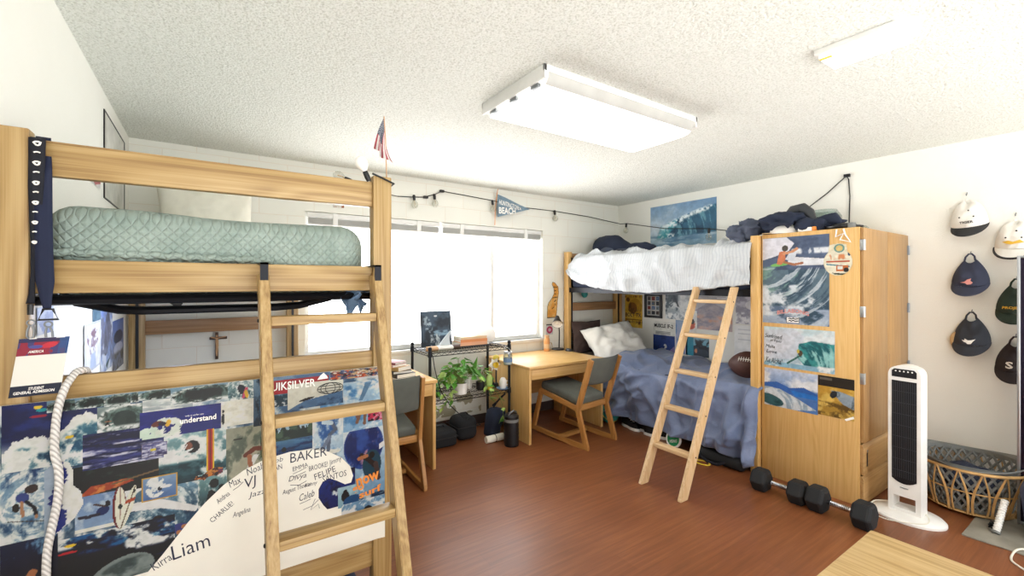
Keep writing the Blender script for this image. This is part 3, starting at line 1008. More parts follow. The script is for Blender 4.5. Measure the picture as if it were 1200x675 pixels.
obj('bag_flap', bm, 'slatefabric', LP, angle=80, label='slate grey folded flap')

ladder('bunk_ladder', 'pale pine ladder leaning against the bunk with the blue duvet', (3.375, 2.02, 0), R(-90), .355, 1.42, .80, (1.318, 1.05, .778, .522, .266), 'pine_', depth=.075, thick=.032, shear=-.09, hooks=False, group='bunk ladders')
# ------------------------------------------------------------------ surf collage on the end of the near bunk
YB1 = 1.590
bz1 = 1.152
CB = thing('collage_board', 'large signed surf photo collage board on the end of the bunk bed', 'collage', (.055, YB1 + .004, .53))
BX0, BX1, BZ0 = -.419, .527, .535
obj('backing_board', box(BM(), BX0, BX1, YB1, YB1 + .007, BZ0, bz1), 'paper', CB, smooth=False)
_lay = [0]; _n = [0]
def ph(u0, u1, v0, v1, fn, res=.0019, clip=True, mask=None, name='photo', lay=None):
    """one glued-on photo; measured at its left edge (u0; v0 top, v1 bottom) and right edge u1"""
    a = at_y(u0, v0, YB1); b = at_y(u0, v1, YB1); c = at_y(u1, v0, YB1)
    x0, x1 = max(BX0, a.x), min(BX1, c.x)
    z1, z0 = min(bz1, a.z), max(BZ0, b.z)
    w, h = x1 - x0, z1 - z0
    cv = Cv(max(6, int(w / res)), max(6, int(h / res)))
    fn(cv)
    cv.a = np.clip((cv.a - .46) * 1.28 + .43, .02, 1)
    _n[0] += 1
    if lay is None:
        _lay[0] += 1; lay = _lay[0] % 5
    return sheet(name, cv, (x0, YB1, z0), XA, ZA, w, h, CB, .0006 + .0004 * lay + .000006 * _n[0], mask, dim=.52)

def f_base(c): c.foam(3, '#24405c', '#54789a', '#e8ebe6', .45, .66, 16, 14)
ph(0, 460, 470, 700, f_base, .004, lay=0)
# big blue wave top left
def f(c):
    c.grad('#dfe3dc', '#1e2a5c', .25, .5)
    c.mix('#2c3c78', 3, 6, 4, .45, .8, c.y > .5)
    ridge = .30 + .42 * np.clip(c.x, 0, .78) + .10 * np.sin(c.x * 9) + .12 * fbm(c.w, c.h, 6, 3, 5)
    m = (c.y < ridge)
    c.put(m, '#e6e9e2'); c.mix('#3f7186', 5, 5, 9, .5, .68, m & (c.y < ridge - .14)); c.mix('#1d4a66', 4, 4, 12, .55, .7, m & (c.y < ridge - .2) & (c.x > .2))
    c.poly([(.75, .35), (1, .48), (1, 0), (.6, 0)], '#2b5f7c'); c.mix('#e9ece6', 6, 6, 17, .45, .65, (c.x > .55) & (c.y < .4))
    c.ell(.69, .44, .05, .025, '#e3c43a', .2); c.ell(.36, .93, .045, .025, '#e6c648'); c.ell(.4, .885, .06, .022, '#2fa3a8'); c.ell(.37, .80, .09, .02, '#a8324a')
ph(2, 114, 472, 560, f)
# strip of small wave pictures
def strip(seed, wall='#2f4540'):
    def f(c):
        c.barrel(seed, wall, '#18241f', '#7f9fb4', .6, .4)
    return f
ph(55, 90, 467, 484, strip(21)); ph(88, 122, 462, 480, strip(22)); ph(122, 153, 456, 477, strip(23)); ph(153, 163, 456, 472, strip(24)); ph(162, 200, 456, 470, strip(25)); ph(200, 268, 451, 475, strip(26))
def f(c):
    c.foam(31, '#34545e', '#86a3a4', '#e9ece8', .35, .6); c.ell(.55, .55, .16, .28, '#1f2436', .4); c.line([(.6, .15), (.72, .6)], .06, '#c65a77'); c.ell(.72, .3, .07, .22, '#d9b23f', .2)
ph(267, 297, 444, 471, f)
def f(c): c.grad('#3f566a', '#7d95a8'); c.mix('#2a3a48', 3, 4, 8)
ph(297, 318, 437, 500, f)
# green barrel with a dark rider
def f(c):
    c.barrel(41, '#5c6d68', '#333f3c', '#8d9a98', .65, .45); c.surfer(.22, .34, .10, '#1c2026', '#e9e9e2')
ph(114, 168, 478, 508, f)
def f(c): c.grad('#9fa9ad', '#c7cdcc'); c.mix('#e6e8e4', 2, 6, 3)
ph(167, 226, 470, 486, f)
def f(c): c.sea(44, '#1d2148', '#4a4f8c', '#d3d3e4', 2, 9)
ph(97, 192, 510, 552, f)
# the navy advert
def f(c):
    c.grad('#26307c', '#2b2f80'); c.mix('#3b3f92', 3, 3, 3)
    m = (c.x < .5) & (c.y < .55 - .8 * np.abs(c.x - .3))
    c.put(c.ellm(.32, .30, .2, .42) & (fbm(c.w, c.h, 9, 5, 4) > .42), '#dfe6dc'); c.put(c.ellm(.1, .1, .14, .32) & (fbm(c.w, c.h, 9, 5, 7) > .3), '#cfe0d2')
    c.ell(.2, .52, .07, .1, '#7a4436', .3); c.ell(.33, .5, .03, .14, '#e0b747', -.3); c.ell(.26, .5, .05, .08, '#3a3048')
ph(164, 259, 484, 516, f, lay=4)
def f(c): c.foam(47, '#9aa39a', '#c9cbc0', '#edeee6', .4, .7, 5, 3)
ph(163, 259, 506, 524, f, lay=1)
def f(c):
    c.grad('#d9d8cc', '#d2cfc0'); c.mix('#efece2', 3, 3, 6, .35, .7)
    c.ell(.06, .32, .035, .22, '#15161a'); c.ell(.06, .62, .025, .07, '#15161a')
ph(258, 312, 471, 501, f, lay=3)
def f(c):
    c.grad('#b9b7a4', '#9fa08e', 0, 1); c.mix('#6d7669', 4, 4, 4, .55, .75); c.rect(.75, 1, .35, .75, '#3f5a33')
    c.poly([(.0, 0), (1, 0), (1, .3), (.4, .12)], '#3f6370'); c.poly([(.30, .0), (.42, .0), (.72, .42), (.6, .44)], '#eceae2'); c.line([(.42, .45), (.62, .55), (.9, .52)], .06, '#7a4c3c'); c.line([(.5, .42), (.52, .25), (.62, .12)], .05, '#b07a5e'); c.ell(.8, .62, .05, .05, '#33241d')
    c.ell(.25, .78, .1, .015, '#3a3a34')
ph(265, 318, 503, 566, f, lay=2)
# teal wave with a rider
def f(c):
    c.grad('#27525c', '#8fb0b4'); c.mix('#e8edea', 5, 5, 6, .42, .62, c.y > .42); c.mix('#1b434c', 4, 6, 8, .4, .7, c.y < .4); c.mix('#dfe8e6', 6, 5, 16, .5, .64, c.x > .6)
    c.ell(.48, .7, .11, .13, '#28222c', .5); c.ell(.43, .72, .05, .08, '#8a5c4c'); c.line([(.27, .42), (.4, .75)], .008, '#eee'); c.ell(.4, .62, .1, .02, '#d9e2e0', .4)
ph(185, 266, 512, 572, f, lay=1)
def f(c):
    c.grad('#e8c23c', '#e9b83a'); c.rect(.25, .75, 0, 1, '#b3372c'); c.rect(.42, .58, 0, 1, '#6d2026')
ph(242, 251, 503, 552, f, lay=4)
def f(c):
    c.grad('#c97a3a', '#d89a44'); c.mix('#7a3a68', 5, 3, 5, .45, .6, c.x > .45); c.mix('#3a241c', 9, 5, 9, .55, .65)
ph(224, 262, 552, 567, f, mask=[(.02, .2), (.15, .55), (.3, .5), (.5, .8), (.75, 1), (1, .85), (.98, .4), (.8, .25), (.55, .3), (.4, .05), (.2, .25)], lay=4, res=.0018)
def f(c):
    c.grad('#3f3a66', '#6a6a98'); c.mix('#cfd0e2', 3, 6, 6, .5, .7); c.ell(.45, .5, .12, .1, '#d3c33c'); c.line([(0, 0), (1, 0), (1, 1), (0, 1), (0, 0)], .02, '#8a7f8f')
ph(166, 196, 521, 537, f, lay=3)
# dark jungle with a canoe
def f(c):
    c.grad('#0f1714', '#1e2a26'); c.mix('#33423a', 9, 9, 4, .55, .8); c.mix('#0b100e', 6, 6, 9, .4, .7)
    c.poly([(.05, .02), (.2, .34), (.62, .40), (.7, .3), (.5, .18), (.2, .08)], '#a8512f'); c.mix('#cf8a52', 12, 5, 7, .5, .65, c.polym([(.05, .02), (.2, .34), (.62, .40), (.5, .18)])); c.line([(.45, .3), (1, .5)], .012, '#7f6a4c')
ph(84, 186, 549, 588, f, lay=1)
# crouching rider in white water
def f(c):
    c.foam(61, '#6f8fa8', '#b4c3cc', '#eceee6', .32, .62, 4, 4); c.mix('#39597a', 4, 4, 66, .55, .72, c.y < .35); c.mix('#2c4a72', 4, 3, 69, .5, .7, c.y > .8)
    c.ell(.5, .74, .12, .055, '#4a3c38', .35); c.ell(.36, .64, .11, .07, '#4a568c', .5); c.ell(.25, .52, .06, .06, '#3a2c26'); c.line([(.34, .58), (.36, .40)], .03, '#b38a6c'); c.line([(.42, .58), (.55, .48), (.58, .38)], .035, '#2a2430'); c.ell(.58, .36, .03, .03, '#b38a6c'); c.line([(.12, .36), (.7, .28)], .012, '#57504c')
ph(0, 72, 556, 646, f, lay=1)
def f(c):
    c.grad('#efeee2', '#ecebdf')
    j = .12 * fbm(c.w, c.h, 2, 24, 5)
    edge = .40 + .12 * np.sin(c.y * 11 - 1) + j
    c.put(c.x < edge, '#34408a'); c.put(c.x < edge - .22, '#aebccc')
ph(52, 99, 542, 634, f, mask=[(0, .0), (.3, .06), (.75, .2), (1, .38), (.93, .55), (.72, .66), (.74, .84), (.62, .96), (.4, 1), (.12, .95), (0, .9)], lay=3, res=.002)
def f(c):
    c.grad('#8fa6c2', '#7f97ba'); c.mix('#b9c8d8', 3, 3, 3)
    c.ell(.66, .5, .17, .12, '#2a3a6c', .6); c.ell(.78, .68, .07, .09, '#33262a'); c.line([(.55, .42), (.3, .4), (.1, .42)], .05, '#3a3444'); c.line([(.7, .62), (.45, .72)], .03, '#5a4238'); c.rect(0, 1, 0, .1, '#e9e7dc')
ph(88, 137, 584, 626, f, lay=2)
# two upright boards
def f(c):
    c.grad('#7a2030', '#7a2030'); m = c.ellm(.56, .5, .34, .48); c.put(m, '#e9e4d2'); c.put(m & (np.abs(c.x - .56) < .06), '#8a3030'); c.ell(.56, .52, .14, .06, '#3a3a3a')
ph(131, 149, 571, 622, f, mask=[(.5 + .5 * math.sin(a), .5 - .5 * math.cos(a)) for a in np.linspace(0, 2 * PI, 24)], lay=4, res=.0018)
def f(c):
    c.grad('#ece7d4', '#ece7d4'); c.line([(.15, .05), (.85, .95)], .03, '#6a4a34'); c.poly([(.05, .55), (.95, .64), (.95, .72), (.05, .63)], '#b3562f'); c.ell(.8, .86, .07, .05, '#2a2a2a')
ph(138, 162, 571, 622, f, mask=[(.5 - .40 * math.cos(t) + .21 * math.sin(t), .5 - .49 * math.cos(t) - .07 * math.sin(t)) for t in np.linspace(0, 2 * PI, 28)[:-1]], lay=4, res=.0018)
def f(c):
    c.grad('#5b78a8', '#8fa9c4'); c.put(c.ellm(.38, .55, .28, .45) & (fbm(c.w, c.h, 6, 5, 8) > .35), '#e3e8ea'); c.ell(.5, .45, .07, .09, '#2a3040'); c.ell(.68, .5, .17, .06, '#f1f1ea')
    for e in ((0, .035, 0, 1), (.965, 1, 0, 1), (0, 1, 0, .05), (0, 1, .95, 1)): c.rect(*e, '#c9a23c')
ph(166, 208, 561, 589, f, lay=3)
# foaming picture with kneeling rider
def f(c):
    c.foam(71, '#2b5068', '#7fa0b4', '#ecefea', .36, .6, 4, 5); c.mix('#234864', 4, 4, 77, .5, .7, c.y < .62)
    c.poly([(0, .5), (.4, .45), (.8, .3), (.85, .36), (.4, .58), (0, .6)], '#eceee6')
    c.ell(.38, .2, .14, .11, '#b0724a', -.5); c.ell(.36, .3, .07, .06, '#3a2820'); c.ell(.56, .12, .16, .06, '#4a4f8a', .1); c.line([(.66, .13), (.9, .12)], .03, '#c48a60'); c.line([(.6, .06), (.74, .02)], .03, '#c48a60')
ph(146, 248, 556, 645, f, lay=0)
def f(c):
    c.grad('#27424a', '#7fa2a4', .1, .9); c.mix('#e6ebe6', 4, 4, 5, .55, .7)
    c.line([(.3, .1), (.45, .5), (.75, .3), (.8, .6)], .1, '#101218'); c.ell(.55, .72, .17, .12, '#101218')
ph(232, 266, 557, 603, f, lay=2)
# dark bottom wave
def f(c):
    c.grad('#070c1c', '#0e1a38'); c.mix('#1f6a9a', 4, 5, 4, .45, .7, c.y > .66); c.mix('#e4e8e4', 6, 6, 9, .5, .62, (c.y > .8) | ((c.x > .55) & (c.y > .5)))
    c.mix('#0f3c5c', 4, 5, 14, .55, .75, c.y < .35); c.ell(.52, .08, .30, .33, '#8f9a98', .35); c.mix('#4f5c5c', 4, 4, 12, .4, .7, c.ellm(.54, .05, .29, .30, .35)); c.ell(.1, .86, .045, .025, '#e4c23a'); c.ell(.08, .74, .08, .02, '#c0303c')
ph(67, 205, 634, 700, f, lay=1)
def f(c):
    c.grad('#0a0f22', '#1c2c4c'); c.mix('#7fa3c0', 4, 4, 8, .5, .7, c.y > .75); c.mix('#2e6484', 3, 4, 3, .5, .7, c.y < .3); c.line([(.3, .12), (.55, .5)], .08, '#b9805c')
ph(0, 68, 640, 720, f, lay=2)
# top right: banner, globe, rider
def f(c): c.grad('#65809f', '#5b7597'); c.mix('#7f97b0', 5, 3, 4)
ph(297, 390, 441, 471, f, lay=1)
def f(c): c.grad('#b5353f', '#ad3340')
ph(306, 385, 448, 464.5, f, lay=3)
def f(c):
    c.grad('#5f7a98', '#9fb0be'); c.mix('#3a5868', 4, 4, 6, .45, .65, c.y < .7); c.put((c.y < .62) & (fbm(c.w, c.h, 4, 3, 9) + c.x * .3 < .75), '#384f5c'); c.mix('#e6e9e6', 7, 7, 5, .6, .7, c.y < .4)
ph(316, 339, 457, 478, f, lay=2)
def f(c):
    c.grad('#dcdccf', '#e9e6d8'); c.poly([(0, 0), (1, .0), (1, .52), (.3, .30)], '#5f7ea0'); c.mix('#34506e', 5, 4, 5, .45, .65, (c.y < .3) & (c.x > .2)); c.ell(.33, .35, .14, .05, '#3f3a38', .2)
ph(337, 402, 451, 481, f, lay=3)
def f(c):
    c.grad('#cfae8a', '#d9c4a0'); c.mix('#4a5a86', 9, 4, 6, .5, .6); c.mix('#c8613a', 10, 4, 12, .56, .64); c.mix('#efe8d8', 12, 4, 15, .6, .7); c.mix('#2c2a38', 12, 5, 25, .66, .72)
ph(387, 450, 434, 446, f, lay=3)
def f(c):
    c.grad('#8fb2d0', '#b4cfe4'); c.mix('#f0f3f4', 4, 4, 5, .4, .65); c.mix('#5f90bc', 4, 4, 12, .55, .7); c.poly([(.58, .6), (.64, .6), (.78, .95), (.68, .95)], '#6d8fae')
    c.line([(.56, .28), (.7, .45)], .03, '#8a6a58'); c.line([(.62, .4), (.55, .16)], .025, '#8a6a58'); c.line([(.68, .42), (.67, .12)], .025, '#8a6a58'); c.ell(.6, .52, .045, .05, '#33303a')
ph(375, 452, 452, 512, f, lay=2)
# forest shore
def f(c):
    c.grad('#27527f', '#6f97b4', 0, .5); c.put(c.y > .42, '#2c3f38'); c.mix('#536a58', 7, 5, 5, .5, .7, c.y > .42); c.put((c.y > .38) & (fbm(c.w, c.h, 7, 2, 8) < .25), '#b4cddc'); c.mix('#1b3e68', 3, 9, 4, .5, .7, c.y < .4); c.ell(.22, .12, .05, .08, '#2a2a2e')
ph(319, 378, 497, 534, f, lay=2)
def f(c):
    c.grad('#a9c3d8', '#e4ebee'); c.mix('#f4f5f4', 4, 4, 5); c.mix('#3f6ba4', 3, 3, 9, .5, .7)
    c.poly([(.05, .02), (.1, .2), (.6, .12), (.95, .05), (.8, 0)], '#ece6da'); c.line([(.5, .1), (.55, .5), (.75, .62), (.62, .8)], .06, '#6a7386'); c.line([(.35, .2), (.55, .45)], .06, '#7f8aa0'); c.line([(.6, .8), (.35, .85)], .07, '#c6d8e4')
ph(366, 402, 490, 536, f, lay=3)
def f(c): c.grad('#c2345c', '#cf4a6a'); c.mix('#e9a0b4', 6, 5, 4, .55, .65); c.mix('#2a2030', 4, 4, 8, .66, .72)
ph(431, 452, 480, 494, f, lay=4)
# big blue barrel and rider
def f(c):
    c.grad('#7fa4c4', '#dfe8ee'); c.ell(.55, .72, .42, .34, '#3c5a9c'); c.mix('#20376f', 4, 4, 6, .45, .7, c.ellm(.55, .72, .4, .32)); c.mix('#b08aa0', 5, 4, 8, .62, .7, c.ellm(.55, .72, .4, .32))
    c.mix('#eef1f0', 5, 5, 15, .42, .6, (c.y < .5) & (c.x < .55)); c.ell(.72, .42, .2, .22, '#2f5566'); c.line([(.5, .58), (.65, .5), (.78, .4)], .05, '#3a2a2a'); c.ell(.72, .56, .06, .05, '#2a2024'); c.line([(.45, .54), (.6, .56)], .04, '#b5805f'); c.line([(.8, .42), (.86, .2)], .05, '#5a4a48'); c.poly([(.88, .62), (1, .66), (1, .74), (.88, .7)], '#f1f3f3')
ph(395, 452, 505, 588, f, lay=1)
def f(c):
    c.grad('#1c2f6e', '#2e4894'); c.mix('#12204c', 4, 4, 5); c.mix('#d9e2e8', 5, 5, 9, .62, .7, (c.x > .4) & (c.y < .5))
ph(371, 416, 557, 600, f, lay=2)
def f(c):
    c.grad('#8fb4c4', '#b4d0dc'); c.ell(.35, .5, .2, .26, '#2a2428'); c.ell(.35, .75, .1, .1, '#33262a'); c.ell(.75, .2, .5, .3, '#2f5f8c')
ph(396, 420, 572, 596, f, lay=3)
def f(c):
    c.foam(91, '#2f5274', '#7fa2c0', '#eef1f2', .45, .62, 5, 3); c.ell(.6, .45, .14, .3, '#2c2024'); c.ell(.55, .35, .07, .15, '#b5805f'); c.poly([(0, 0), (.35, 0), (.5, .2), (.2, .35)], '#e7e6d6')
ph(400, 453, 592, 626, f, lay=3)

# the cream cut-out wave that carries the signatures
def white_shape():
    pts = [(150, 700), (168, 676), (190, 650), (220, 612), (240, 589), (262, 568), (285, 551), (310, 538), (340, 529), (365, 526), (385, 529), (400, 536), (410, 546), (413.5, 557), (411, 565), (404, 567), (395, 563), (386, 560), (378, 564), (373, 573), (373, 583), (379, 592), (388, 601), (398, 610), (410, 617), (428, 616), (452, 609), (453, 632), (453, 700)]
    P = [at_y(u, v, YB1) for u, v in pts]
    x0, x1 = BX0, BX1
    bm = BM()
    poly = [(min(p.x, BX1) , max(p.z, BZ0)) for p in P]
    prism(bm, [(a, b) for a, b in poly], (0, YB1 - .0030, 0), XA, ZA, .0008)
    obj('cut_out', bm, 'paper', CB, smooth=False, label='cream wave-shaped cut-out with marker signatures')
white_shape()

def write(s, u, v, wpx, hpx, rot, mat='ink', shear=.0, bold=0., arc=0., name='signature'):
    """marker writing: lower left corner at (u, v)"""
    p = at_y(u, v, YB1)
    k = (at_y(u + 1, v, YB1) - p).length
    hz = (at_y(u, v - 1, YB1) - p).length
    lettering(s, (p.x, YB1 - .0045, p.z), XA, ZA, wpx * k * 1.03, hpx * hz, mat, CB, 0., R(rot), shear, bold, name, arc)
for a in (('BAKER', 340, 542, 42, 11, 0, .0), ('EMMA', 343, 552, 17, 5, 8, .1), ('BROOKE!', 362, 552, 21, 6, 4, 0), ('Jimmy', 386, 547, 15, 8, 14, .3), ('FELIPE', 369, 562, 24, 7, 12, .0), ('SANTOS', 378, 565, 27, 7, 4, 0), ('Divya', 338, 566, 20, 8, 2, .3), ('Kenny', 357, 572, 14, 6, 2, .3), ('August Thomas', 331, 581, 33, 7, 6, .3), ('Caleb', 351, 587, 17, 8, 8, .4), ('Noah', 290, 557, 20, 8, 16, .2), ('VJ', 289, 575, 13, 15, 10, .2), ('Jazzy', 291, 585, 25, 8, 4, .2), ('Max', 270, 571, 13, 8, 18, .1), ('Andrea', 256, 590, 16, 6, 34, .2), ('CHARLIE!', 249, 612, 30, 6, 36, 0), ('Angelina', 273, 608, 20, 8, 8, .4), ('Kirra', 181, 668, 22, 10, 24, 0), ('Liam', 203, 656, 42, 17, 8, 0), ('Jacob', 310, 547, 21, 7, 4, .2), ('KIAN', 316, 553, 14, 6, 6, 0)):
    s, u, v, w, h, r, sh = a
    write(s, u, v, w, h, r, 'ink', sh, -.004)
def scribble(pts, nm='signature_flourish', r=.0009):
    bm = BM(); tube(bm, [(lambda p: (p.x, YB1 - .0036, p.z))(at_y(u, v, YB1)) for u, v in pts], r, 5); obj(nm, bm, 'ink', CB)
scribble([(343, 555), (352, 551), (359, 547)]); scribble([(345, 558), (352, 555), (358, 552)]); scribble([(340, 568), (350, 568), (359, 563)]); scribble([(351, 590), (358, 587), (364, 584)]); scribble([(355, 597), (366, 592), (373, 585), (369, 584), (364, 597), (373, 590), (374, 595)]); scribble([(273, 574), (279, 570), (285, 564)])
write('QUIKSILVER', 307.5, 461.5, 63, 11.5, 0, 'printwhite', 0, .01, name='lettering')
write('understand', 211, 496.5, 42, 6.5, 0, 'printwhite', 0, .02, name='lettering')
write('only a surfer can', 217, 488.5, 21, 2.2, 0, 'printwhite', name='lettering')
write('now', 418, 570.5, 26, 10, 8, 'printorange', 0, .03, name='lettering')
write('go', 413.5, 580, 13, 9, 8, 'printorange', 0, .03, name='lettering')
write('surf', 421, 584, 25, 8, 8, 'printorange', 0, .03, name='lettering')
# mountain emblem on the red banner, wire globe
def emblem():
    bm = BM()
    def q(u, v): return at_y(u, v, YB1)
    pts = [(371.5, 445), (375, 440), (379, 436.5), (383, 440.5), (384, 443)]
    P = [(q(u, v).x, q(u, v).z) for u, v in pts] 
    prism(bm, P[::-1], (0, YB1 - .0038, 0), XA, ZA, .0006)
    obj('banner_emblem', bm, 'printwhite', CB, smooth=False)
    bm = BM()
    c = q(387, 454.5); a = .041; b = .018
    Y = YB1 - .0034
    for k in (.0, .38, .75):
        for sg in (-1, 1):
            tube(bm, [(c.x + a * (1 if k == 0 else k) * sg * math.cos(t) if k else c.x + a * math.cos(t), Y, c.z + b * math.sin(t)) for t in np.linspace(-PI / 2, PI / 2, 12)] if k else [(c.x + a * math.cos(t), Y, c.z + b * math.sin(t)) for t in np.linspace(0, 2 * PI, 28)], .0009, 5)
    for dz in (-.009, 0, .009):
        w = a * math.sqrt(1 - (dz / b) ** 2)
        tube(bm, [(c.x - w, Y, c.z + dz), (c.x + w, Y, c.z + dz)], .0009, 5)
    obj('wire_globe_print', bm, 'inkblack', CB)
emblem()

# ------------------------------------------------------------------ rope, lanyard, flag on the near bunk
YR = 1.572
rp = [at_y(97, 437.5, 1.612), at_y(90, 438.5, 1.60), at_y(84, 443, 1.585), at_y(76, 455, YR), at_y(69, 475, YR), at_y(65, 500, YR), at_y(64, 530, YR), at_y(68.5, 550, YR), at_y(69, 570, YR), at_y(66, 595, YR), at_y(60, 622, YR), at_y(55, 650, YR), at_y(54, 690, YR)]
rp[0].z = 1.221; rp[1].z = 1.220; rp[2].z = max(rp[2].z, 1.208)
rp = [Vector((.0, 0, 0)) + p for p in rp]
rp = [Vector((rp[0].x + .006, 1.69, .98)), Vector((rp[0].x + .005, 1.666, 1.12)), Vector((rp[0].x + .004, 1.65, 1.205))] + rp
rp2 = []
for i in range(len(rp) - 1):
    p0 = rp[max(0, i - 1)]; p1 = rp[i]; p2 = rp[i + 1]; p3 = rp[min(len(rp) - 1, i + 2)]
    for k in range(5):
        t = k / 5
        rp2.append(.5 * ((2 * p1) + (p2 - p0) * t + (2 * p0 - 5 * p1 + 4 * p2 - p3) * t * t + (3 * p1 - p0 - 3 * p2 + p3) * t ** 3))
rp2.append(rp[-1])
solo('rope', tube(BM(), rp2, .0085, 12), 'rope', 'thick white woven rope hanging over the lower rail, across the collage', 'rope', rp[0], angle=60)

LY = thing('lanyard', 'navy event lanyard with admission badge hanging on the oak bunk post', 'lanyard', (-.33, 1.58, 1.80))
def strap(name, pts, wd, mat, yo):
    bm = BM()
    P = [at_y(u, v, yo + dy) for u, v, dy in pts]
    def fn(a, b):
        i = min(len(P) - 2, int(a * (len(P) - 1))); f = a * (len(P) - 1) - i
        p = P[i].lerp(P[i + 1], f); w = wd[i] + (wd[i + 1] - wd[i]) * f
        return p + XA * (w * (b - .5))
    surf(bm, fn, 48, 3)
    o = obj(name, bm, mat, LY, angle=60)
    o.modifiers.new('webbing_thickness', 'SOLIDIFY').thickness = .0016
    return o, P
s1, P1 = strap('strap', [(43.5, 161, .02), (43.5, 162, 0), (43, 190, 0), (42, 220, 0), (41.5, 255, 0), (40, 290, .0), (38.5, 320, 0), (37, 345, 0), (35.5, 356, 0)], [.031, .031, .030, .028, .022, .013, .008, .012, .016], 'blackstrap', 1.594)
s2, P2s = strap('strap', [(51, 161, .045), (51, 205, .012), (51, 255, .01), (52, 300, .008), (53, 330, .004), (54, 350, .0), (55.5, 362, .0)], [.028, .032, .033, .033, .034, .022, .014], 'navystrap', 1.585)
for k in range(11):
    u, v = 43.8 - .35 * k, 168 + 11.6 * k
    p = at_y(u, v, 1.5915)
    sz = .0066 * (1 - .045 * k)
    bm = BM()
    if k % 2 == 0:
        tube(bm, [p + Vector((sz * math.cos(a) * (1.15 if math.sin(a) > 0 else .7), 0, sz * .72 * math.sin(a))) for a in np.linspace(0, 2 * PI, 10)[:-1]], .0022, 6, True)
    else:
        tube(bm, [p + Vector((sz * math.cos(a), 0, sz * .6 * math.sin(a))) for a in np.linspace(.5, 2.9, 6)], .0018, 6)
    obj('strap_logo', bm, 'printwhite', LY)
for (u, v) in ((35.5, 366), (56, 368)):
    p = at_y(u, v, 1.58); q = at_y(u + (0 if u < 40 else 2), v + 30, 1.58)
    bm = BM()
    d = .012
    if u > 40:
        tube(bm, [p + Vector((-.008, 0, .012)), p + Vector((-.017, 0, -.014)), p + Vector((.019, 0, -.014)), p + Vector((.009, 0, .012))], .0032, 8, True)
    else:
        tube(bm, [p + Vector((0, 0, .02)), p + Vector((0, 0, -.006))], .006, 8)
    obj('buckle', bm, 'black', LY)
    bm = BM()
    c = p + Vector((.001, 0, -.026))
    tube(bm, [c + Vector((.007 * math.cos(a), 0, .007 * math.sin(a))) for a in np.linspace(0, 2 * PI, 13)[:-1]], .002, 6, True)
    e = q - c
    tube(bm, [c + Vector((-.003, 0, -.007)), c + e * .55 + Vector((-.006, 0, 0)), q + Vector((-.006, 0, .004)), q + Vector((0, 0, -.004)), q + Vector((.006, 0, .004)), c + e * .5 + Vector((.006, 0, 0)), c + Vector((.003, 0, -.007))], .0026, 6, True)
    obj('swivel_hook', bm, 'steelgrey', LY)
# badge: tilted card
tl, tr = at_y(18, 397.5, 1.572), at_y(76.5, 397.5, 1.572); bl, br_ = at_y(9, 467, 1.572), at_y(69.5, 462, 1.572)
xd = (tr - tl).normalized(); up = (tl - bl); hh = (up - xd * up.dot(xd)); 
yd = Vector((.0, 0, 1)); rotb = math.atan2(bl.x - tl.x, tl.z - bl.z)
cx = (tl + br_) / 2; bw = .122; bh = .160
xd = Vector((math.cos(-.10), 0, math.sin(-.10) + .10)).normalized(); 
xd = Vector((1, 0, .015)).normalized(); yd = Vector((.13, 0, 1)).normalized()
O = at_y(9.5, 467, 1.572)
bw = (at_y(69.5, 467, 1.572) - O).length; bh = (at_y(10, 397.5, 1.572) - O).length
bm = BM()
prism(bm, [(0, 0), (bw, 0), (bw, bh), (0, bh)], O + Vector((0, .004, 0)), xd, yd, .003)
bd = obj('badge', bm, 'papercool', LY, smooth=False)
cv = Cv(90, 120)
cv.grad('#e7e5dd', '#e7e5dd')
cv.put(cv.y < .185, '#141c34'); m = cv.y > .70
cv.put(m, '#26386c'); t = np.clip(np.abs(cv.x - .5) * 1.6 + (.85 - cv.y) * 1.2, 0, 1)
cv.put(m & (cv.x < .95), '#8a2038', 1); cv.put(m & (fbm(90, 120, 4, 4, 3) > .55), '#2c3f78', .8); cv.put(m & (cv.y > .93), '#1c2850', .8); cv.put(m & (cv.x > .8), '#2a5288', .7)
cv.ell(.62, .87, .16, .05, '#c02c3c', .2); cv.ell(.35, .85, .14, .03, '#4a4a90'); cv.rect(.2, .34, .985, 1, '#f4f2ee'); cv.rect(.72, .9, .985, 1, '#f4f2ee')
# the card's printed face is sheared like the card itself
sh_ = sheet('badge_card', cv, (0, 0, 0), XA, ZA, bw, bh, None, 0, grain=0., dim=.9)
co_ = np.zeros(len(sh_.data.vertices) * 3); sh_.data.vertices.foreach_get('co', co_); co_ = co_.reshape(-1, 3)
new = np.array(O)[None] + co_[:, :1] * np.array(xd)[None] + co_[:, 2:] * np.array(yd)[None] + np.array([[0, -.0004, 0]])
Wi = np.array(wm(bd).inverted()); new = new @ Wi[:3, :3].T + Wi[:3, 3]
sh_.data.vertices.foreach_set('co', new.ravel()); sh_.parent = bd; sh_.location = (0, 0, 0)
lettering('STUDENT', O + xd * bw * .36 + yd * bh * .105 + Vector((0, -.001, 0)), xd, yd, bw * .30, bh * .05, 'printwhite', bd, .0008, 0, 0, .02)
lettering('GENERAL ADMISSION', O + xd * bw * .08 + yd * bh * .045 + Vector((0, -.001, 0)), xd, yd, bw * .80, bh * .05, 'printwhite', bd, .0008, 0, 0, .02)
lettering('AMERICA', O + xd * bw * .22 + yd * bh * .745 + Vector((0, -.001, 0)), xd, yd, bw * .30, bh * .045, 'printwhite', bd, .0008, 0, .3, .02)

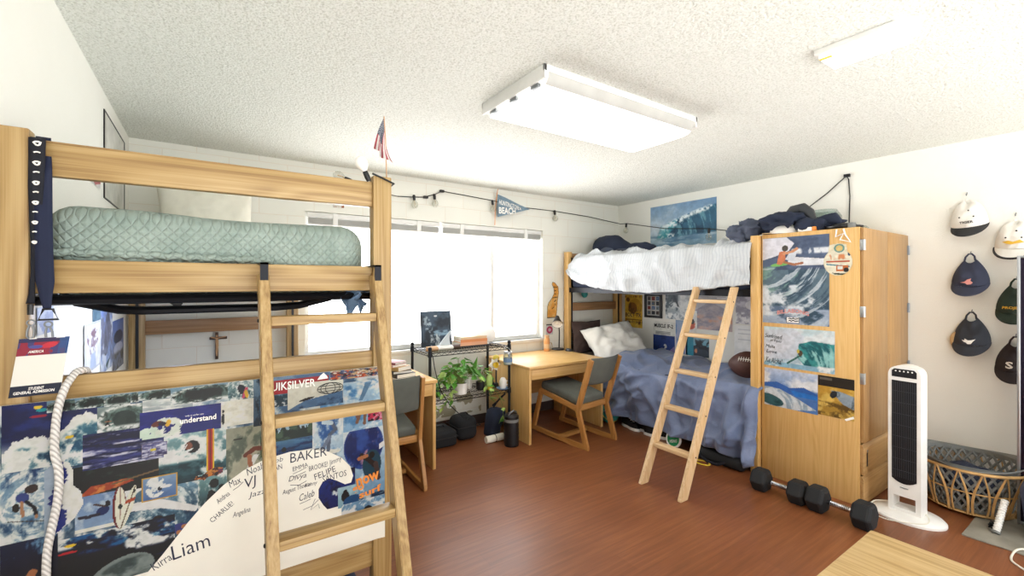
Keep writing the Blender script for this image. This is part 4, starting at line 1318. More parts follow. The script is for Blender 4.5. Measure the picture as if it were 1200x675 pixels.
# small flag on a stick, on top of the bunk post
FL = thing('flag', 'small american flag on a stick, on top of the oak bunk post', 'flag', (.545, 1.63, 1.838))
obj('stick', tube(BM(), [(.548, 1.63, 1.838), (.544, 1.63, 1.98), (.538, 1.63, 2.068)], .0022, 6), 'tan', FL)
def flag_paint(nx, ny):
    a = Cv(nx, ny)
    k = (a.y * 13).astype(int) % 2 == 0
    a.put(k, '#b04452'); a.put(~k, '#f0ecea')
    m = (a.x < .55) & (a.y > .38); a.put(m, '#303a58')
    st = (((a.x * 26).astype(int) + (a.y * 26).astype(int)) % 2 == 0) & m
    a.put(st & ((a.x * 26 % 1 - .5) ** 2 + (a.y * 26 % 1 - .5) ** 2 < .14), '#e9e9ea')
    return a
cvf = flag_paint(90, 60)
sh_ = sheet('flag_cloth', cvf, (0, 0, 0), XA, ZA, 1, 1, None, 0)
co_ = np.zeros(len(sh_.data.vertices) * 3); sh_.data.vertices.foreach_get('co', co_); co_ = co_.reshape(-1, 3)
out = []
for (a, _, b) in co_:
    # hoist edge along the stick, fly end drooping and fanning out below
    root = Vector((.5385 + .004 * (1 - b), 1.63, 2.066 - (1 - b) * .075))
    ang = R(-98 + 0 * b) + (1 - b) * R(22)
    L = .125 * a
    p = root + Vector((math.cos(ang) * L * .9 - .036 * a * b - .012 * a * math.sin(b * 5) , .010 * math.sin(b * 11 + a * 3) * a - .012 * a, math.sin(ang) * L * (.78 + .22 * b)))
    p.x -= .006 * math.sin(a * PI)
    out.append(p - Vector(FL.location))
sh_.data.vertices.foreach_set('co', np.array(out).ravel()); sh_.parent = FL; sh_.location = (0, 0, 0)
sh_.data.polygons.foreach_set('use_smooth', [True] * len(sh_.data.polygons))
# ------------------------------------------------------------------ wall by the near bunk
def poster(name, lab, cat, cv, O, xd, yd, w, h, off=.003, mask=None, group=None, curl=None):
    o = sheet(name, cv, O, xd, yd, w, h, None, off, mask, curl)
    return tag(o, lab, cat, group)

xw = XL
PF = thing('picture_frame', 'thin black framed white picture high on the wall beside the near bunk', 'picture', (xw + .01, 3.45, 1.895))
bm = BM()
for a in ((3.107, 3.787, 1.895, 1.901), (3.107, 3.787, 2.351, 2.357), (3.107, 3.119, 1.901, 2.351), (3.775, 3.787, 1.901, 2.351)):
    box(bm, xw + .0005, xw + .006, *a)
obj('frame', bm, 'black', PF)
cv = Cv(60, 40, '#f1f0ea'); cv.mix('#dcdcd4', 3, 3, 4)
sheet('picture', cv, (xw + .003, 3.118, 1.900), YA, ZA, .658, .452, PF, 0)
cv = Cv(50, 30, '#eceaea'); cv.poly([(0, .3), (.5, .9), (.6, .8), (.1, .1)], '#c0505a'); cv.poly([(.3, .1), (.95, .6), (1, .3), (.5, 0)], '#c0505a'); cv.poly([(.7, .6), (1, 1), (1, .55)], '#4a5a80')
a = at_x(104, 210, xw); b = at_x(117, 224, xw)
poster('wall_sticker', 'small red and blue sticker on the wall next to the black framed picture', 'sticker', cv, (xw, a.y, b.z + .01), YA, ZA, b.y - a.y, .085)
def wl(nm, lab, u0, u1, v0, v1, fn, off=.003):
    """a sheet on the wall beside the near bunk; v0, v1 measured at its u0 edge"""
    a, b, c = at_x(u0, v0, xw), at_x(u0, v1, xw), at_x(u1, v0, xw)
    w, h = c.y - a.y, a.z - b.z
    cv = Cv(max(8, int(w / .006)), max(8, int(h / .006))); fn(cv)
    poster(nm, lab, 'poster', cv, (xw, a.y, b.z), YA, ZA, w, h, off)
def f(c): c.grad('#9fb4e4', '#b4c6ee'); c.mix('#7f97d8', 3, 3, 4); c.poly([(0, 0), (.4, 0), (0, .5)], '#dfe6f6')
wl('poster', 'pale blue torn poster behind the lanyard under the near upper bunk', 42, 61, 361, 394, f)
def f(c): c.grad('#50748a', '#456a80'); c.mix('#6f92a4', 3, 4, 4)
wl('poster', 'slate blue strip poster beside the drawing of a figure', 108, 117, 354, 390, f)
def f(c):
    c.grad('#f2f3f6', '#f2f3f6'); c.put(c.ellm(.5, .68, .36, .2) & (fbm(c.w, c.h, 9, 12, 4) > .58), '#8a6a7a'); c.put(c.ellm(.5, .5, .2, .3) & (fbm(c.w, c.h, 9, 9, 7) > .56), '#9a8494'); c.poly([(.3, 0), (.7, 0), (.62, .35), (.38, .35)], '#bccbe6'); c.line([(.06, .02), (.94, .02), (.94, .98), (.06, .98), (.06, .02)], .012, '#c9ccd4')
wl('poster', 'white poster with a drawn figure on the wall under the near upper bunk', 97, 116.5, 381, 441, f, .005)
def f(c):
    c.grad('#8fa4cc', '#7f9ade'); c.mix('#dfe6f2', 3, 3, 4, .45, .65); c.ell(.5, .6, .38, .22, '#5a5d6c', 1.1); c.poly([(.4, .1), (.8, .2), (1, .3), (.5, .02)], '#2f5a58'); c.mix('#7a7f96', 5, 6, 9, .6, .7)
wl('poster', 'blue and grey collage poster next to the drawing of a figure', 117, 131, 363, 440, f)
def f(c):
    c.grad('#8d93a4', '#6a88d0'); c.ell(.5, .65, .4, .14, '#3f4860'); c.ell(.5, .42, .4, .12, '#c8cfe8'); c.mix('#54524e', 5, 6, 6, .5, .65, c.y < .35)
wl('poster', 'narrow dark blue photo poster closest to the far corner of the near bunk', 131, 144, 377, 438, f)

# crucifix
X = thing('crucifix', 'small dark wooden crucifix on the white block wall', 'crucifix', (.053, 3.98, .88))
bm = BM(); box(bm, .043, .063, 3.975, 3.992, .885, 1.085, .003); box(bm, .008, .118, 3.974, 3.990, 1.032, 1.052, .003)
obj('cross', bm, 'bonewood', X)
bm = BM()
tube(bm, [(.053, 3.970, 1.045), (.053, 3.966, 1.02), (.055, 3.966, .985), (.052, 3.968, .94), (.053, 3.97, .91)], [.006, .010, .009, .007, .004], 8)
ball(bm, (.053, 3.964, 1.058), .008, .008, .009, 10, 8)
tube(bm, [(.016, 3.97, 1.052), (.035, 3.968, 1.046), (.053, 3.966, 1.040), (.071, 3.968, 1.046), (.11, 3.97, 1.052)], .004, 6)
obj('figurine', bm, 'tan', X)

# ------------------------------------------------------------------ pennant, string lights
PN = thing('pennant', 'slate blue beach pennant pinned on the wall above the window', 'pennant', (2.503, 3.948, 2.144))
cv = Cv(110, 70, '#7f9bb0'); cv.mix('#8aa5b8', 4, 3, 3)
sheet('pennant_felt', cv, (2.51, 3.948, 2.144), XA, ZA, .43, .244, PN, 0, [(0, 0), (.0, 1), (1, .5)], curl=lambda x, y: .006 * np.sin(x * 7))
obj('stick', tube(BM(), [(2.478, 3.952, 2.06), (2.485, 3.952, 2.25), (2.515, 3.952, 2.44)], .004, 6), 'printorange', PN)
lettering('HUNTINGTON', (2.522, 3.948, 2.282), XA, ZA, .25, .05, 'printwhite', PN, .009, R(-10), 0, .02)
lettering('BEACH', (2.522, 3.948, 2.182), XA, ZA, .215, .07, 'printwhite', PN, .009, R(2), 0, .03)
lettering('CA', (2.76, 3.948, 2.243), XA, ZA, .05, .03, 'printwhite', PN, .009, R(0), 0, .02)

SL = thing('string_lights', 'black string of clear bulbs strung round the top of the room', 'string lights', (2.4, 3.95, 2.3))
yw = 3.965
P = [Vector((.484, 1.594, 1.842)), Vector((.520, 1.592, 1.830)), Vector((.563, 1.594, 1.815)), Vector((.566, 1.66, 1.812)), Vector((.80, 3.2, 2.15))]
P += [at_y(u, v, yw) for u, v in ((466, 230), (484, 231), (497, 231), (509, 228), (518, 224), (545, 229), (577, 235), (612, 243), (650, 247.5), (690, 254))]
P += [Vector((4.36, 3.93, 2.21)), at_x(735, 262, 4.33), at_x(780, 268, 4.33), at_x(831, 268, 4.33), at_x(850, 270, 4.33), at_x(866, 271, 4.33)]
P += [Vector((4.0, 1.82, 1.87)), Vector((3.62, 1.70, 1.855)), Vector((3.56, 1.6, 1.84)), Vector((3.75, 1.52, 1.90))]
P += [at_x(945, 245, 4.385), at_x(970, 226, 4.385), at_x(992, 206, 4.385), at_x(994.5, 210, 4.39), at_x(996, 230, 4.39), at_x(995, 262, 4.39), Vector((4.39, 1.47, 1.84))]
obj('cord', tube(BM(), P[5:], .0045, 6), 'cord', SL)
obj('cord', tube(BM(), P[:4] + [Vector((.72, 2.8, 2.07)), Vector((.95, 3.6, 2.2)), P[5]], .0035, 6), 'cord', SL)
def bulb(p, d, k=1., mat='bulbglass'):
    """socket and clear globe hanging from p along d"""
    d = Vector(d).normalized()
    T = Matrix.Translation(p) @ d.to_track_quat('Z', 'Y').to_matrix().to_4x4()
    s = obj('socket', lathe(BM(), [(0, -.004), (.012 * k, -.004), (.015 * k, .01), (.014 * k, .045 * k), (.011 * k, .05 * k), (0, .05 * k)], T=T, seg=12), 'black', SL)
    obj('bulb', lathe(BM(), [(.010 * k, .046 * k), (.016 * k, .055 * k), (.030 * k, .075 * k), (.034 * k, .095 * k), (.028 * k, .116 * k), (.014 * k, .128 * k), (0, .131 * k)], T=T, seg=16), mat, s)
    f = BM(); tube(f, [p + d * .05 * k, p + d * .08 * k + Vector((.006, 0, 0)), p + d * .1 * k], .0018, 5)
    obj('filament', f, 'brassy', s)
p = at_y(432, 211, 1.60)
bulb(p, (-.45, 0, 1), .66, 'printwhite')
bulb(Vector((.43, 1.665, 1.822)), (-.9, .2, .32), .5)
for u, v in ((485, 229), (509, 228), (577, 235), (650, 247)):
    bulb(at_y(u, v, yw - .005), (.05, -.1, -1), .95)
bulb(at_x(734, 262, 4.33), (-.1, 0, -1), .95); bulb(at_x(831, 268, 4.33), (-.1, 0, -1), .95); bulb(at_x(944, 245, 4.38), (-.5, -.1, -1), 1.1)
for u, v in ((499, 231), (518, 224)):
    q = at_y(u, v, 3.98); obj('wall_clip', box(BM(), q.x - .022, q.x + .022, q.y - .012, q.y + .02, q.z - .012, q.z + .012, .004), 'black', SL)
q = at_x(992.5, 206, 4.385); obj('wall_clip', box(BM(), q.x - .012, 4.4, q.y - .022, q.y + .022, q.z - .012, q.z + .014, .004), 'black', SL)

BL = thing('hanging_bulb', 'small teal glass bulb hanging under the far upper bunk by the headboard', 'bulb', at_x(685, 345, 3.7))
p = at_x(685, 338, 3.7)
obj('wire', tube(BM(), [p + Vector((0, 0, .05)), p], .0025, 6), 'cord', BL)
obj('bulb', lathe(BM(), [(0, .03), (.02, .028), (.022, -.01), (.036, -.045), (.040, -.075), (.024, -.105), (0, -.112)], p, 14), 'teal', BL)

# orange cut-out and little stickers by the window
cv = Cv(60, 120, '#f0a94e'); cv.mix('#f6c478', 4, 6, 4, .45, .6)
outl = [(.05, .0), (.08, .32), (.18, .43), (.42, .55), (.60, .68), (.58, .8), (.42, .93), (.5, 1), (.7, .97), (.95, .86), (1, .7), (.9, .45), (.85, .2), (.8, .0)]
for a in zip(outl, outl[1:] + outl[:1]): cv.line(list(a), .035, '#3a2a1c')
for k in range(7):
    cv.line([(.45 + .4 * ((k * 37) % 10) / 10, .25 + .1 * k), (.60 + .3 * ((k * 53) % 10) / 10, .30 + .09 * k)], .022, '#4a3220')
poster('wall_sticker', 'tall orange curling cut-out sticker on the wall beside the window', 'sticker', cv, (3.20, 3.995, 1.05), XA, ZA, .19, .42, 0., outl)
cv = Cv(40, 50, '#dfe0e0'); cv.ell(.5, .45, .45, .35, '#c0406c'); cv.ell(.5, .45, .2, .16, '#e9c4d0'); cv.rect(0, 1, .88, 1, '#4a4a50')
poster('wall_sticker', 'small pink round sticker on the wall above the desk with the lamp', 'sticker', cv, (3.20, 3.995, .86), XA, ZA, .10, .12, 0.)
cv = Cv(30, 24, '#eeeae0'); cv.mix('#a8603c', 5, 4, 3, .5, .6)
poster('wall_sticker', 'tiny rust brown sticker on the wall above the window blind', 'sticker', cv, (.88, 3.995, 2.10), XA, ZA, .09, .06, 0.)

# ------------------------------------------------------------------ desks and chairs
def desk(lab, x0, x1, y0, y1, h, pm='maple_'):
    t = thing('desk', lab, 'desk', ((x0 + x1) / 2, (y0 + y1) / 2, 0), group='student desks')
    obj('desk_top', box(BM(), x0 - .008, x1 + .008, y0 - .012, y1, h - .026, h, .005), pm + 'x', t)
    for a in (x0, x1 - .026):
        obj('side_panel', box(BM(), a, a + .026, y0 + .004, y1 - .005, 0, h - .026, .003), pm + 'z', t)
    obj('back_panel', box(BM(), x0 + .026, x1 - .026, y1 - .06, y1 - .04, .25, h - .026), pm + 'x', t)
    obj('drawer_front', box(BM(), x0 + .028, x1 - .028, y0 + .004, y0 + .024, h - .122, h - .032, .003), pm + 'x', t)
    return t
DR = desk('oak desk holding the black desk lamp, beside the far bunk', 2.372, 3.30, 3.20, 3.955, .70)
DL = desk('oak desk with a stack of books, behind the near bunk', .63, 1.468, 3.20, 3.955, .70)

def bar(bm, p, q, w, x0, x1, bev=.003):
    p, q = Vector((0, *p)), Vector((0, *q)); d = (q - p).normalized(); n = Vector((0, -d.z, d.y)) * w / 2
    vs = []
    for x in (x0, x1):
        for c in (p + n, p - n, q - n, q + n): vs.append(bm.verts.new((x, c.y, c.z)))
    a = vs
    fs = [bm.faces.new([a[i] for i in f]) for f in ((0, 1, 2, 3), (7, 6, 5, 4), (0, 4, 5, 1), (1, 5, 6, 2), (2, 6, 7, 3), (3, 7, 4, 0))]
    bmesh.ops.bevel(bm, geom=list(set(e for f in fs for e in f.edges)), offset=bev, segments=2, affect='EDGES')
def chair(lab, loc, rz, top_s=-.03):
    t = thing('desk_chair', lab, 'chair', loc, rz, group='grey upholstered desk chairs')
    W = .215; tk = .026
    for s in (-1, 1):
        x0, x1 = (s * W, s * (W - tk)) if s < 0 else (s * (W - tk), s * W)
        bm = BM(); bar(bm, (.685, .028), (.575, .425), .045, x0, x1); obj('leg', bm, 'chairwood_z', t, world=False)
        bm = BM(); bar(bm, (.02, .012), (.125, .35), .05, x0, x1); bar(bm, (.118, .335), (top_s, .79), .05, x0, x1); obj('back_post', bm, 'chairwood_z', t, world=False)
        bm = BM(); bar(bm, (.0, .022), (.20, .022), .044, x0 + .001, x1 - .001); bar(bm, (.19, .022), (.71, .05), .044, x0 + .001, x1 - .001); obj('runner', bm, 'chairwood_y', t, world=False)
        bm = BM(); bar(bm, (.10, .335), (.60, .425), .045, x0 + .0015, x1 - .0015); obj('seat_rail', bm, 'chairwood_y', t, world=False)
    bm = BM(); box(bm, -W + tk, W - tk, .33, .38, .014, .044, .003); obj('stretcher', bm, 'chairwood_x', t, world=False)
    bm = BM(); box(bm, -W + tk, W - tk, .115, .14, .315, .365, .003); obj('stretcher', bm, 'chairwood_x', t, world=False)
    bm = BM(); box(bm, -W + tk + .002, W - tk - .002, 0, .48, 0, .075, .025, 4)
    bmesh.ops.subdivide_edges(bm, edges=[e for e in bm.edges if e.calc_length() > .2], cuts=6, use_grid_fill=True)
    for v in bm.verts:
        if v.co.z > .04: v.co.z += .014 * (1 - (v.co.x / .19) ** 2) * (1 - ((v.co.y - .24) / .24) ** 2)
    bm.transform(Matrix.Translation((0, .135, .352)) @ Matrix.Rotation(R(10.2), 4, 'X'))
    obj('seat', bm, 'greyfabric', t, world=False, angle=60)
    bm = BM()
    def bk(side):
        def fn(u, v):
            x = (u - .5) * 2 * (W - .002)
            z = .555 + v * .245
            s_ = .118 + (top_s - .118) * (z - .335) / .455
            c = -.045 * (1 - (x / W) ** 2) + .012
            th = .02 * (math.sin(min(1, max(0, v * (1 - v) * 7)) * PI / 2)) * (1 if abs(x) < W - .004 else .8)
            return Vector((x * (1 - .0), s_ + c + side * (.004 + th * .5), z))
        return fn
    surf(bm, bk(1), 20, 12); surf(bm, bk(-1), 20, 12); bmesh.ops.remove_doubles(bm, verts=bm.verts[:], dist=.0005)
    # close the rim
    ed = [e for e in bm.edges if e.is_boundary]
    if ed: bmesh.ops.bridge_loops(bm, edges=ed)
    for v in bm.verts: v.co.x *= .877
    obj('backrest', bm, 'greyfabric', t, world=False, angle=60)
    return t
chair('oak chair with grey seat pulled up to the desk with the lamp', (2.915, 2.83, 0), R(7))
chair('oak chair with grey seat behind the near bunk ladder, at the desk with books', (1.05, 2.90, 0), R(0), .06)

def book(lab, c, w, d, h, rz, col, name='book', grp='books stacked on the desk behind the near bunk', cat='book'):
    t = thing(name, lab, cat, c, rz, grp)
    obj('cover', _cover(w, d, h), col, t, world=False)
    bm = BM(); box(bm, -w / 2 + .004, w / 2 - .003, -d / 2 + .003, d / 2 - .003, .0022, h - .0022); obj('pages', bm, 'paper', t, world=False, smooth=False)
def _cover(w, d, h):
    bm = BM()
    box(bm, -w / 2, w / 2, -d / 2, d / 2, 0, .002, .0005); box(bm, -w / 2, w / 2, -d / 2, d / 2, h - .002, h, .0005); box(bm, -w / 2, -w / 2 + .003, -d / 2, d / 2, .0018, h - .0018)
    return bm
for a in (('bookred', '#8d4a4c'), ('bookgreen', '#5f7a6a'), ('bookblack', '#24242a'), ('bookcream', '#ddd6c4'), ('booktan', '#c2a067'), ('bookpink', '#c9a5a0'), ('bookpeach', '#e0a580'), ('bookorange', '#d98a54'), ('booksand', '#d9b890')):
    M[a[0]] = plain(a[0] + '_cover', a[1], .5)
z = .70
for lab, col, w, d, h, dx, dy, rz in (
        ('cream book lying at the bottom of the desk stack', 'bookcream', .17, .24, .022, 0, 0, .12),
        ('black covered book second from the bottom of the desk stack', 'bookblack', .165, .235, .030, .004, .0, .16),
        ('white book with black spine in the middle of the desk stack', 'bookblack', .155, .225, .020, -.004, .01, .02),
        ('tan book just above the black spined one in the desk stack', 'booktan', .14, .21, .032, -.03, .0, .45),
        ('dusty pink book second from the top of the desk stack', 'bookpink', .13, .20, .018, -.05, .01, .3),
        ('dark red book on the very top of the desk stack', 'bookred', .13, .195, .016, -.055, .01, .5)):
    book(lab, (1.245 + dx, 3.42 + dy, z), w, d, h, rz, col); z += h + .0004

# ------------------------------------------------------------------ wire shelf between the desks
SX0, SX1, SY0, SY1 = 1.535, 2.335, 3.47, 3.86
WS = thing('wire_shelf', 'black wire shelf unit standing under the window between the desks', 'shelf', ((SX0 + SX1) / 2, (SY0 + SY1) / 2, 0))
for x in (SX0, SX1):
    for y in (SY0, SY1):
        bm = BM(); lathe(bm, [(0, 0), (.014, 0), (.014, .02), (.0125, .025), (.0125, .885), (.016, .887), (.016, .908), (.009, .915), (0, .916)], (x, y, 0), 12)
        for zz in (.455, .86): lathe(bm, [(.0126, -.03), (.019, -.03), (.017, .02), (.0126, .02)], (x, y, zz), 12)
        obj('post', bm, 'blackmetal', WS)
for zz in (.455, .86):
    bm = BM()
    for (a, b) in (((SX0, SY0), (SX1, SY0)), ((SX1, SY0), (SX1, SY1)), ((SX1, SY1), (SX0, SY1)), ((SX0, SY1), (SX0, SY0))):
        A, B = Vector((*a, zz)), Vector((*b, zz))
        tube(bm, [A, B], .0036, 6); tube(bm, [A - ZA * .026, B - ZA * .026], .0036, 6)
        n = int((B - A).length / .026)
        tube(bm, [A.lerp(B, i / n) - ZA * (.003 if i % 2 else .024) for i in range(n + 1)], .0022, 5)
    for k in range(1, 32):
        x = SX0 + (SX1 - SX0) * k / 32
        tube(bm, [(x, SY0, zz + .003), (x, SY1, zz + .003)], .002, 5)
    for y in (SY0 + .13, SY0 + .26): tube(bm, [(SX0, y, zz - .002), (SX1, y, zz - .002)], .003, 6)
    obj('wire_tier', bm, 'blackmetal', WS)
zs, zm = .8655, .4605

# things on the top tier
t = thing('art_print', 'dark blue grey art panel leaning on the window behind the wire shelf', 'picture', (1.76, 3.84, zs))
cv = Cv(70, 80, '#39485a'); cv.grad('#35465a', '#4a5f74'); cv.mix('#24303e', 3, 3, 4, .45, .7); cv.mix('#a9bccb', 14, 14, 6, .5, .6, cv.ellm(.22, .62, .12, .26, .3)); cv.ell(.48, .86, .05, .025, '#e8eef2'); cv.mix('#8fb0c8', 3, 6, 8, .55, .7, (cv.y < .45) & (cv.y > .3) & (cv.x > .4)); cv.mix('#c9d4dc', 10, 8, 12, .5, .62, (cv.x > .3) & (cv.x < .6) & (cv.y < .35))
lean = Vector((0, .10, .995)).normalized()
sheet('print', cv, (1.60, 3.80, zs + .002), XA, lean, .305, .325, t, .002)
bm = BM(); prism(bm, [(0, 0), (.305, 0), (.305, .325), (0, .325)], Vector((1.60, 3.80, zs + .002)) + Vector((0, .012, 0)), XA, lean, .011); obj('panel', bm, 'black', t, smooth=False)
bm = BM()
bp = []
for a in np.linspace(0, 1, 14): bp.append((-.085 + .05 * a ** .7 + .105 * a ** 1.6, .165 * a))
for a in np.linspace(1, 0, 14)[1:]: bp.append((.035 + .035 * a ** 3 - .0 * a - .02 * math.sin(a * PI), .165 * a))
prism(bm, bp, (1.735, 3.56, zs + .012), XA, ZA, .008)
t = thing('surf_fin', 'white surfboard fin mounted on a small wooden base on the wire shelf', 'surf fin', (1.735, 3.555, zs))
bm.transform(Matrix.Translation((1.735, 3.555, zs)) @ Matrix.Scale(1.18, 4) @ Matrix.Translation((-1.735, -3.555, -zs)))
obj('fin', bm, 'greyblue', t, angle=30)
bm = BM(); surf(bm, lambda u, v: Vector((1.70 + (u - .5) * .33, 3.555 + .045 * math.sqrt(max(0, 1 - (2 * u - 1) ** 4)) * math.cos(v * 2 * PI), zs + .022 + .021 * math.sin(v * 2 * PI))), 30, 12); bmesh.ops.remove_doubles(bm, verts=bm.verts[:], dist=.0005)
for f_ in bm.faces:
    cx_ = f_.calc_center_median().x
    f_.material_index = 0 if cx_ < 1.63 else (1 if cx_ < 1.78 else 2)
obj('base', bm, ['tan', 'white', 'bonewood'], t)
z = zs
for lab, col, w, d, h, dx, rz in (('dark thin book at the bottom of the shelf-top stack', 'bookblack', .17, .30, .014, 0, -.02), ('peach coloured book second in the shelf-top stack', 'bookpeach', .165, .28, .030, -.005, 0), ('orange book third in the shelf-top stack', 'bookorange', .16, .275, .026, 0, -.03), ('sand coloured book on top of the shelf-top stack', 'booksand', .16, .275, .022, -.004, .03)):
    book(lab, (2.03 + dx, 3.67, z), w, d, h, PI / 2 + rz, col, grp='books stacked on the wire shelf'); z += h + .0004
t = thing('globe_lamp', 'round white globe lamp on top of the wire shelf by the window', 'lamp', (2.215, 3.72, zs))
obj('base', lathe(BM(), [(0, 0), (.045, 0), (.048, .006), (.04, .015), (0, .016)], (2.20, 3.70, zs), 20), 'white', t)
obj('globe', lathe(BM(), [(.03, .014), (.08, .026), (.108, .065), (.112, .10), (.095, .145), (.055, .175), (0, .185)], (2.20, 3.70, zs), 24), 'printwhite', t)
t = thing('glass_jar', 'labelled glass jar hanging from the wire shelf post beside the desk', 'jar', (2.30, 3.425, .72))
lathe(bm := BM(), [(0, 0), (.038, 0), (.042, .006), (.042, .085), (.035, .10), (.035, .105)], (2.29, 3.425, .70), 20); obj('jar_body', bm, 'jarglass', t)
obj('jar_filling', lathe(BM(), [(0, .003), (.036, .003), (.038, .05), (0, .051)], (2.29, 3.425, .70), 20), 'papercool', t)
obj('lid', lathe(BM(), [(0, .104), (.037, .104), (.037, .118), (0, .119)], (2.29, 3.425, .70), 20), 'silver', t)
obj('hanger', tube(BM(), [(2.255, 3.425, .815), (2.27, 3.45, .85), (2.29, 3.466, .865), (2.31, 3.45, .85), (2.325, 3.425, .815)], .002, 6), 'silver', t)
obj('label', lathe(BM(), [(.0426, .025), (.0426, .06)], (2.29, 3.425, .70), 20), 'bluefoam', t)

# plants on the lower tier
def leaf(bm, p, d, L, Wd, droop, mi=0, twist=0.):
    d = Vector(d).normalized(); sdir = d.cross(ZA)
    sdir = sdir.normalized() if sdir.length > .05 else Vector((1, 0, 0))
    up = sdir.cross(d).normalized()
    sdir = (Matrix.Rotation(twist, 3, d) @ sdir); up = (Matrix.Rotation(twist, 3, d) @ up)
    def fn(u, v):
        w = Wd * math.sin(PI * min(1, u ** .62)) * (1 - .15 * u)
        return Vector(p) + d * L * u - ZA * droop * u * u + sdir * (v - .5) * w + up * (-.25 * w * (1 - abs(2 * v - 1)))
    surf(bm, fn, 8, 4, mi=mi)
def pothos(lab, c, n, spread, hgt, seed, pot, potmat, trail=()):
    rg = random.Random(seed)
    t = thing('potted_plant', lab, 'plant', c)
    obj('pot', lathe(BM(), pot, c, 28), potmat, t)
    pr = max(p[0] for p in pot); ph_ = max(p[1] for p in pot)
    obj('soil', lathe(BM(), [(0, ph_ - .012), (pr * .9, ph_ - .012)], c, 20), 'soil', t)
    fb, sb = BM(), BM()
    top = Vector(c) + Vector((0, 0, ph_ - .012))
    for k in range(n):
        a = rg.uniform(0, 2 * PI); e = rg.uniform(.0, 1.)
        r = spread * math.sqrt(rg.uniform(.05, 1))
        tip = top + Vector((r * math.cos(a) * 1.15, r * math.sin(a) * .75, hgt * (1 - .75 * (r / spread) ** 1.5) * rg.uniform(.55, 1.05)))
        mid = top.lerp(tip, .5) + Vector((0, 0, .04))
        tube(sb, [top + Vector((rg.uniform(-.02, .02), rg.uniform(-.02, .02), 0)), mid, tip], .0017, 5)
        leaf(fb, tip, (math.cos(a) * .8, math.sin(a) * .8 - .3, rg.uniform(-.5, .5)), rg.uniform(.055, .095), rg.uniform(.045, .07), rg.uniform(.01, .04), 0 if rg.random() < .75 else 1, rg.uniform(-.7, .7))
    for tr in trail:
        tube(sb, [Vector(q) for q in tr], .002, 5)
        for a, b in zip(tr, tr[1:]):
            for k in range(2):
                q = Vector(a).lerp(Vector(b), rg.random())
                leaf(fb, q, (rg.uniform(-1, 1), rg.uniform(-1, .2), rg.uniform(-.8, .2)), rg.uniform(.045, .075), rg.uniform(.035, .05), .02, 1 if rg.random() < .6 else 0, rg.uniform(-.8, .8))
    obj('stems', sb, 'stem', t); obj('leaves', fb, ['leaf', 'leafpale'], t, angle=80)
    return t
potw = [(0, 0), (.052, 0), (.056, .004), (.062, .10), (.058, .10), (.054, .09)]
pothos('leafy green pothos in a white pot on the wire shelf', (1.87, 3.56, zm), 72, .16, .26, 5, potw, 'white', [((1.83, 3.53, .55), (1.72, 3.48, .50), (1.66, 3.44, .42), (1.63, 3.43, .40))])
obj_ = None
potb = [(0, 0), (.036, 0), (.04, .004), (.044, .075), (.040, .075), (.038, .07)]
pothos('small dark pot with trailing pale leaves beside the desk with books', (1.64, 3.58, zm), 26, .10, .13, 11, potb, 'darkgrey', [((1.63, 3.56, .53), (1.60, 3.5, .50), (1.57, 3.45, .42), (1.59, 3.44, .34)), ((1.66, 3.56, .53), (1.70, 3.47, .48), (1.74, 3.45, .44))])
pothos('black pot of broad pale green leaves on the wire shelf', (2.10, 3.60, zm), 12, .08, .24, 23, potb, 'black', [((2.12, 3.58, .53), (2.2, 3.46, .45), (2.24, 3.44, .33), (2.25, 3.44, .22), (2.27, 3.43, .16)), ((2.12, 3.58, .53), (2.13, 3.47, .46), (2.11, 3.45, .4))])
t = thing('potted_plant', 'white vase with one large upright leaf on the wire shelf', 'plant', (2.03, 3.70, zm))
obj('vase', lathe(BM(), [(0, 0), (.03, 0), (.034, .05), (.026, .12), (.03, .15), (.026, .15)], (2.03, 3.70, zm), 20), 'white', t)
bm = BM(); leaf(bm, (2.05, 3.66, zm + .15), (.25, -.15, 1), .16, .11, .0, 0, .3); leaf(bm, (2.04, 3.67, zm + .13), (-.5, -.2, 1), .12, .08, .0, 0, .2); obj('leaves', bm, 'leaf', t, angle=80)
t = thing('cactus', 'pale green paddle cactus beside the black pot on the wire shelf', 'plant', (2.165, 3.55, zm))
obj('pot', lathe(BM(), [(0, 0), (.03, 0), (.034, .03), (.03, .03)], (2.165, 3.55, zm), 18), 'yellow', t)
obj('stem', lathe(BM(), [(0, .02), (.026, .025), (.034, .07), (.030, .11), (.016, .14), (0, .146)], (2.165, 3.55, zm), 18, sy=.7), 'leafpale', t)
t = thing('daffodil', 'white and yellow artificial flower leaning on the shelf post', 'flower', (2.225, 3.62, zm))
obj('vase', lathe(BM(), [(0, 0), (.03, 0), (.033, .04), (.02, .07), (.022, .08)], (2.225, 3.62, zm), 18), 'black', t)
obj('stem', tube(BM(), [(2.225, 3.62, zm + .07), (2.22, 3.60, .62), (2.23, 3.575, .68)], .004, 6), 'stem', t)
bm = BM()
for k in range(6):
    a = k * PI / 3
    leaf(bm, (2.225, 3.57, .685), (math.cos(a), -.25, math.sin(a)), .07, .055, .0, 0, 1.57)
obj('petals', bm, 'white', t, angle=80)
T = Matrix.Translation((2.225, 3.565, .685)) @ Matrix.Rotation(R(90), 4, 'X')
obj('trumpet', lathe(BM(), [(0, 0), (.018, 0), (.024, .03), (.030, .04), (.024, .04), (.018, .01), (0, .01)], T=T, seg=16), 'yellow', t)
t = thing('lemon', 'yellow lemon-shaped ornament in a dark cup, above the white flower', 'ornament', (2.285, 3.62, zm))
obj('cup', lathe(BM(), [(0, 0), (.024, 0), (.022, .03), (.008, .04), (.008, .21), (.026, .22), (.03, .255), (.026, .255), (.02, .225), (0, .222)], (2.285, 3.62, zm), 18), 'black', t)
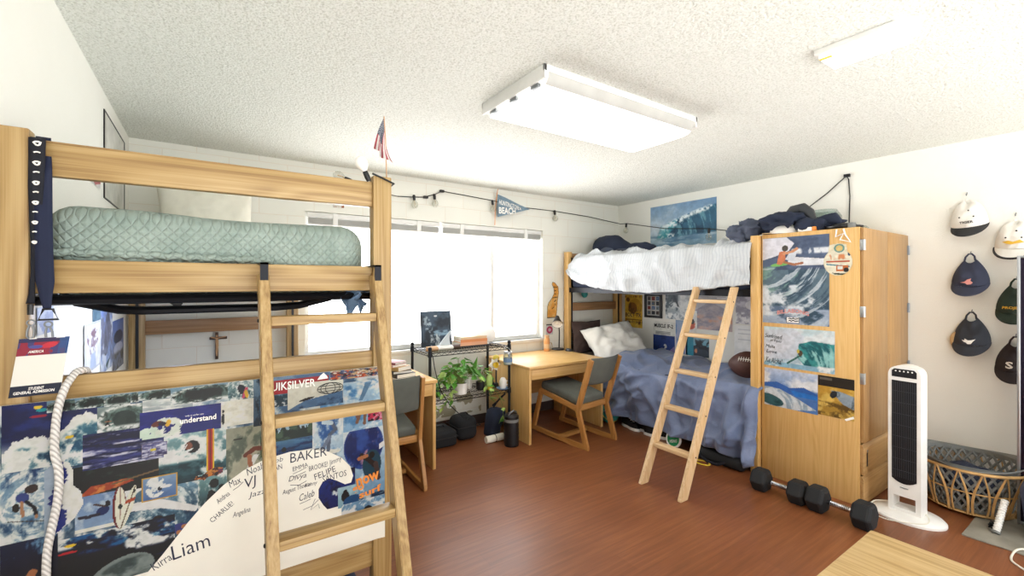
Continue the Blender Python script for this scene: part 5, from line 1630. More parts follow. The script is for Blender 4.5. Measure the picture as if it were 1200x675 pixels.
bm = BM(); ball(bm, (2.285, 3.62, zm + .275), .034, .034, .03, 16, 12); obj('fruit', bm, 'lemon', t)
t = thing('mug', 'white mug on a saucer at the end of the lower wire shelf', 'mug', (2.285, 3.50, zm))
obj('saucer', lathe(BM(), [(0, .004), (.05, .004), (.062, .012), (.062, .015), (.05, .008), (0, .008)], (2.285, 3.50, zm - .003), 24), 'bluefoam', t)
obj('mug_body', lathe(BM(), [(0, .006), (.024, .006), (.033, .03), (.034, .075), (.022, .10), (.015, .105), (0, .107)], (2.285, 3.50, zm), 20), 'white', t)
obj('handle', tube(BM(), [(2.317, 3.49, .535), (2.34, 3.485, .53), (2.338, 3.485, .50), (2.316, 3.49, .495)], .004, 6), 'white', t)
# floor by the wire shelf
def softbag(name, lab, cat, x0, x1, y0, y1, z1, r, seed, mat, strap=True):
    c = ((x0 + x1) / 2, (y0 + y1) / 2, 0)
    t = thing(name, lab, cat, c)
    b_ = rbox_fn(x0, x1, y0, y1, .002, z1, r, seed, .008)
    for v in b_.verts: v.co.z = max(0.0, v.co.z)
    obj('bag_body', b_, mat, t, angle=60)
    zz = z1 * .62
    bm = BM(); e = .004
    tube(bm, [(x0 - e, y0 - e, zz), (x1 + e, y0 - e, zz), (x1 + e, y1 + e, zz), (x0 - e, y1 + e, zz)], .004, 6, True); obj('zip', bm, 'black', t)
    bm = BM(); tube(bm, [(x0 + .06, c[1], z1 - .004), (x0 + .08, c[1], z1 + .018), (x1 - .08, c[1], z1 + .018), (x1 - .06, c[1], z1 - .004)], .007, 8); obj('carry_handle', bm, 'black', t)
softbag('camera_bag', 'low boxy black camera bag on the floor beside the desk leg', 'bag', 1.58, 1.84, 3.56, 3.84, .145, .03, 2, 'darkbag')
softbag('camera_bag', 'taller rounded black bag on the floor under the wire shelf', 'bag', 1.87, 2.09, 3.60, 3.84, .215, .07, 4, 'darkbag')
t = thing('toiletry_bag', 'slumped dark navy bag hanging by the wire shelf post near the floor', 'bag', (2.26, 3.62, 0))
bm = rbox_fn(2.20, 2.32, 3.54, 3.70, .0, .25, .04, 7, .045)
for v in bm.verts: v.co.z = max(.0, v.co.z); v.co.x += (v.co.z - .1) * .2
obj('bag_body', bm, 'navyfabric', t, angle=70)
obj('strap', tube(BM(), [(2.24, 3.60, .27), (2.29, 3.56, .36), (2.325, 3.53, .40), (2.30, 3.6, .33), (2.27, 3.66, .27)], .008, 8), 'blackstrap', t)
t = thing('towel_roll', 'rolled cream towel lying on the floor in front of the navy bag', 'towel', (2.17, 3.46, 0))
bm = BM(); T = Matrix.Translation((2.075, 3.46, .032)) @ Matrix.Rotation(R(90), 4, 'Y')
lathe(bm, [(0, 0), (.03, 0), (.032, .01), (.032, .18), (.03, .19), (0, .19)], T=T, seg=18); obj('towel_body', bm, 'creamcotton', t)
obj('tie', tube(BM(), [(2.17 , 3.46 + .0335 * math.cos(a), .032 + .0335 * math.sin(a)) for a in np.linspace(0, 2 * PI, 20)[:-1]], .003, 6, True), 'black', t)
J = thing('water_jug', 'big black insulated water jug on the floor against the desk', 'water jug', (2.245, 3.30, 0))
c = (2.245, 3.30, 0)
obj('jug_body', lathe(BM(), [(0, 0), (.062, 0), (.066, .006)] + [(.066 + .002 * (k % 2), .02 + .018 * k) for k in range(11)] + [(.066, .215), (.066, .22)], c, 28), 'black', J)
obj('band', lathe(BM(), [(.066, .216), (.0675, .217), (.0675, .24), (.066, .241)], c, 28), 'greyplastic', J)
obj('lid', lathe(BM(), [(.066, .24), (.066, .265), (.05, .285), (.02, .29), (0, .29)], c, 28), 'black', J)
obj('handle', tube(BM(), [(2.20, 3.28, .27), (2.205, 3.27, .30), (2.245, 3.27, .315), (2.28, 3.28, .30), (2.29, 3.29, .27)], .007, 8), 'steelgrey', J)
solo('power_cable', tube(BM(), [(1.555, 3.462, .85), (1.57, 3.455, .74), (1.60, 3.455, .62), (1.64, 3.46, .52), (1.72, 3.47, .40), (1.86, 3.52, .27), (1.93, 3.55, .22), (1.95, 3.57, .222)], .004, 6), 'cord', 'thin black cable hanging diagonally from the wire shelf to the bags', 'cable', (1.6, 3.46, .6))

# ------------------------------------------------------------------ on the desk by the far bunk
t = thing('desk_lamp', 'black gooseneck desk lamp with a white inner shade', 'lamp', (3.30, 3.86, .70))
obj('base', lathe(BM(), [(0, 0), (.07, 0), (.074, .006), (.066, .016), (.02, .02), (0, .021)], (3.27, 3.87, .70), 24), 'black', t)
obj('neck', tube(BM(), [(3.285, 3.87, .716), (3.288, 3.87, .80), (3.282, 3.86, .90), (3.265, 3.85, .98), (3.235, 3.83, 1.03), (3.21, 3.81, 1.045)], .007, 8), 'black', t)
T = Matrix.Translation((3.20, 3.80, 1.045)) @ Vector((-.45, -.55, -.7)).normalized().to_track_quat('Z', 'Y').to_matrix().to_4x4()
sh_ = obj('lamp_shade', lathe(BM(), [(0, -.045), (.022, -.045), (.03, -.01), (.060, .06), (.062, .066)], T=T, seg=22), 'black', t)
obj('shade_lining', lathe(BM(), [(.0, -.01), (.026, -.01), (.059, .0645)], T=T, seg=22), 'white', sh_)
ball(bm := BM(), T @ Vector((0, 0, .045)), .02, seg=12, rings=8); obj('bulb', bm, 'printwhite', sh_)
t = thing('bottle', 'tall amber glass candle bottle on the desk beside the lamp', 'bottle', (3.10, 3.86, .70))
obj('bottle_body', lathe(BM(), [(0, 0), (.03, 0), (.033, .005), (.033, .12), (.028, .14), (.024, .15), (.024, .165), (0, .166)], (3.10, 3.86, .70), 20), 'amber', t)
obj('label', lathe(BM(), [(.0336, .03), (.0336, .08)], (3.10, 3.86, .70), 20), 'booksand', t)
obj('cap', lathe(BM(), [(.0245, .155), (.026, .156), (.026, .175), (0, .178)], (3.10, 3.86, .70), 20), 'tan', t)
t = thing('computer_mouse', 'black computer mouse on the desk near the brown pillow', 'mouse', (3.30, 3.72, .70))
ball(bm := BM(), (3.30, 3.72, .70), .032, .052, .032, 18, 12)
for v in bm.verts: v.co.z = max(.7005, v.co.z)
obj('mouse_body', bm, 'black', t)
ball(bm := BM(), (3.285, 3.745, .727), .004, .009, .006, 10, 8); obj('scroll_wheel', bm, 'greyplastic', t)
t = thing('wire_stand', 'little brass wire stand behind the desk lamp base', 'stand', (3.19, 3.92, .70))
bm = BM()
for x in (3.165, 3.225): tube(bm, [(x, 3.90, .702), (x, 3.93, .775), (x, 3.945, .702)], .0025, 6)
tube(bm, [(3.165, 3.93, .775), (3.225, 3.93, .775)], .0025, 6); tube(bm, [(3.165, 3.90, .703), (3.225, 3.90, .703)], .0025, 6)
obj('wire_frame', bm, 'brassy', t)
# ------------------------------------------------------------------ posters on the wall by the far bunk (seen along -x; reads towards -y)
NY = -YA
def wr(nm, lab, y0, y1, z0, z1, fn, res=.007, off=.003, cat='poster'):
    cv = Cv(max(10, int(abs(y0 - y1) / res)), max(10, int((z1 - z0) / res))); fn(cv)
    t = thing(nm, lab, cat, (XR, (y0 + y1) / 2, z0))
    sheet('sheet', cv, (XR, y0, z0), NY, ZA, y0 - y1, z1 - z0, t, off, dim=.95)
    return t
def f(c):
    c.grad('#a9c0d2', '#7f9fc0', .3, 1); c.put(np.clip(c.x - .3, 0, 1) * .5, '#4f7aa6'); c.mix('#b9cddc', 3, 3, 5, .5, .8, (c.y > .55) & (c.x < .6), .7)
    m = c.soft(c.y < .30); c.put(m, '#7fa2bc'); c.mix('#b0c8d8', 3, 14, 7, .45, .7, c.y < .3); c.mix('#5a82a2', 3, 12, 9, .55, .75, c.y < .3)
    crest = .50 + .36 * np.clip((c.x - .25) / .75, 0, 1) ** .75
    body = (c.y < crest) & (c.y > .20 + .06 * c.x) & (c.x > .12 + .25 * (c.y - .25))
    for _ in range(1): c.put(c.soft(body), '#2d5f7c')
    c.flow(.30, .25, '#1b4560', 11, .42, .66, body, 10, 5, 1.2); c.flow(.30, .25, '#6fa4b4', 13, .55, .75, body, 22, 4, 1.2, .8)
    teal = body & (c.x < .26 + .45 * (c.y - .2)); c.put(c.soft(teal), '#4aa8b6', .85); c.flow(.30, .25, '#a9dadd', 15, .5, .7, teal, 20, 4, 1.2)
    lip = (np.abs(c.y - crest + .02) < .05) & (c.x > .2); c.mix('#e6eff2', 26, 18, 17, .40, .62, lip); c.mix('#dfeaf0', 18, 10, 19, .5, .68, (c.y > crest - .14) & (c.y < crest) & (c.x > .25) & (c.x < .7))
    mist = np.clip(1 - np.hypot((c.x - .06) / .24, (c.y - .48) / .3), 0, 1); c.put(mist, '#dde7ee', .9); c.mix('#eef4f6', 12, 8, 21, .42, .62, (np.abs(c.y - .26) < .045) & (c.x < .4))
wr('poster', 'big blue breaking wave poster on the wall above the white duvet', 3.488, 2.645, 1.873, 2.358, f, .006)
def f(c):
    c.grad('#dcae3a', '#dcb23c'); c.mix('#e6c256', 3, 3, 4)
    c.ell(.6, .62, .38, .27, '#c9982c'); c.ell(.45, .60, .24, .17, '#8a5a1e', .4); c.mix('#5a3812', 9, 9, 5, .5, .6, c.ellm(.42, .6, .24, .17, .4)); c.ell(.18, .85, .12, .07, '#7a5018'); c.mix('#6a4214', 16, 3, 15, .48, .55, (c.y > .10) & (c.y < .22)); c.rect(.03, .97, .235, .25, '#7a4c18'); c.mix('#7a4c18', 20, 2, 25, .5, .56, (c.y > .92) & (c.y < .98))
t = wr('poster', 'mustard yellow concert poster on the wall by the far headboard', 3.885, 3.61, .897, 1.306, f, .005)
lettering('BOLT TX', (XR - .004, 3.875, 1.03), NY, ZA, .25, .05, 'bonewood', t, .002, 0, 0, .02)
lettering('JULY 17', (XR - .004, 3.71, 1.095), NY, ZA, .08, .03, 'bonewood', t, .002, 0, 0, .02)
lettering('COMMUNITY CENTER', (XR - .004, 3.875, .955), NY, ZA, .25, .022, 'bonewood', t, .002, 0, 0, .01)
def f(c):
    c.grad('#cfd0cc', '#d6d6d2')
    pal = ['#3a4250', '#5a4a44', '#7f93a8', '#2a2e36', '#4f6f9c', '#6a6a62', '#8a3f3a']
    k = 0
    for j in range(4):
        for i in range(3):
            k += 1; c.rect(.06 + i * .32, .30 + i * .32, .05 + j * .24, .24 + j * .24, pal[(k * 5) % 7]); c.rect(.11 + i * .32, .2 + i * .32, .09 + j * .24, .18 + j * .24, pal[(k * 3 + 1) % 7])
t = thing('picture_frame', 'black framed grid of little photos beside the mustard yellow poster', 'picture', (XR, 3.445, 1.038))
cv = Cv(40, 46); f(cv); sheet('photo_grid', cv, (XR, 3.54, 1.065), NY, ZA, .19, .235, t, .006)
bm = BM()
for a in ((3.57, 3.54, 1.038, 1.325), (3.35, 3.32, 1.038, 1.325), (3.54, 3.35, 1.038, 1.066), (3.54, 3.35, 1.297, 1.325)):
    box(bm, XR - .018, XR - .001, a[1], a[0], a[2], a[3], .002)
obj('frame', bm, 'black', t)
def f(c):
    c.grad('#31488a', '#2c4384'); c.rect(0, 1, .56, 1, '#e9e9e2'); c.mix('#22356c', 4, 4, 5, .45, .7, c.y < .55); c.poly([(.5, .1), (.56, .2), (.48, .22), (.54, .27), (.62, .25), (.64, .15)], '#e6e6ea'); c.poly([(.62, 0), (1, .0), (1, .24), (.8, .1)], '#8f7fb0')
    for k in range(3): c.rect(.12, .8, .66 - k * .035, .68 - k * .035, '#6a6c70')
t = wr('poster', 'white and navy event poster just above the blue duvet', 3.448, 3.15, .648, 1.0, f, .006)
lettering('MUSCLE', (XR - .004, 3.43, .93), NY, ZA, .16, .045, 'inkblack', t, .002, 0, 0, .03); lettering('IF-2', (XR - .004, 3.25, .93), NY, ZA, .08, .045, 'inkblack', t, .002, 0, 0, .03)
def f(c):
    c.grad('#9aa8b2', '#c3ced4'); c.mix('#e9eef0', 4, 4, 6, .45, .65); c.mix('#4f5f6c', 4, 5, 9, .55, .7, c.x < .55); c.poly([(.28, 1), (.4, 1), (.62, .45), (.52, .5)], '#3f4c58'); c.poly([(.1, .45), (.3, .95), (.2, .98), (.03, .6)], '#5f6f7a'); c.mix('#f4f6f6', 5, 5, 12, .5, .6, c.y < .25)
wr('poster', 'black and white action poster next to the black framed photo grid', 3.277, 2.97, 1.04, 1.335, f, .006)
def f(c): c.grad('#c9b9d4', '#8fa6c4'); c.ell(.5, .35, .3, .2, '#b48fa8'); c.mix('#5f86b4', 3, 3, 4, .5, .7)
wr('poster', 'lilac and blue postcard between the white navy poster and the ladder', 3.14, 2.99, .66, 1.035, f)
def f(c):
    c.grad('#c8b0ae', '#a8a6b4'); c.put(c.y > .86, '#e6e6e8'); c.mix('#8f8c9c', 3, 5, 6, .5, .7, c.y < .8); c.poly([(.1, .5), (.5, .8), (.9, .55), (1, .75), (.5, .86), (.1, .84)], '#bdbcc6'); c.mix('#d6a48c', 4, 8, 9, .55, .7, c.y < .4)
    for k in range(2): c.rect(.15, .85 - .2 * k, .91 - .035 * k, .925 - .035 * k, '#5a5a62')
wr('poster', 'dusty mauve landscape poster seen between the rails of the pale ladder', 2.955, 2.475, .955, 1.338, f, .006)
def f(c): c.grad('#e9e4de', '#dfe6e8'); c.ell(.3, .78, .3, .16, '#cfa58c'); c.ell(.5, .35, .4, .22, '#c0563f'); c.mix('#f2ede4', 5, 5, 5, .5, .65); c.ell(.62, .5, .18, .12, '#33302e')
wr('poster', 'small red and white portrait print behind the pale ladder rung', 3.02, 2.87, .91, 1.15, f, .006, .005)
def f(c):
    c.grad('#2f8aa4', '#a9c8d8'); c.rect(0, .35, 0, 1, '#2f86a0'); c.put((c.x > .35) & (c.y < .5), '#2a3340'); c.poly([(.35, .3), (.6, .75), (.8, .45), (1, .2), (1, 0), (.35, 0)], '#3a4450'); c.mix('#1c222c', 6, 6, 7, .5, .62, (c.x > .4) & (c.y > .35) & (c.y < .8)); c.ell(.45, .25, .06, .1, '#c98a6c')
wr('poster', 'teal mountain poster low on the wall behind the pale ladder', 3.01, 2.73, .655, .89, f, .006)
def f(c): c.grad('#dcdce2', '#c4c2ce'); c.mix('#9a98aa', 5, 6, 6, .48, .62); c.ell(.5, .65, .22, .16, '#e9e9ee'); c.mix('#f2f2f4', 14, 14, 9, .5, .56, c.y < .4)
wr('poster', 'pale grey printed poster beside the far footboard post', 2.44, 2.10, 1.045, 1.335, f, .006)
def f(c):
    c.grad('#f3f4f5', '#f4f4f4')
    for k in range(7): c.rect(.1, .85 - .07 * (k % 3), .88 - .055 * k, .89 - .055 * k, '#c2c4ca')
wr('poster', 'plain white typed sheet below the pale grey poster', 2.455, 2.10, .665, 1.03, f, .008)
# football-like cushion at the foot of the blue bed
bm = BM(); ball(bm, (0, 0, 0), .10, .155, .115, 24, 16)
for v in bm.verts:
    k = abs(v.co.y) / .155
    v.co.x *= 1 - .35 * k ** 2; v.co.z *= 1 - .35 * k ** 2
t = thing('football', 'brown leather football lying on the blue duvet by the footboard', 'ball', (3.70, 1.95, .77), R(12))
obj('ball_body', bm, 'leather', t, world=False)
bm = BM()
tube(bm, [(-.085, y_, .06 - .9 * y_ * y_) for y_ in np.linspace(-.05, .05, 8)], .003, 6)
for y_ in np.linspace(-.045, .045, 6): tube(bm, [(-.098, y_, .045 - .9 * y_ * y_), (-.072, y_, .075 - .9 * y_ * y_)], .003, 6)
obj('lacing', bm, 'white', t, world=False)

# ------------------------------------------------------------------ wardrobe
WX, WY0, WY1, WZ = 3.492, 1.118, 1.735, 1.818
WD = thing('wardrobe', 'tall light oak wardrobe with surf posters on its side', 'wardrobe', (3.94, 1.43, 0))
bm = BM(); box(bm, WX, WX + .02, WY0, WY1, 0, WZ, .002); obj('side_panel', bm, 'maple_z', WD)
bm = BM(); box(bm, 4.372, 4.392, WY0, WY1, 0, WZ, .002); obj('side_panel', bm, 'maple_z', WD)
bm = BM(); box(bm, WX + .02, 4.372, WY0 + .002, WY1, WZ - .022, WZ - .001, .001); obj('top_panel', bm, 'maple_x', WD)
bm = BM(); box(bm, WX + .02, 4.372, WY1 - .012, WY1 - .002, .06, WZ - .022); obj('back_panel', bm, 'maple_z', WD)
bm = BM(); box(bm, WX + .02, 4.372, WY0 + .02, WY0 + .04, 0, .02); box(bm, WX + .02, 4.372, WY0 + .02, WY1 - .012, .395, .41); obj('bottom_panel', bm, 'maple_x', WD)
yd0, yd1 = WY0 - .02, WY0 - .001
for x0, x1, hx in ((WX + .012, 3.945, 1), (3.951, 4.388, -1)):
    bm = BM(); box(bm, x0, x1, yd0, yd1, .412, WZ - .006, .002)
    d = obj('door', bm, 'doormapleshade', WD)
    xh = x1 - .03 if hx > 0 else x0 + .03
    obj('finger_groove', box(BM(), xh - .006, xh + .006, yd0 - .0012, yd0 + .004, .42, .95, .001), 'brownwood_z', d)
    for z in (1.70, 1.265, .60 if False else .83):
        xx = x0 if hx > 0 else x1
        bm = BM()
        tube(bm, [(xx, yd0 - .004, z - .035), (xx, yd0 - .004, z + .035)], .006, 8)
        box(bm, xx - .001, xx + hx * .028, yd0 - .003, yd0, z - .035, z + .035, .001)
        box(bm, xx - .0065 if hx > 0 else xx, xx if hx > 0 else xx + .0065, yd0 - .002, yd1 + .02, z - .035, z + .035, .001)
        obj('hinge', bm, 'silver' if hx > 0 else 'steelgrey', d)
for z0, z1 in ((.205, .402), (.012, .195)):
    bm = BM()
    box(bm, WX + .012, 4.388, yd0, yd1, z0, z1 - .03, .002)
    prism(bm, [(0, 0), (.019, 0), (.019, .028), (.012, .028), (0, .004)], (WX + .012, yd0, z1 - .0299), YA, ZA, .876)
    d = obj('drawer', bm, 'drawermapleshade', WD, angle=25)
    if z0 > .1:
        obj('handle', box(BM(), WX + .06, WX + .085, yd0 - .0015, yd0 + .004, z0 + .045, z1 - .06, .004), 'black', d)
        obj('lock', box(BM(), WX + .064, WX + .081, yd0 - .003, yd0, z1 - .058, z1 - .042, .002), 'silver', d)

# posters taped to its side
def ws(lab, y0, y1, z0, z1, fn, res=.0032, off=.002, cat='poster', mask=None, nm='poster'):
    cv = Cv(max(10, int(abs(y0 - y1) / res)), max(10, int((z1 - z0) / res))); fn(cv)
    t = thing(nm, lab, cat, (WX, (y0 + y1) / 2, z0))
    sheet('sheet', cv, (WX, y0, z0), NY, ZA, y0 - y1, z1 - z0, t, off, mask)
    return t
def wp(u, v):
    p = at_x(u, v, WX); return p.y, p.z
ya, za = wp(894, 280); yb, zb = wp(972, 383)
def f(c):
    c.grad('#6a7f9c', '#4f5e7c')
    c.put(c.y > .62, '#5a6a88'); c.mix('#46536f', 3, 7, 4, .4, .7, c.y > .6)
    c.put((c.y < .62) & (c.y > .2), '#5f7686'); c.flow(.1, .75, '#3c5468', 7, .4, .62, (c.y < .62) & (c.x > .2), 9, 4, 1.4); c.flow(.0, .8, '#83ab9e', 9, .46, .66, (c.y < .66) & (c.y > .32) & (c.x < .7), 12, 4, 1.2, .8); c.flow(.0, .9, '#d3dde6', 10, .58, .74, c.y < .64, 24, 5, 1.5, .8); c.mix('#dfe6ee', 4, 7, 12, .52, .68, c.y < .45); c.mix('#a8b6cc', 4, 9, 14, .45, .6, c.y < .18)
    m = c.polym([(0, 1), (.38, 1), (.5, .92), (.42, .84), (.2, .78), (0, .74)]); c.put(m, '#e6e6f2')
    c.mix('#e9edf4', 9, 5, 19, .45, .62, (np.abs(c.y - .83) < .03) & (c.x > .45))
    c.ell(.28, .685, .15, .02, '#7fc06a', .1)
    c.poly([(.40, .72), (.45, .77), (.95, .735), (1, .70), (.9, .665), (.5, .67)], '#e9ebf2')
    c.poly([(.23, .69), (.27, .83), (.36, .84), (.37, .74), (.30, .68)], '#d9835c'); c.line([(.34, .81), (.45, .82), (.54, .86)], .022, '#d99a74'); c.ell(.36, .87, .05, .035, '#4f4a44'); c.poly([(.36, .74), (.42, .81), (.54, .82), (.50, .72)], '#dfe4f0'); c.line([(.35, .71), (.5, .68), (.62, .695)], .02, '#b07454')
t = ws('tall surfer poster with a riding man, top of the wardrobe side', ya, yb, zb, za, f)
W_ = ya - yb
lettering('BILLABONG', (WX - .003, ya - .24 * W_, zb + .10 * (za - zb)), NY, ZA, .48 * W_, .030, 'printpink', t, .002, 0, 0, .02, arc=.018)
lettering('SINCE 1973', (WX - .003, ya - .38 * W_, zb + .098 * (za - zb)), NY, ZA, .18 * W_, .008, 'ink', t, .002)
bm = BM()
y_, z_ = ya - .38 * W_, zb + .015 * (za - zb)
bw_, bh_ = .20 * W_, .042
for a in ((0, 1, 0, .06), (0, 1, .94, 1), (0, .04, 0, 1), (.96, 1, 0, 1)):
    prism(bm, [(a[0] * bw_, a[2] * bh_), (a[1] * bw_, a[2] * bh_), (a[1] * bw_, a[3] * bh_), (a[0] * bw_, a[3] * bh_)], (WX - .004, y_, z_), NY, ZA, .0004)
for k in range(2):
    dz = .1 + .36 * k
    prism(bm, [(p[0] * bw_, (p[1] + dz) * bh_) for p in ((.06, .1), (.28, .42), (.4, .30), (.55, .46), (.66, .30), (.94, .40), (.94, .22), (.66, .12), (.54, .26), (.4, .1), (.26, .22))], (WX - .004, y_, z_), NY, ZA, .0004)
obj('wave_emblem', bm, 'inkblack', t, smooth=False)
bm = BM(); prism(bm, [(0, 0), (bw_, 0), (bw_, bh_), (0, bh_)], (WX - .0033, y_, z_), NY, ZA, .0004); obj('emblem_ground', bm, 'printwhite', t, smooth=False)

ya, za = wp(895.5, 382); yb, _ = wp(978.5, 387); _, zb = wp(896, 427)
def f(c):
    c.grad('#b9cfe0', '#cfe4ea'); c.mix('#e9f0f4', 4, 4, 4, .45, .65); c.put(c.polym([(0, .15), (.5, .25), (.6, .8), (.45, 1), (0, .9)]), '#d9dcea', .7)
    m = c.polym([(.5, .3), (.52, .62), (.7, .72), (1, .68), (1, .05), (.6, .1)]); c.put(m, '#3f9a9a'); c.flow(.45, .2, '#24666f', 6, .45, .65, m, 16, 4, 1.5); c.flow(.45, .2, '#9ad4d2', 9, .56, .74, m, 22, 4, 1.5)
    c.put(c.y < .12, '#8fbcd4'); c.mix('#e6f0f4', 6, 4, 12, .45, .6, (c.y < .25) & (c.x < .4)); c.line([(.36, .12), (.54, .34)], .014, '#3f6f6a'); c.ell(.54, .4, .035, .07, '#5a4a3a'); c.ell(.51, .44, .02, .05, '#d9c04a')
    c.mix('#f4f8f8', 8, 3, 22, .35, .5, (c.x > .75) & (c.y < .14))
t = ws('signed teal barrel wave poster below the tall surfer poster', ya, yb, zb, za, f)
W_ = ya - yb
for s_, a, b, w_, h_ in (('Surfrised', .02, .72, .26, .10), ('at Pipes', .10, .60, .17, .09), ('Malia', .03, .46, .14, .08), ('Love', .04, .33, .16, .08), ('Ke Aloha!', .03, .08, .25, .14)):
    lettering(s_, (WX - .0025, ya - a * W_, zb + b * (za - zb)), NY, ZA, w_ * W_, h_ * (za - zb), 'inkblack', t, .002, R(-3), .2)
ya, za = wp(896, 430); yb, _ = wp(958.5, 437); _, zb = wp(896, 473)
def f(c):
    c.grad('#4f78b8', '#c9d4ea', .3, 1); c.mix('#eef0f6', 3, 3, 4, .4, .7, c.y > .55); c.poly([(0, .6), (.25, .66), (.5, .55), (.75, .62), (1, .5), (1, .36), (0, .42)], '#3a68b4'); c.poly([(.5, .5), (1, .46), (1, .36), (.6, .36)], '#2f7ad0')
    m = c.polym([(0, .5), (.3, .48), (.65, .3), (1, .08), (1, 0), (0, 0)]); c.put(m, '#dfe4e8'); c.flow(.1, .0, '#9fb2c2', 6, .46, .66, m, 20, 4, 1.4); c.ell(.12, .16, .26, .14, '#3f6a70', -.2); c.mix('#25484c', 4, 4, 9, .45, .65, c.ellm(.14, .16, .24, .12, -.2)); c.put(c.polym([(.6, 0), (1, 0), (1, .1)]), '#5a86c4')
ws('blue sky and white wave poster low on the wardrobe side', ya, yb, zb, za, f)
ya2, za2 = wp(958.8, 439); yb2, _ = wp(1001.5, 446); _, zb2 = wp(959, 485)
def f(c):
    c.grad('#b08a3c', '#d9a53c'); c.mix('#e6c060', 4, 6, 4, .45, .65); c.mix('#6a4f24', 4, 7, 6, .5, .7, c.y < .35); c.put(c.y > .74, '#2c2620'); c.rect(.05, .4, .9, .96, '#6a6258')
    m = c.polym([(.36, .66), (.5, .52), (.7, .36), (1, .26), (1, .58), (.6, .66)]); c.put(m, '#9aa8b4'); c.flow(.4, .6, '#56666f', 9, .45, .65, m, 14, 4, 1.); c.ell(.44, .56, .09, .1, '#2a2e34', -.6)
t = ws('golden sunset wave poster at the lower corner of the wardrobe side', ya2, yb2, zb2, za2, f)
bm = BM(); prism(bm, [(0, 0), (.05, .03), (.055, .015), (.01, -.01)], (WX - .003, yb2 + .055, zb2 + .002), NY, ZA, .001); obj('tape', bm, 'printwhite', t, smooth=False)
yc, zc = wp(982, 305)
def f(c):
    c.grad('#e6d7b4', '#e9e0c4'); c.ell(.5, .42, .5, .42, '#e9dfc0'); c.ell(.5, .42, .46, .38, '#f0e9d2'); c.ell(.55, .84, .18, .13, '#6a9a92'); c.ell(.55, .84, .12, .09, '#e0c27a'); c.rect(.1, .9, .42, .46, '#c0583a'); c.mix('#d98a5a', 9, 3, 5, .45, .6, (c.y > .5) & (c.y < .66) & (c.x > .2) & (c.x < .85)); c.poly([(.1, .38), (.9, .3), (.9, .26), (.1, .34)], '#4f8a9a'); c.rect(.45, .85, .14, .32, '#c9703a'); c.rect(.5, .66, .2, .3, '#e6e9e4'); c.ell(.78, .18, .09, .07, '#2a2a2a'); c.poly([(.3, .1), (.95, .06), (.9, .02), (.4, .04)], '#3a4a3c'); c.ell(.88, .66, .05, .06, '#2f4668')
ws('round cream surf shop sticker near the top corner of the wardrobe side', yc + .085, yc - .085, zc - .105, zc + .115, f, .0026, .004, 'sticker', [(.5 + .5 * math.sin(a), .42 - .42 * math.cos(a)) if math.cos(a) > -.8 else (.5 + .62 * math.sin(a) * .9, .72 - .30 * math.cos(a) * .9) for a in np.linspace(0, 2 * PI, 40)[:-1]], 'sticker')
bm = BM()
y_, z_ = wp(987, 279)
tube(bm, [(WX - .006, y_ + .03, z_ + .06), (WX - .008, y_ + .035, z_ + .01), (WX - .008, y_ - .01, z_ + .03), (WX - .008, y_ + .01, z_ - .01), (WX - .008, y_ - .05, z_ - .03), (WX - .008, y_ - .02, z_ + .02), (WX - .008, y_ - .01, z_ + .06)], .005, 6)
solo('hanging_tag', bm, 'printwhite', 'crumpled white plastic tie dangling over the wardrobe edge by the round sticker', 'tie', (WX - .006, y_, z_))

# things on top of the wardrobe
def lump(bm, c, r3, seed, amp=.2, freq=9, seg=44, rot=0):
    T = Matrix.Rotation(rot, 4, 'Z')
    b2 = BM(); ball(b2, (0, 0, 0), 1, 1, 1, seg, seg // 2)
    for v in b2.verts:
        p = Vector((v.co.x * r3[0], v.co.y * r3[1], v.co.z * r3[2]))
        n = mn.noise(p * freq + Vector((seed, 0, 0))) + .5 * mn.noise(p * freq * 2.3 + Vector((0, seed, 0)))
        ridge = abs(mn.noise(p * freq * 1.1 + Vector((0, 0, seed)))) * 2.4 + abs(mn.noise(Vector((p.x * 26, p.y * 12, p.z * 30 + seed)))) * 1.3 - .4
        v.co = T @ (p * (1 + amp * (n - ridge + .2))) + Vector(c)
    me_ = bpy.data.meshes.new('tmp'); b2.to_mesh(me_); b2.free(); bm.from_mesh(me_); bpy.data.meshes.remove(me_)
    return bm
def sit(bm, z):
    for v in bm.verts: v.co.z = max(z, v.co.z)
    return bm
t = thing('jacket', 'dark navy puffer jacket heaped on the wardrobe and over the duvet end', 'jacket', (3.70, 1.72, WZ + .01))
bm = BM(); lump(bm, (3.60, 1.62, 1.90), (.14, .20, .085), 3, .3); lump(bm, (3.62, 1.42, 1.875), (.12, .14, .06), 8, .3); sit(bm, WZ + .002); obj('jacket_body', bm, 'navyfabric', t, angle=80)
bm = BM(); lump(bm, (3.54, 1.86, 1.88), (.09, .09, .075), 5, .3, 12); lump(bm, (3.52, 1.93, 1.84), (.075, .09, .07), 6, .3, 12); obj('hood', bm, 'slatefabric', t, angle=80)
bm = BM(); tube(bm, [(3.63, 1.62, 1.95), (3.62, 1.56, 1.985), (3.61, 1.50, 2.0), (3.61, 1.46, 1.96), (3.61, 1.43, 1.90)], [.03, .045, .045, .04, .025], 14)
for v in bm.verts: v.co += Vector((1, 1, 1)) * mn.noise(v.co * 14) * .012
obj('sleeve', bm, 'darkgrey', t, angle=80)
bm = BM(); tube(bm, [(3.62, 1.44, 1.88), (3.62, 1.36, 1.90), (3.61, 1.30, 1.90), (3.61, 1.26, 1.865)], [.035, .045, .042, .02], 14)
for v in bm.verts: v.co += Vector((1, 1, 1)) * mn.noise(v.co * 15) * .012
sit(bm, WZ + .002); obj('sleeve', bm, 'navyfabric', t, angle=80)

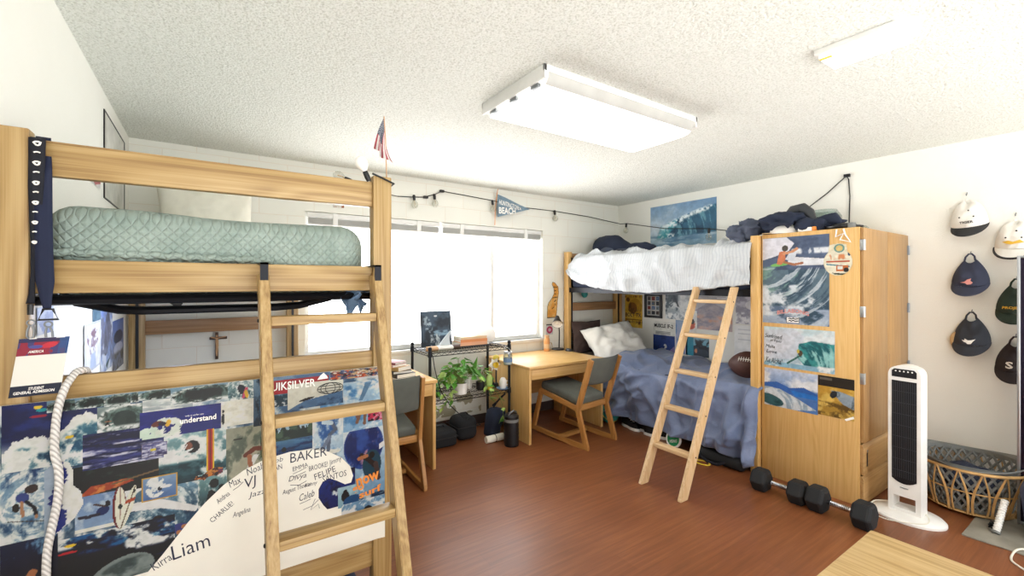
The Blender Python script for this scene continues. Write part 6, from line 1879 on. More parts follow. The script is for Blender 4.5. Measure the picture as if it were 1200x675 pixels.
def cap_shell(mc, mb, bm=None, crown=True, flat=0., seed=0):
    """crown_y: how far the crown stands off at x, z"""
    pass
CW, CH = .094, .156
def crown_y(x, z, dep=.085):
    a = 1 - (x / CW) ** 2
    b = 1 - (max(0, z) / CH) ** 2.2
    return dep * math.sqrt(max(0, a)) * max(0, b) ** .6
def cap(lab, y, z, mc, mb, loop=True, button=None, emblem=None, tilt=0., seed=0, lining=None, tallk=1., group='baseball caps hung on the wall'):
    """a cap hung flat on the wall (wall normal -x); local x across, y out of the wall, z up; origin at the brim line"""
    t = thing('baseball_cap', lab, 'cap', (XR - .012, y, z), R(90), group)
    M_ = Matrix.Rotation(tilt, 4, 'Y')
    def dent(x, zz): return mn.noise(Vector((x * 16 + seed, zz * 16, seed))) * .022 + mn.noise(Vector((x * 34 + seed, zz * 30, 1.))) * .008
    bm = BM()
    def fn(u, v):
        zz = v * CH * tallk; a = (u - .5) * PI
        prof = max(0., 1 - (v) ** 2.2) ** .6
        wv = (1 - .72 * v ** 2.0) if loop else max(.02, (1 - v ** 2)) ** .5
        if loop: prof = .25 + .75 * max(0., 1 - v ** 1.8)
        x = CW * wv * math.sin(a); yy = .088 * prof * math.cos(a) + dent(x, zz) * math.cos(a)
        return M_ @ Vector((x, yy, zz - .028 * math.cos(a)))
    surf(bm, fn, 36, 20)
    c_ = obj('crown', bm, mc, t, world=False, angle=80)
    bm = BM()
    def fb(u, v):
        a = (u - .5) * PI
        x = CW * math.sin(a) * (1 + .02 * v); y0 = .086 * math.cos(a)
        drop = .060 * v * max(.0, math.cos(a)) ** .8
        return M_ @ Vector((x, y0 * (1.03 + .75 * v) , -.028 * math.cos(a) - drop - .003 * v))
    surf(bm, fb, 36, 8)
    o = obj('brim', bm, mb, t, world=False, angle=80); o.modifiers.new('thickness', 'SOLIDIFY').thickness = .004
    if mb == 'capwhite':
        bm = BM(); tube(bm, [fb(q, 1.02) for q in np.linspace(.02, .98, 26)], .007, 8); obj('brim_edge', bm, 'capblack', t, world=False)
    if lining:
        bm = BM(); ball(bm, (.072, .02, .0), .035, .02, .06, 14, 10); bm.transform(M_); obj('lining', bm, lining, t, world=False)
    top = CH * tallk
    if loop:
        bm = BM(); tube(bm, [M_ @ Vector(p) for p in ((-.026, .018, top - .012), (-.022, .018, top + .018), (-.008, .014, top + .036), (.008, .014, top + .034), (.022, .018, top + .012), (.027, .018, top - .012))], .0055, 8)
        obj('strap', bm, mc, t, world=False)
    else:
        bm = BM(); ball(bm, M_ @ Vector((0, .03, top + .0)), .008, .008, .005, 10, 8); obj('button', bm, mc, t, world=False)
        for (ex, ez) in ((-.012, .09), (-.035, .045), (.035, .048)):
            bm = BM(); ball(bm, M_ @ Vector((ex, .088 * max(0., 1 - (ez / top) ** 2.2) ** .6 * math.sqrt(1 - (ex / CW) ** 2) + .001, ez)), .005, .003, .005, 10, 6); obj('eyelet', bm, 'black', t, world=False)
    h = BM(); tube(h, [M_ @ Vector((0, -.012, top + .052)), M_ @ Vector((0, .012, top + .03)), M_ @ Vector((0, .02, top + .036))], .003, 6)
    obj('wall_hook', h, 'steelgrey', t, world=False)
    if emblem: emblem(t, M_)
    return t
def on_crown(o, M_):
    """press lettering onto the crown"""
    for v in o.data.vertices:
        p = v.co.copy()
        yy = .088 * math.sqrt(max(0, 1 - (p.x / CW) ** 2)) * max(0, 1 - (max(0, p.z) / CH) ** 2.2) ** .6 + .014
        p.x = -p.x
        if p.z < -.028: yy = .088 * math.sqrt(max(0, 1 - (p.x / CW) ** 2)) + .012 + max(0, -p.z - .028) * .5
        v.co = M_ @ Vector((p.x, yy, p.z))
def cap_text(s_, x, z_, w_, h_, mat, arc=0., shear=0.):
    def fn(t, M_):
        Wm = wm(t)
        o = lettering(s_, Wm @ Vector((x, 0, z_)), (Wm.to_3x3() @ Vector((1, 0, 0))), ZA, w_, h_, mat, t, 0, 0, shear, .03, 'emblem', arc)
        on_crown(o, M_)
    return fn
def cap_shape(polys, mat):
    def fn(t, M_):
        bm = BM()
        for p in polys:
            vs = [bm.verts.new((a, 0, b)) for a, b in p]; bm.faces.new(vs)
        bmesh.ops.triangulate(bm, faces=bm.faces[:]); bmesh.ops.subdivide_edges(bm, edges=bm.edges[:], cuts=2, use_grid_fill=False)
        o = obj('emblem', bm, mat, t, world=False, smooth=False); on_crown(o, M_)
    return fn
bird = [[(-.035, .0), (-.012, .006), (.0, .02), (.02, .028), (.016, .012), (.028, .0), (.018, -.012), (.0, -.014), (-.01, -.004)]]
bird2 = [[(-.034, .012), (-.014, .006), (-.018, .022), (-.002, .01), (.012, .012), (.034, .02), (.022, .004), (.012, -.014), (-.004, -.016), (-.012, -.006), (-.022, -.002)]]
# local x maps to +y in the room (rz = 90 turns local x to y, local y to -x); seen from the room +y is to the viewer's side of the window
cap('white cap with a black brim at the top of the cap display', .767, 1.86, 'capwhite', 'capblack', False, emblem=cap_text('TIGER', -.035, -.0, .07, .016, 'inkblack', 0), tilt=R(4), seed=2, tallk=1.12)
cap('navy cap with a pink bird emblem, below the white black-brimmed cap', .763, 1.455, 'capnavy', 'capnavy', True, emblem=cap_shape(bird, 'printpink'), seed=5, tallk=1.05)
cap('slate cap with a white bird emblem and tan lining, lowest below the navy cap', .757, 1.05, 'capslate', 'capslate', True, emblem=cap_shape(bird2, 'printwhite'), seed=9, lining='captan', tallk=1.05)
cap('white cap with yellow flame emblem beside the white black-brimmed cap', .553, 1.70, 'capwhite', 'capwhite', False, emblem=cap_shape([[(-.05, .02), (-.02, .028), (0, .018), (.03, .03), (.05, .012), (.02, .008), (-.01, .002), (-.03, .008)]], 'printyellow'), seed=12, tallk=1.05)
cap('dark green cap with yellow lettering, half hidden by the dark mirror', .548, 1.28, 'capgreen', 'capgreen', True, emblem=cap_text('PROJECT', -.055, -.002, .11, .022, 'printyellow', 0, .1), seed=15, tallk=1.05)
cap('dark brown cap with a white letter, lowest one beside the dark mirror', .552, .90, 'capbrown', 'capbrown', True, emblem=cap_text('S', -.035, -.004, .035, .045, 'printwhite'), seed=18, tallk=1.05)
# loose cap and odds and ends on the wardrobe
t = thing('baseball_cap', 'off-white cap lying on the front edge of the wardrobe top', 'cap', (3.56, 1.60, WZ), R(20))
bm = BM()
surf(bm, lambda u, v: Vector((.075 * math.cos(u * 2 * PI) * math.cos(v * PI / 2), .10 * math.sin(u * 2 * PI) * math.cos(v * PI / 2), .004 + .075 * math.sin(v * PI / 2) + .004 * math.sin(u * 9))), 32, 10, cu=True)
obj('crown', bm, 'capwhite', t, world=False, angle=80)
bm = BM(); surf(bm, lambda u, v: Vector((.07 * math.sin((u - .5) * PI), .085 + .065 * v * math.cos((u - .5) * PI) ** .6 if abs(u - .5) < .499 else .085, .006 + .006 * math.cos((u - .5) * PI))), 24, 6)
o = obj('brim', bm, 'captan', t, world=False); o.modifiers.new('thickness', 'SOLIDIFY').thickness = .004
t = thing('packet', 'small orange and white packet lying on the wardrobe beside the off-white cap', 'packet', (3.525, 1.44, WZ))
obj('box_body', box(BM(), 3.505, 3.545, 1.40, 1.49, WZ + .001, WZ + .03, .005), 'printwhite', t)
obj('flap', box(BM(), 3.504, 3.546, 1.375, 1.40, WZ + .001, WZ + .032, .006), 'printorange', t, label='orange end flap')
t = thing('hat', 'flat black brimmed hat lying on the wardrobe next to the jacket', 'hat', (3.62, 1.23, WZ))
obj('hat_brim', lathe(BM(), [(0, .002), (.09, .002), (.11, .012), (.112, .022), (.09, .016), (.07, .018)], (3.62, 1.25, WZ), 32), 'black', t)
obj('crown', lathe(BM(), [(.074, .014), (.072, .035), (.06, .042), (0, .043)], (3.62, 1.25, WZ), 32), 'black', t)
t = thing('glass_dome', 'clear round glass bowl standing behind the jacket on the wardrobe', 'bowl', (4.18, 1.55, WZ))
obj('bowl', lathe(BM(), [(.05, .002), (.10, .05), (.125, .12), (.12, .18), (.09, .23), (.086, .228), (.115, .18), (.12, .12), (.095, .052), (0, .008)], (4.18, 1.58, WZ), 32), 'jarglass', t)
solo('tin', lathe(BM(), [(0, 0), (.022, 0), (.022, .03), (.02, .034), (0, .034)], (3.525, 1.17, WZ), 18), 'greyplastic', 'little grey tin on the wardrobe top corner', 'tin', (3.525, 1.17, WZ))
T = Matrix.Translation((3.9, 1.14, WZ + .001))
bm = BM(); lump(bm, (3.72, 1.20, WZ + .012), (.14, .05, .022), 4, .3, 12); sit(bm, WZ + .001); solo('plastic_bag', bm, 'jarglass', 'flat clear plastic wrap on the wardrobe above its doors', 'wrap', (3.72, 1.20, WZ))

# ------------------------------------------------------------------ floor in front of the far bunk
def sneaker(lab, loc, rz, col, sole='white', lace='printwhite'):
    t = thing('sneaker', lab, 'shoe', loc, rz, 'shoes under the far bunk')
    def outline(u):
        a = u * 2 * PI
        return Vector((.13 * math.cos(a), (.042 + .008 * math.cos(a) - .010 * math.exp(-((math.cos(a) + .1) / .3) ** 2)) * math.sin(a), 0))
    bm = BM(); surf(bm, lambda u, v: outline(u) * (1.04 - .03 * v) + Vector((0, 0, .001 + .026 * v)), 32, 4, cu=True)
    lo = [v for v in bm.verts if v.co.z < .002]; 
    bmesh.ops.contextual_create(bm, geom=lo); hi = [v for v in bm.verts if v.co.z > .0265]; bmesh.ops.contextual_create(bm, geom=hi)
    obj('sole', bm, sole, t, world=False)
    bm = BM()
    def up(u, v):
        o = outline(u); k = o.x / .13
        h = .045 + .055 * (1 / (1 + math.exp((k + .1) * 7)))
        return Vector((o.x * (1 - .25 * v * (k > 0) - .04 * v), o.y * (1 - .55 * v ** 2), .025 + h * math.sin(v * PI / 2)))
    surf(bm, up, 32, 8, cu=True)
    hi = [f for f in bm.edges if f.is_boundary and f.verts[0].co.z > .05]
    obj('upper', bm, col, t, world=False, angle=80)
    bm = BM()
    for k in range(4):
        x = .035 - .025 * k; z = .072 + .009 * k
        tube(bm, [(x, -.022, z - .008), (x - .006, 0, z + .002), (x, .022, z - .008)], .003, 6)
    obj('laces', bm, lace, t, world=False)
    return t
sneaker('black sneaker with white speckled laces under the blue duvet, by the chair', (3.50, 3.02, 0), R(-100), 'darkbag')
sneaker('black sneaker with white toe under the middle of the blue duvet', (3.53, 2.86, 0), R(-95), 'black', 'white')
sneaker('grey sneaker deeper under the blue duvet, behind the black ones', (3.74, 2.92, 0), R(-90), 'greyplastic', 'white')
sneaker('black skate shoe beside the pale ladder, under the blue duvet', (3.50, 2.70, 0), R(-75), 'blackmatte', 'printwhite')
t = thing('ball', 'teal rubber ball under the far bunk, behind the chair at the lamp desk', 'ball', (3.45, 3.26, .105))
bm = BM(); ball(bm, (3.45, 3.26, .105), .105, seg=24, rings=16); obj('ball_body', bm, 'teal', t)
bm = BM(); tube(bm, [(3.45 + .1055 * math.cos(a), 3.26 + .1055 * math.sin(a) * .7, .105 + .1055 * math.sin(a) * .71) for a in np.linspace(0, 2 * PI, 40)[:-1]], .003, 6, True); obj('seam', bm, 'yellow', t)
t = thing('round_box', 'round green and white lid standing on edge under the blue duvet', 'lid', (3.42, 2.44, 0))
T = Matrix.Translation((3.40, 2.44, .075)) @ Matrix.Rotation(R(-78), 4, 'Y') @ Matrix.Rotation(R(90), 4, 'Z')
obj('rim', lathe(BM(), [(0, 0), (.072, 0), (.075, .004), (.075, .018), (.069, .022), (.062, .018), (0, .018)], T=T, seg=36), 'white', t)
obj('face', lathe(BM(), [(.060, .0185), (.056, .02), (0, .0202)], T=T, seg=32), 'green', t)
Wl = T
lettering('SWISH', T @ Vector((-.038, -.008, .021)), T.to_3x3() @ Vector((1, 0, 0)), T.to_3x3() @ Vector((0, 1, 0)), .076, .026, 'printwhite', t, .0008, .3, .2, .02)
t = thing('backpack', 'black backpack shoved under the foot of the blue bed', 'bag', (3.66, 2.0, 0))
bm = rbox_fn(3.345, 3.90, 1.80, 2.24, .0, .095, .04, 4, .02)
for v in bm.verts: v.co.z = max(.0, v.co.z)
obj('bag_body', bm, 'blackmatte', t, angle=70)
obj('strap', tube(BM(), [(3.38, 2.20, .07), (3.33, 2.16, .05), (3.325, 2.08, .014), (3.33, 2.0, .014), (3.37, 1.92, .05)], .012, 8), 'blackstrap', t)
solo('yellow_ring', tube(BM(), [(3.29 + .04 * math.cos(a), 2.10 + .06 * math.sin(a), .006) for a in np.linspace(0, 2 * PI, 30)[:-1]], .005, 8, True), 'yellow', 'thin yellow ring on the floor in front of the black backpack', 'ring', (3.29, 2.10, 0))

def dumbbell(lab, y0, y1, x, a, hexr):
    t = thing('dumbbell', lab, 'dumbbell', (x, (y0 + y1) / 2, 0), a, 'hex dumbbells on the floor')
    L = abs(y1 - y0) / 2
    for s in (-1, 1):
        bm = BM()
        prof = [(0, -.052), (hexr * .78, -.052), (hexr, -.036), (hexr, .036), (hexr * .78, .052), (0, .052)]
        T = Matrix.Translation((0, s * L, hexr * .866 + .001)) @ Matrix.Rotation(R(90), 4, 'X')
        lathe(bm, prof, T=T, seg=6); bmesh.ops.bevel(bm, geom=[e for e in bm.edges], offset=.004, segments=2, affect='EDGES')
        h = obj('weight_head', bm, 'blackmatte', t, world=False, angle=30)
    bm = BM(); T = Matrix.Translation((0, 0, hexr * .866 + .001)) @ Matrix.Rotation(R(90), 4, 'X')
    g = L - .05
    lathe(bm, [(.013, -g), (.013, -g * .8), (.016, -g * .7), (.0165, -g * .3), (.018, 0), (.0165, g * .3), (.016, g * .7), (.013, g * .8), (.013, g)], T=T, seg=16)
    for k in range(15):
        z = -g * .66 + 2 * g * .66 * k / 14
        lathe(bm, [(.0165, z - .002), (.0185, z), (.0165, z + .002)], T=T, seg=16)
    obj('grip', bm, 'chrome', t, world=False)
    return t
dumbbell('black hex dumbbell by the far bunk post, at the wardrobe side', 1.60, 1.365, 3.215, R(1.5), .082)
dumbbell('black hex dumbbell closest to the tower fan', 1.250, 1.005, 3.215, R(-1), .086)

# ------------------------------------------------------------------ tower fan
TF = thing('tower_fan', 'white tower fan with black grille standing beside the wardrobe', 'fan', (3.60, .905, 0), R(-3), None)
obj('base', lathe(BM(), [(0, 0), (1, 0), (1, .012), (.93, .024), (.55, .034), (0, .036)], (0, 0, 0), 40, sx=.145, sy=.185), 'white', TF, world=False)
bm = BM()
hw, dp = .080, .05
def fan_shell():
    # outline in the y-z plane with a rounded top, hollow bottom frame
    out = [(-hw, .034)] + [(-hw, .86)] + [(-hw + .042 * (1 - math.cos(a)), .88 + .052 * math.sin(a)) for a in np.linspace(.15, PI / 2, 6)]
    out += [(y_, .932 + .010 * (1 - (y_ / .046) ** 2)) for y_ in np.linspace(-.04, .04, 7)]
    out += [(hw - .042 * (1 - math.cos(a)), .88 + .052 * math.sin(a)) for a in np.linspace(PI / 2, .15, 6)] + [(hw, .86), (hw, .034)]
    return out
o_ = fan_shell()
b2 = BM(); prism(b2, [(y_, z) for y_, z in o_ if z >= .0], (-dp, 0, 0), YA, ZA, dp * 2)
# carry window under the body
b2.free()
box(bm, -dp, dp, -hw, -hw + .026, .03, .1305, .0); box(bm, -dp, dp, hw - .026, hw, .03, .1305, .0); box(bm, -dp + .001, dp - .001, -hw + .02, hw - .02, .03, .055, .0)
prism(bm, [(-hw, .13)] + [p for p in o_ if p[1] > .1] + [(hw, .13)], (-dp, 0, 0), YA, ZA, dp * 2)
obj('housing', bm, 'white', TF, world=False, angle=30)
bm = BM(); gl = [(-.060, .845)] + [(-.060, .235)] + [(y_, .215 - .025 * (1 - (y_ / .06) ** 2) + .02) for y_ in np.linspace(-.056, .056, 9)] + [(.060, .235), (.060, .845)]
prism(bm, gl, (-dp - .004, 0, 0), YA, ZA, .006); obj('grille_panel', bm, 'black', TF, world=False, smooth=False)
bm = BM()
for k in range(11): box(bm, -dp - .0065, -dp - .004, -.052 + .0104 * k - .0014, -.052 + .0104 * k + .0014, .245, .838)
for k in range(8): box(bm, -dp - .0075, -dp - .005, -.058, .058, .29 + .07 * k - .0015, .29 + .07 * k + .0015)
obj('grille_slats', bm, 'darkgrey', TF, world=False, smooth=False)
bm = BM(); prism(bm, [(-.060, .868), (-.060, .905), (-.048, .918), (.048, .918), (.060, .905), (.060, .868)][::-1], (-dp - .004, 0, 0), YA, ZA, .006); cp = obj('control_panel', bm, 'black', TF, world=False, smooth=False)
for k in range(5):
    bm = BM(); ball(bm, (-dp - .005, -.040 + .020 * k, .905), .002, .0045, .0045, 10, 6); obj('button', bm, 'printwhite', cp, world=False)
bm = BM(); box(bm, -dp - .0035, -dp + .002, -.02, .02, .182, .187); obj('badge', bm, 'silver', TF, world=False)
cordp = [(.08, -.02, .05), (.0, -.10, .035), (-.10, -.11, .028), (-.158, .02, .006), (-.165, .09, .005), (-.135, .145, .005), (-.09, .165, .02), (-.03, .15, .045), (.02, .085, .05)]
cc = []
for i in range(len(cordp) - 1):
    p0, p1, p2, p3 = [Vector(cordp[max(0, min(len(cordp) - 1, i + d_))]) for d_ in (-1, 0, 1, 2)]
    for k in range(6):
        tt = k / 6
        cc.append(.5 * ((2 * p1) + (p2 - p0) * tt + (2 * p0 - 5 * p1 + 4 * p2 - p3) * tt * tt + (3 * p1 - p0 - 3 * p2 + p3) * tt ** 3))
obj('power_cord', tube(BM(), cc, .0035, 6), 'whitecord', TF, world=False)

# ------------------------------------------------------------------ wicker basket with a plastic laundry basket in it
bc = (4.10, .72)
WB = thing('wicker_basket', 'round woven cane basket standing between tower fan and wall', 'basket', (*bc, 0))
def br(z): return .205 + .062 * (z / .28) ** .8
bm = BM()
for z, r_ in ((.012, .006), (.15, .0045), (.285, .009)):
    tube(bm, [(bc[0] + br(z) * math.cos(a), bc[1] + br(z) * math.sin(a), z) for a in np.linspace(0, 2 * PI, 49)[:-1]], r_, 8, True)
obj('hoops', bm, 'wicker', WB)
bm = BM(); NL = 16
for k in range(NL):
    a0 = 2 * PI * k / NL
    for dr in (0.004, .008):
        pts = []
        for q in np.linspace(0, 1, 25):
            ph_ = q * PI
            z = .012 + .272 * math.sin(ph_) ** .8
            wd = (.17 - .05 * dr * 100) * math.cos(ph_) * (1.0 - .55 * (z / .28) + .75 * math.sin(min(1, z / .26) * PI) * .5)
            r_ = br(z) + dr
            pts.append((bc[0] + r_ * math.cos(a0 + wd), bc[1] + r_ * math.sin(a0 + wd), z))
        tube(bm, pts, .0038, 6)
obj('woven_loops', bm, 'wicker', WB)
obj('bottom', lathe(BM(), [(0, .004), (.205, .004), (.205, .012), (0, .012)], (*bc, 0), 32), 'wicker', WB)
LB = thing('laundry_basket', 'grey plastic laundry basket with diamond holes sitting in the cane basket', 'basket', (*bc, .014))
tl_ = Matrix.Translation((*bc, .33)) @ Matrix.Rotation(R(4), 4, 'Y') @ Matrix.Translation((-bc[0], -bc[1], -.33))
def lr(z): return .185 + .062 * (z / .33)
bm = BM(); NU, NV = 60, 12
def lw(i, j):
    a = 2 * PI * i / NU; z = .016 + .294 * j / NV
    return Vector((bc[0] + lr(z) * math.cos(a), bc[1] + lr(z) * math.sin(a), z))
for i in range(NU):
    for j in range(NV):
        if j in (0, NV - 1): 
            bm.faces.new([bm.verts.new(p) for p in (lw(i, j), lw(i + 1, j), lw(i + 1, j + 1), lw(i, j + 1))])
for k in range(30):
    for sg in (-1, 1):
        P_ = []
        for j in range(0, 10):
            z = .03 + .262 * j / 9; a = 2 * PI * k / 30 + sg * (j / 9) * .75
            P_.append((bc[0] + lr(z) * math.cos(a), bc[1] + lr(z) * math.sin(a), z))
        tube(bm, P_, .0078, 6)
bmesh.ops.remove_doubles(bm, verts=bm.verts[:], dist=.0004)
obj('basket_wall', bm, 'greyplastic', LB)
bm = BM(); lathe(bm, [(lr(.31), .30), (lr(.33) + .012, .318), (lr(.33) + .026, .325), (lr(.33) + .026, .318), (lr(.33) + .01, .308), (lr(.30) + .002, .285)], (*bc, 0), 48)
for v in bm.verts:
    a = math.atan2(v.co.y - bc[1], v.co.x - bc[0])
    v.co.z += .022 * math.cos(2 * (a - R(100)))
obj('rim', bm, 'greyplastic', LB)
for a in (R(95), R(-60)):
    bm = BM(); r_ = lr(.33) + .03
    tube(bm, [(bc[0] + r_ * math.cos(a + d_), bc[1] + r_ * math.sin(a + d_), .335 + .028 * (1 - (d_ / .25) ** 2)) for d_ in np.linspace(-.25, .25, 9)], .009, 8); obj('handle', bm, 'greyplastic' if a > 0 else 'white', LB)
obj('base', lathe(BM(), [(0, .016), (lr(.016), .016)], (*bc, 0), 36), 'greyplastic', LB)
bm = BM(); lump(bm, (bc[0] + .0, bc[1] + .0, .16), (.155, .155, .10), 4, .15, 10); solo('clothes', bm, 'navyfabric', 'dark navy laundry lying in the grey plastic basket', 'clothes', (*bc, .1), angle=80)

# rug, mirror and odds and ends by the edge of the picture
bm = BM(); box(bm, 3.58, 4.36, .10, .66, .0, .010, .004)
bmesh.ops.subdivide_edges(bm, edges=[e for e in bm.edges if e.calc_length() > .3], cuts=10, use_grid_fill=True)
for v in bm.verts: v.co.z += .002 * (v.co.z > .005) * mn.noise(v.co * 20) ; v.co.x += .006 * mn.noise(v.co * 9) * (v.co.x < 3.6)
rug = solo('rug', bm, 'rugm', 'worn grey beige rug under the cane basket', 'rug', (3.97, .38, 0))
# the rug is thin, so the basket sits on it
for o in (WB, LB): o.location.z += .011
for o in COL.objects:
    if o.name.startswith('clothes'): o.location.z += .011
MR = thing('standing_mirror', 'tall dark standing mirror with silver edge cut by the frame edge', 'mirror', (4.02, .30, .011))
obj('glass', box(BM(), 4.012, 4.022, .02, .486, .03, 1.60), 'mirror', MR, smooth=False)
bm = BM(); box(bm, 4.003, 4.03, .486, .500, .012, 1.615, .002); box(bm, 4.005, 4.03, .012, .02, .012, 1.615, .002); box(bm, 4.005, 4.03, .02, .486, 1.60, 1.615, .002); box(bm, 4.005, 4.03, .02, .486, .012, .03, .002)
obj('frame', bm, 'silver', MR)
obj('prop_leg', tube(BM(), [(4.03, .25, 1.2), (4.30, .25, .014)], .01, 8), 'silver', MR)
t = thing('duffel_bag', 'speckled navy soft bag leaning on the dark mirror', 'bag', (3.86, .35, .011))
bm = rbox_fn(3.76, 3.99, .18, .462, .012, .33, .07, 31, .02)
for v in bm.verts:
    v.co.z = max(.012, v.co.z); v.co.y += (v.co.z - .15) * .16; v.co.y = min(v.co.y, .52 - .1 * (v.co.z < .1))
obj('bag_body', bm, 'speckle', t, angle=70)
obj('zip', tube(BM(), [(3.80, .24, .325), (3.86, .33, .345), (3.92, .42, .335)], .004, 6), 'black', t)
t = thing('ribbed_tube', 'white ribbed plastic tube leaning by the cane basket', 'tube', (3.78, .50, .011))
bm = BM(); T = Matrix.Translation((3.742, .548, .018)) @ Vector((.55, -.12, .9)).normalized().to_track_quat('Z', 'Y').to_matrix().to_4x4()
pr = [(0, 0)]
for k in range(14): pr += [(.014, .001 + .014 * k), (.0175, .005 + .014 * k), (.0175, .010 + .014 * k), (.014, .014 + .014 * k)]
lathe(bm, pr + [(0, .197)], T=T, seg=16); obj('tube_body', bm, 'white', t)
obj('end_cap', lathe(BM(), [(0, -.004), (.019, -.004), (.019, .008), (.015, .009)], T=T, seg=16), 'greyplastic', t)
bm = BM()
tg = [(3.80 + .03 * math.sin(k * 1.9) + .004 * k * .3, .565 + .022 * math.cos(k * 1.3), .017 + .012 * (1 + math.sin(k * .9))) for k in range(26)]
tube(bm, tg, .0035, 6); solo('cable_tangle', bm, 'cord', 'small tangle of black cable on the rug beside the basket', 'cable', (3.80, .56, .011))
bm = BM()
tube(bm, smooth_path([(3.70, .36, .016), (3.66, .40, .017), (3.60, .445, .018), (3.53, .458, .006), (3.46, .45, .005), (3.42, .42, .005), (3.38, .37, .005), (3.36, .30, .005), (3.36, .15, .005)]), .005, 8)
solo('extension_cord', bm, 'whitecord', 'cream extension cord curling off the rug onto the floor', 'cord', (3.5, .44, .0))

# low oak dresser right in front of the camera
ND = thing('dresser', 'light oak dresser whose top corner shows below the tower fan', 'dresser', (1.10, .10, 0))
obj('top', box(BM(), .55, 1.537, -.22, .466, .735, .76, .006), 'dresseroak', ND)
obj('carcass', box(BM(), .57, 1.52, -.20, .45, .0, .735, .003), 'maple_z', ND)
for k in range(3):
    d = obj('drawer', box(BM(), .59, 1.50, .4505, .466, .04 + .232 * k, .255 + .232 * k, .003), 'maple_x', ND)
    obj('handle', box(BM(), 1.0, 1.09, .466, .478, .14 + .232 * k, .155 + .232 * k, .003), 'black', d)

# ------------------------------------------------------------------ ceiling lights
CL = thing('ceiling_light', 'big rectangular white ceiling light with a wraparound diffuser', 'ceiling light', (1.85, 1.86, ZC))
lx0, lx1, ly0, ly1 = 1.26, 2.43, 1.585, 2.145
bm = BM()
zf0, zf1 = 2.418, ZC
box(bm, lx0, lx0 + .015, ly0, ly1, 2.388, zf1, .002); box(bm, lx1 - .015, lx1, ly0, ly1, 2.388, zf1, .002)
box(bm, lx0, lx1, ly0, ly0 + .012, zf0, zf1, .002); box(bm, lx0, lx1, ly1 - .012, ly1, zf0, zf1, .002)
box(bm, lx0 + .01, lx1 - .01, ly0 + .01, ly1 - .01, 2.425, 2.435)
obj('housing', bm, 'whitemetal', CL)
bm = BM()
def dif(u, v):
    y = ly0 + .004 + v * (ly1 - ly0 - .008); k = abs(2 * v - 1)
    return Vector((lx0 + .03 + u * (lx1 - lx0 - .045), y, 2.35 + .07 * k ** 10))
surf(bm, lambda u, v: dif(u, .055 + .89 * v), 2, 40)
n0 = len(bm.verts)
for xx in (lx0 + .03, lx1 - .015):
    vs = [bm.verts.new(dif(0 if xx < 2 else 1, .055 + .89 * j / 40)) for j in range(41)]
    bm.faces.new(vs)
obj('diffuser', bm, 'lampglow', CL)
for a_ in (0, .945):
    bm = BM(); surf(bm, lambda u, v: dif(u, a_ + .055 * v), 2, 6); obj('diffuser_side', bm, 'blinds', CL)
for y in (1.68, 1.86, 2.05): obj('clip', box(BM(), lx0 + .012, lx0 + .032, y - .03, y + .03, 2.372, 2.39, .003), 'steelgrey', CL)
C2 = thing('ceiling_light', 'small slim ceiling light panel closest to the wall with the caps', 'ceiling light', (2.235, .71, ZC))
bm = BM(); box(bm, 2.148, 2.318, .572, .85, 2.425, ZC, .004); obj('housing', bm, 'greyplastic' if False else 'whitemetal', C2)
bm = BM(); box(bm, 2.165, 2.325, .565, .838, 2.408, 2.426, .006); obj('diffuser', bm, 'lampglow', C2)
obj('tape_label', box(BM(), 2.16, 2.178, .79, .835, 2.4065, 2.4085, .0), 'lemon', C2)

# ------------------------------------------------------------------ light
# lamp clipped under the near upper bunk: it lights the wall and posters there
LS = thing('led_strip', 'slim white light strip fixed under the deck of the near upper bunk', 'lamp', (-.12, 2.75, 1.372))
Tl = Matrix.Translation((-.12, 2.75, 1.372)) @ Matrix.Rotation(R(40), 4, 'Y')
obj('housing', box(BM(), -.028, .028, -.46, .46, 0, .016, .003, T=Tl), 'white', LS)
obj('diffuser', box(BM(), -.024, .024, -.45, .45, -.006, .0005, .0, T=Tl), 'ledglow', LS, smooth=False)
for y_ in (-.462, .456): obj('end_cap', box(BM(), -.03, .03, y_, y_ + .008, -.009, .018, .002, T=Tl), 'black', LS)
for y_ in (2.4, 3.1): obj('clip', box(BM(), -.135, -.105, y_ - .01, y_ + .01, 1.385, 1.408, .002), 'black', LS)
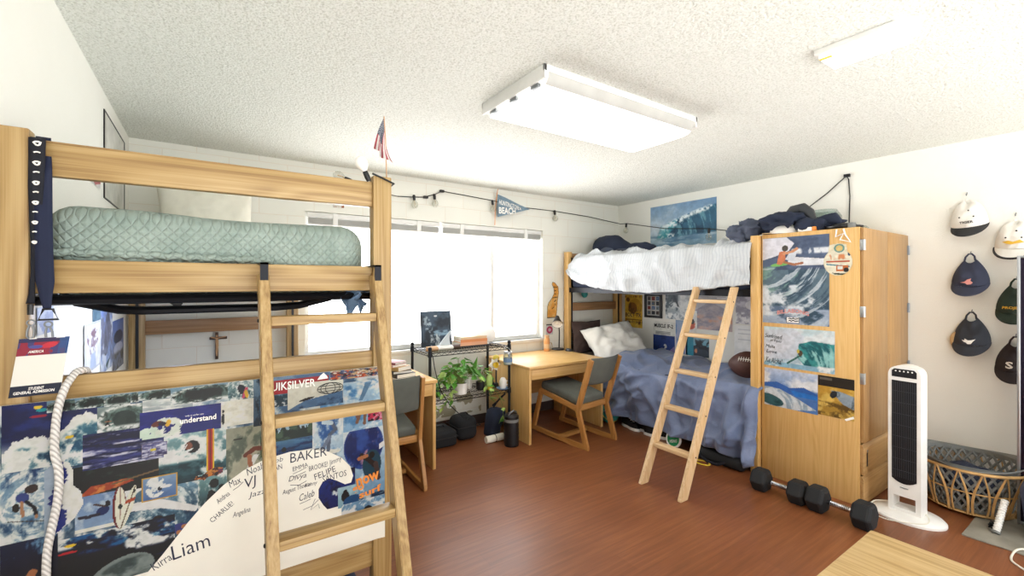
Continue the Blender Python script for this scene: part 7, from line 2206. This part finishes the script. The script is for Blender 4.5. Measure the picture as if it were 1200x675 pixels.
# portal: daylight enters by the window
pl = bpy.data.lights.new('window_portal', 'AREA'); pl.shape = 'RECTANGLE'; pl.size = WX1 - WX0; pl.size_y = WZ1 - WZ0; pl.cycles.is_portal = True
po_ = bpy.data.objects.new('window_portal', pl); COL.objects.link(po_); po_.location = ((WX0 + WX1) / 2, YW + .16, (WZ0 + WZ1) / 2); po_.rotation_euler = (R(-90), 0, 0)
SKY_BACK, SKY_FRONT = 2.05, 5.6
w = bpy.data.worlds.new('sky'); SC.world = w; w.use_nodes = True
bg = w.node_tree.nodes['Background']
nt = w.node_tree
tc = nt.nodes.new('ShaderNodeTexCoord'); sp = nt.nodes.new('ShaderNodeSeparateXYZ'); rp_ = nt.nodes.new('ShaderNodeValToRGB')
mr = nt.nodes.new('ShaderNodeMapRange'); mr.inputs[1].default_value = -.25; mr.inputs[2].default_value = .25
nt.links.new(tc.outputs['Generated'], sp.inputs[0]); nt.links.new(sp.outputs['Z'], mr.inputs[0]); nt.links.new(mr.outputs[0], rp_.inputs[0])
# bright overcast sky over sunlit pale ground
rp_.color_ramp.elements[0].color = (1.0, .99, .965, 1); rp_.color_ramp.elements[1].color = (.5, .51, .53, 1)
nt.links.new(rp_.outputs[0], bg.inputs[0])
# brightness added to window-side sky and ground to outweigh light from the open back
m2 = nt.nodes.new('ShaderNodeMapRange'); m2.interpolation_type = 'SMOOTHSTEP'
for i_, val in ((1, -.3), (2, .4), (3, SKY_BACK), (4, SKY_FRONT)): m2.inputs[i_].default_value = val
nt.links.new(sp.outputs['Y'], m2.inputs[0]); nt.links.new(m2.outputs[0], bg.inputs[1])
vs_ = SC.view_settings
vs_.view_transform = 'Standard'; vs_.look = 'None'; vs_.gamma = 1; vs_.use_curve_mapping = False
vs_.exposure = 1.2
SC.cycles.max_bounces = 10; SC.cycles.diffuse_bounces = 6; SC.cycles.transparent_max_bounces = 12; SC.cycles.caustics_reflective = False; SC.cycles.caustics_refractive = False
SC.cycles.sample_clamp_indirect = 6
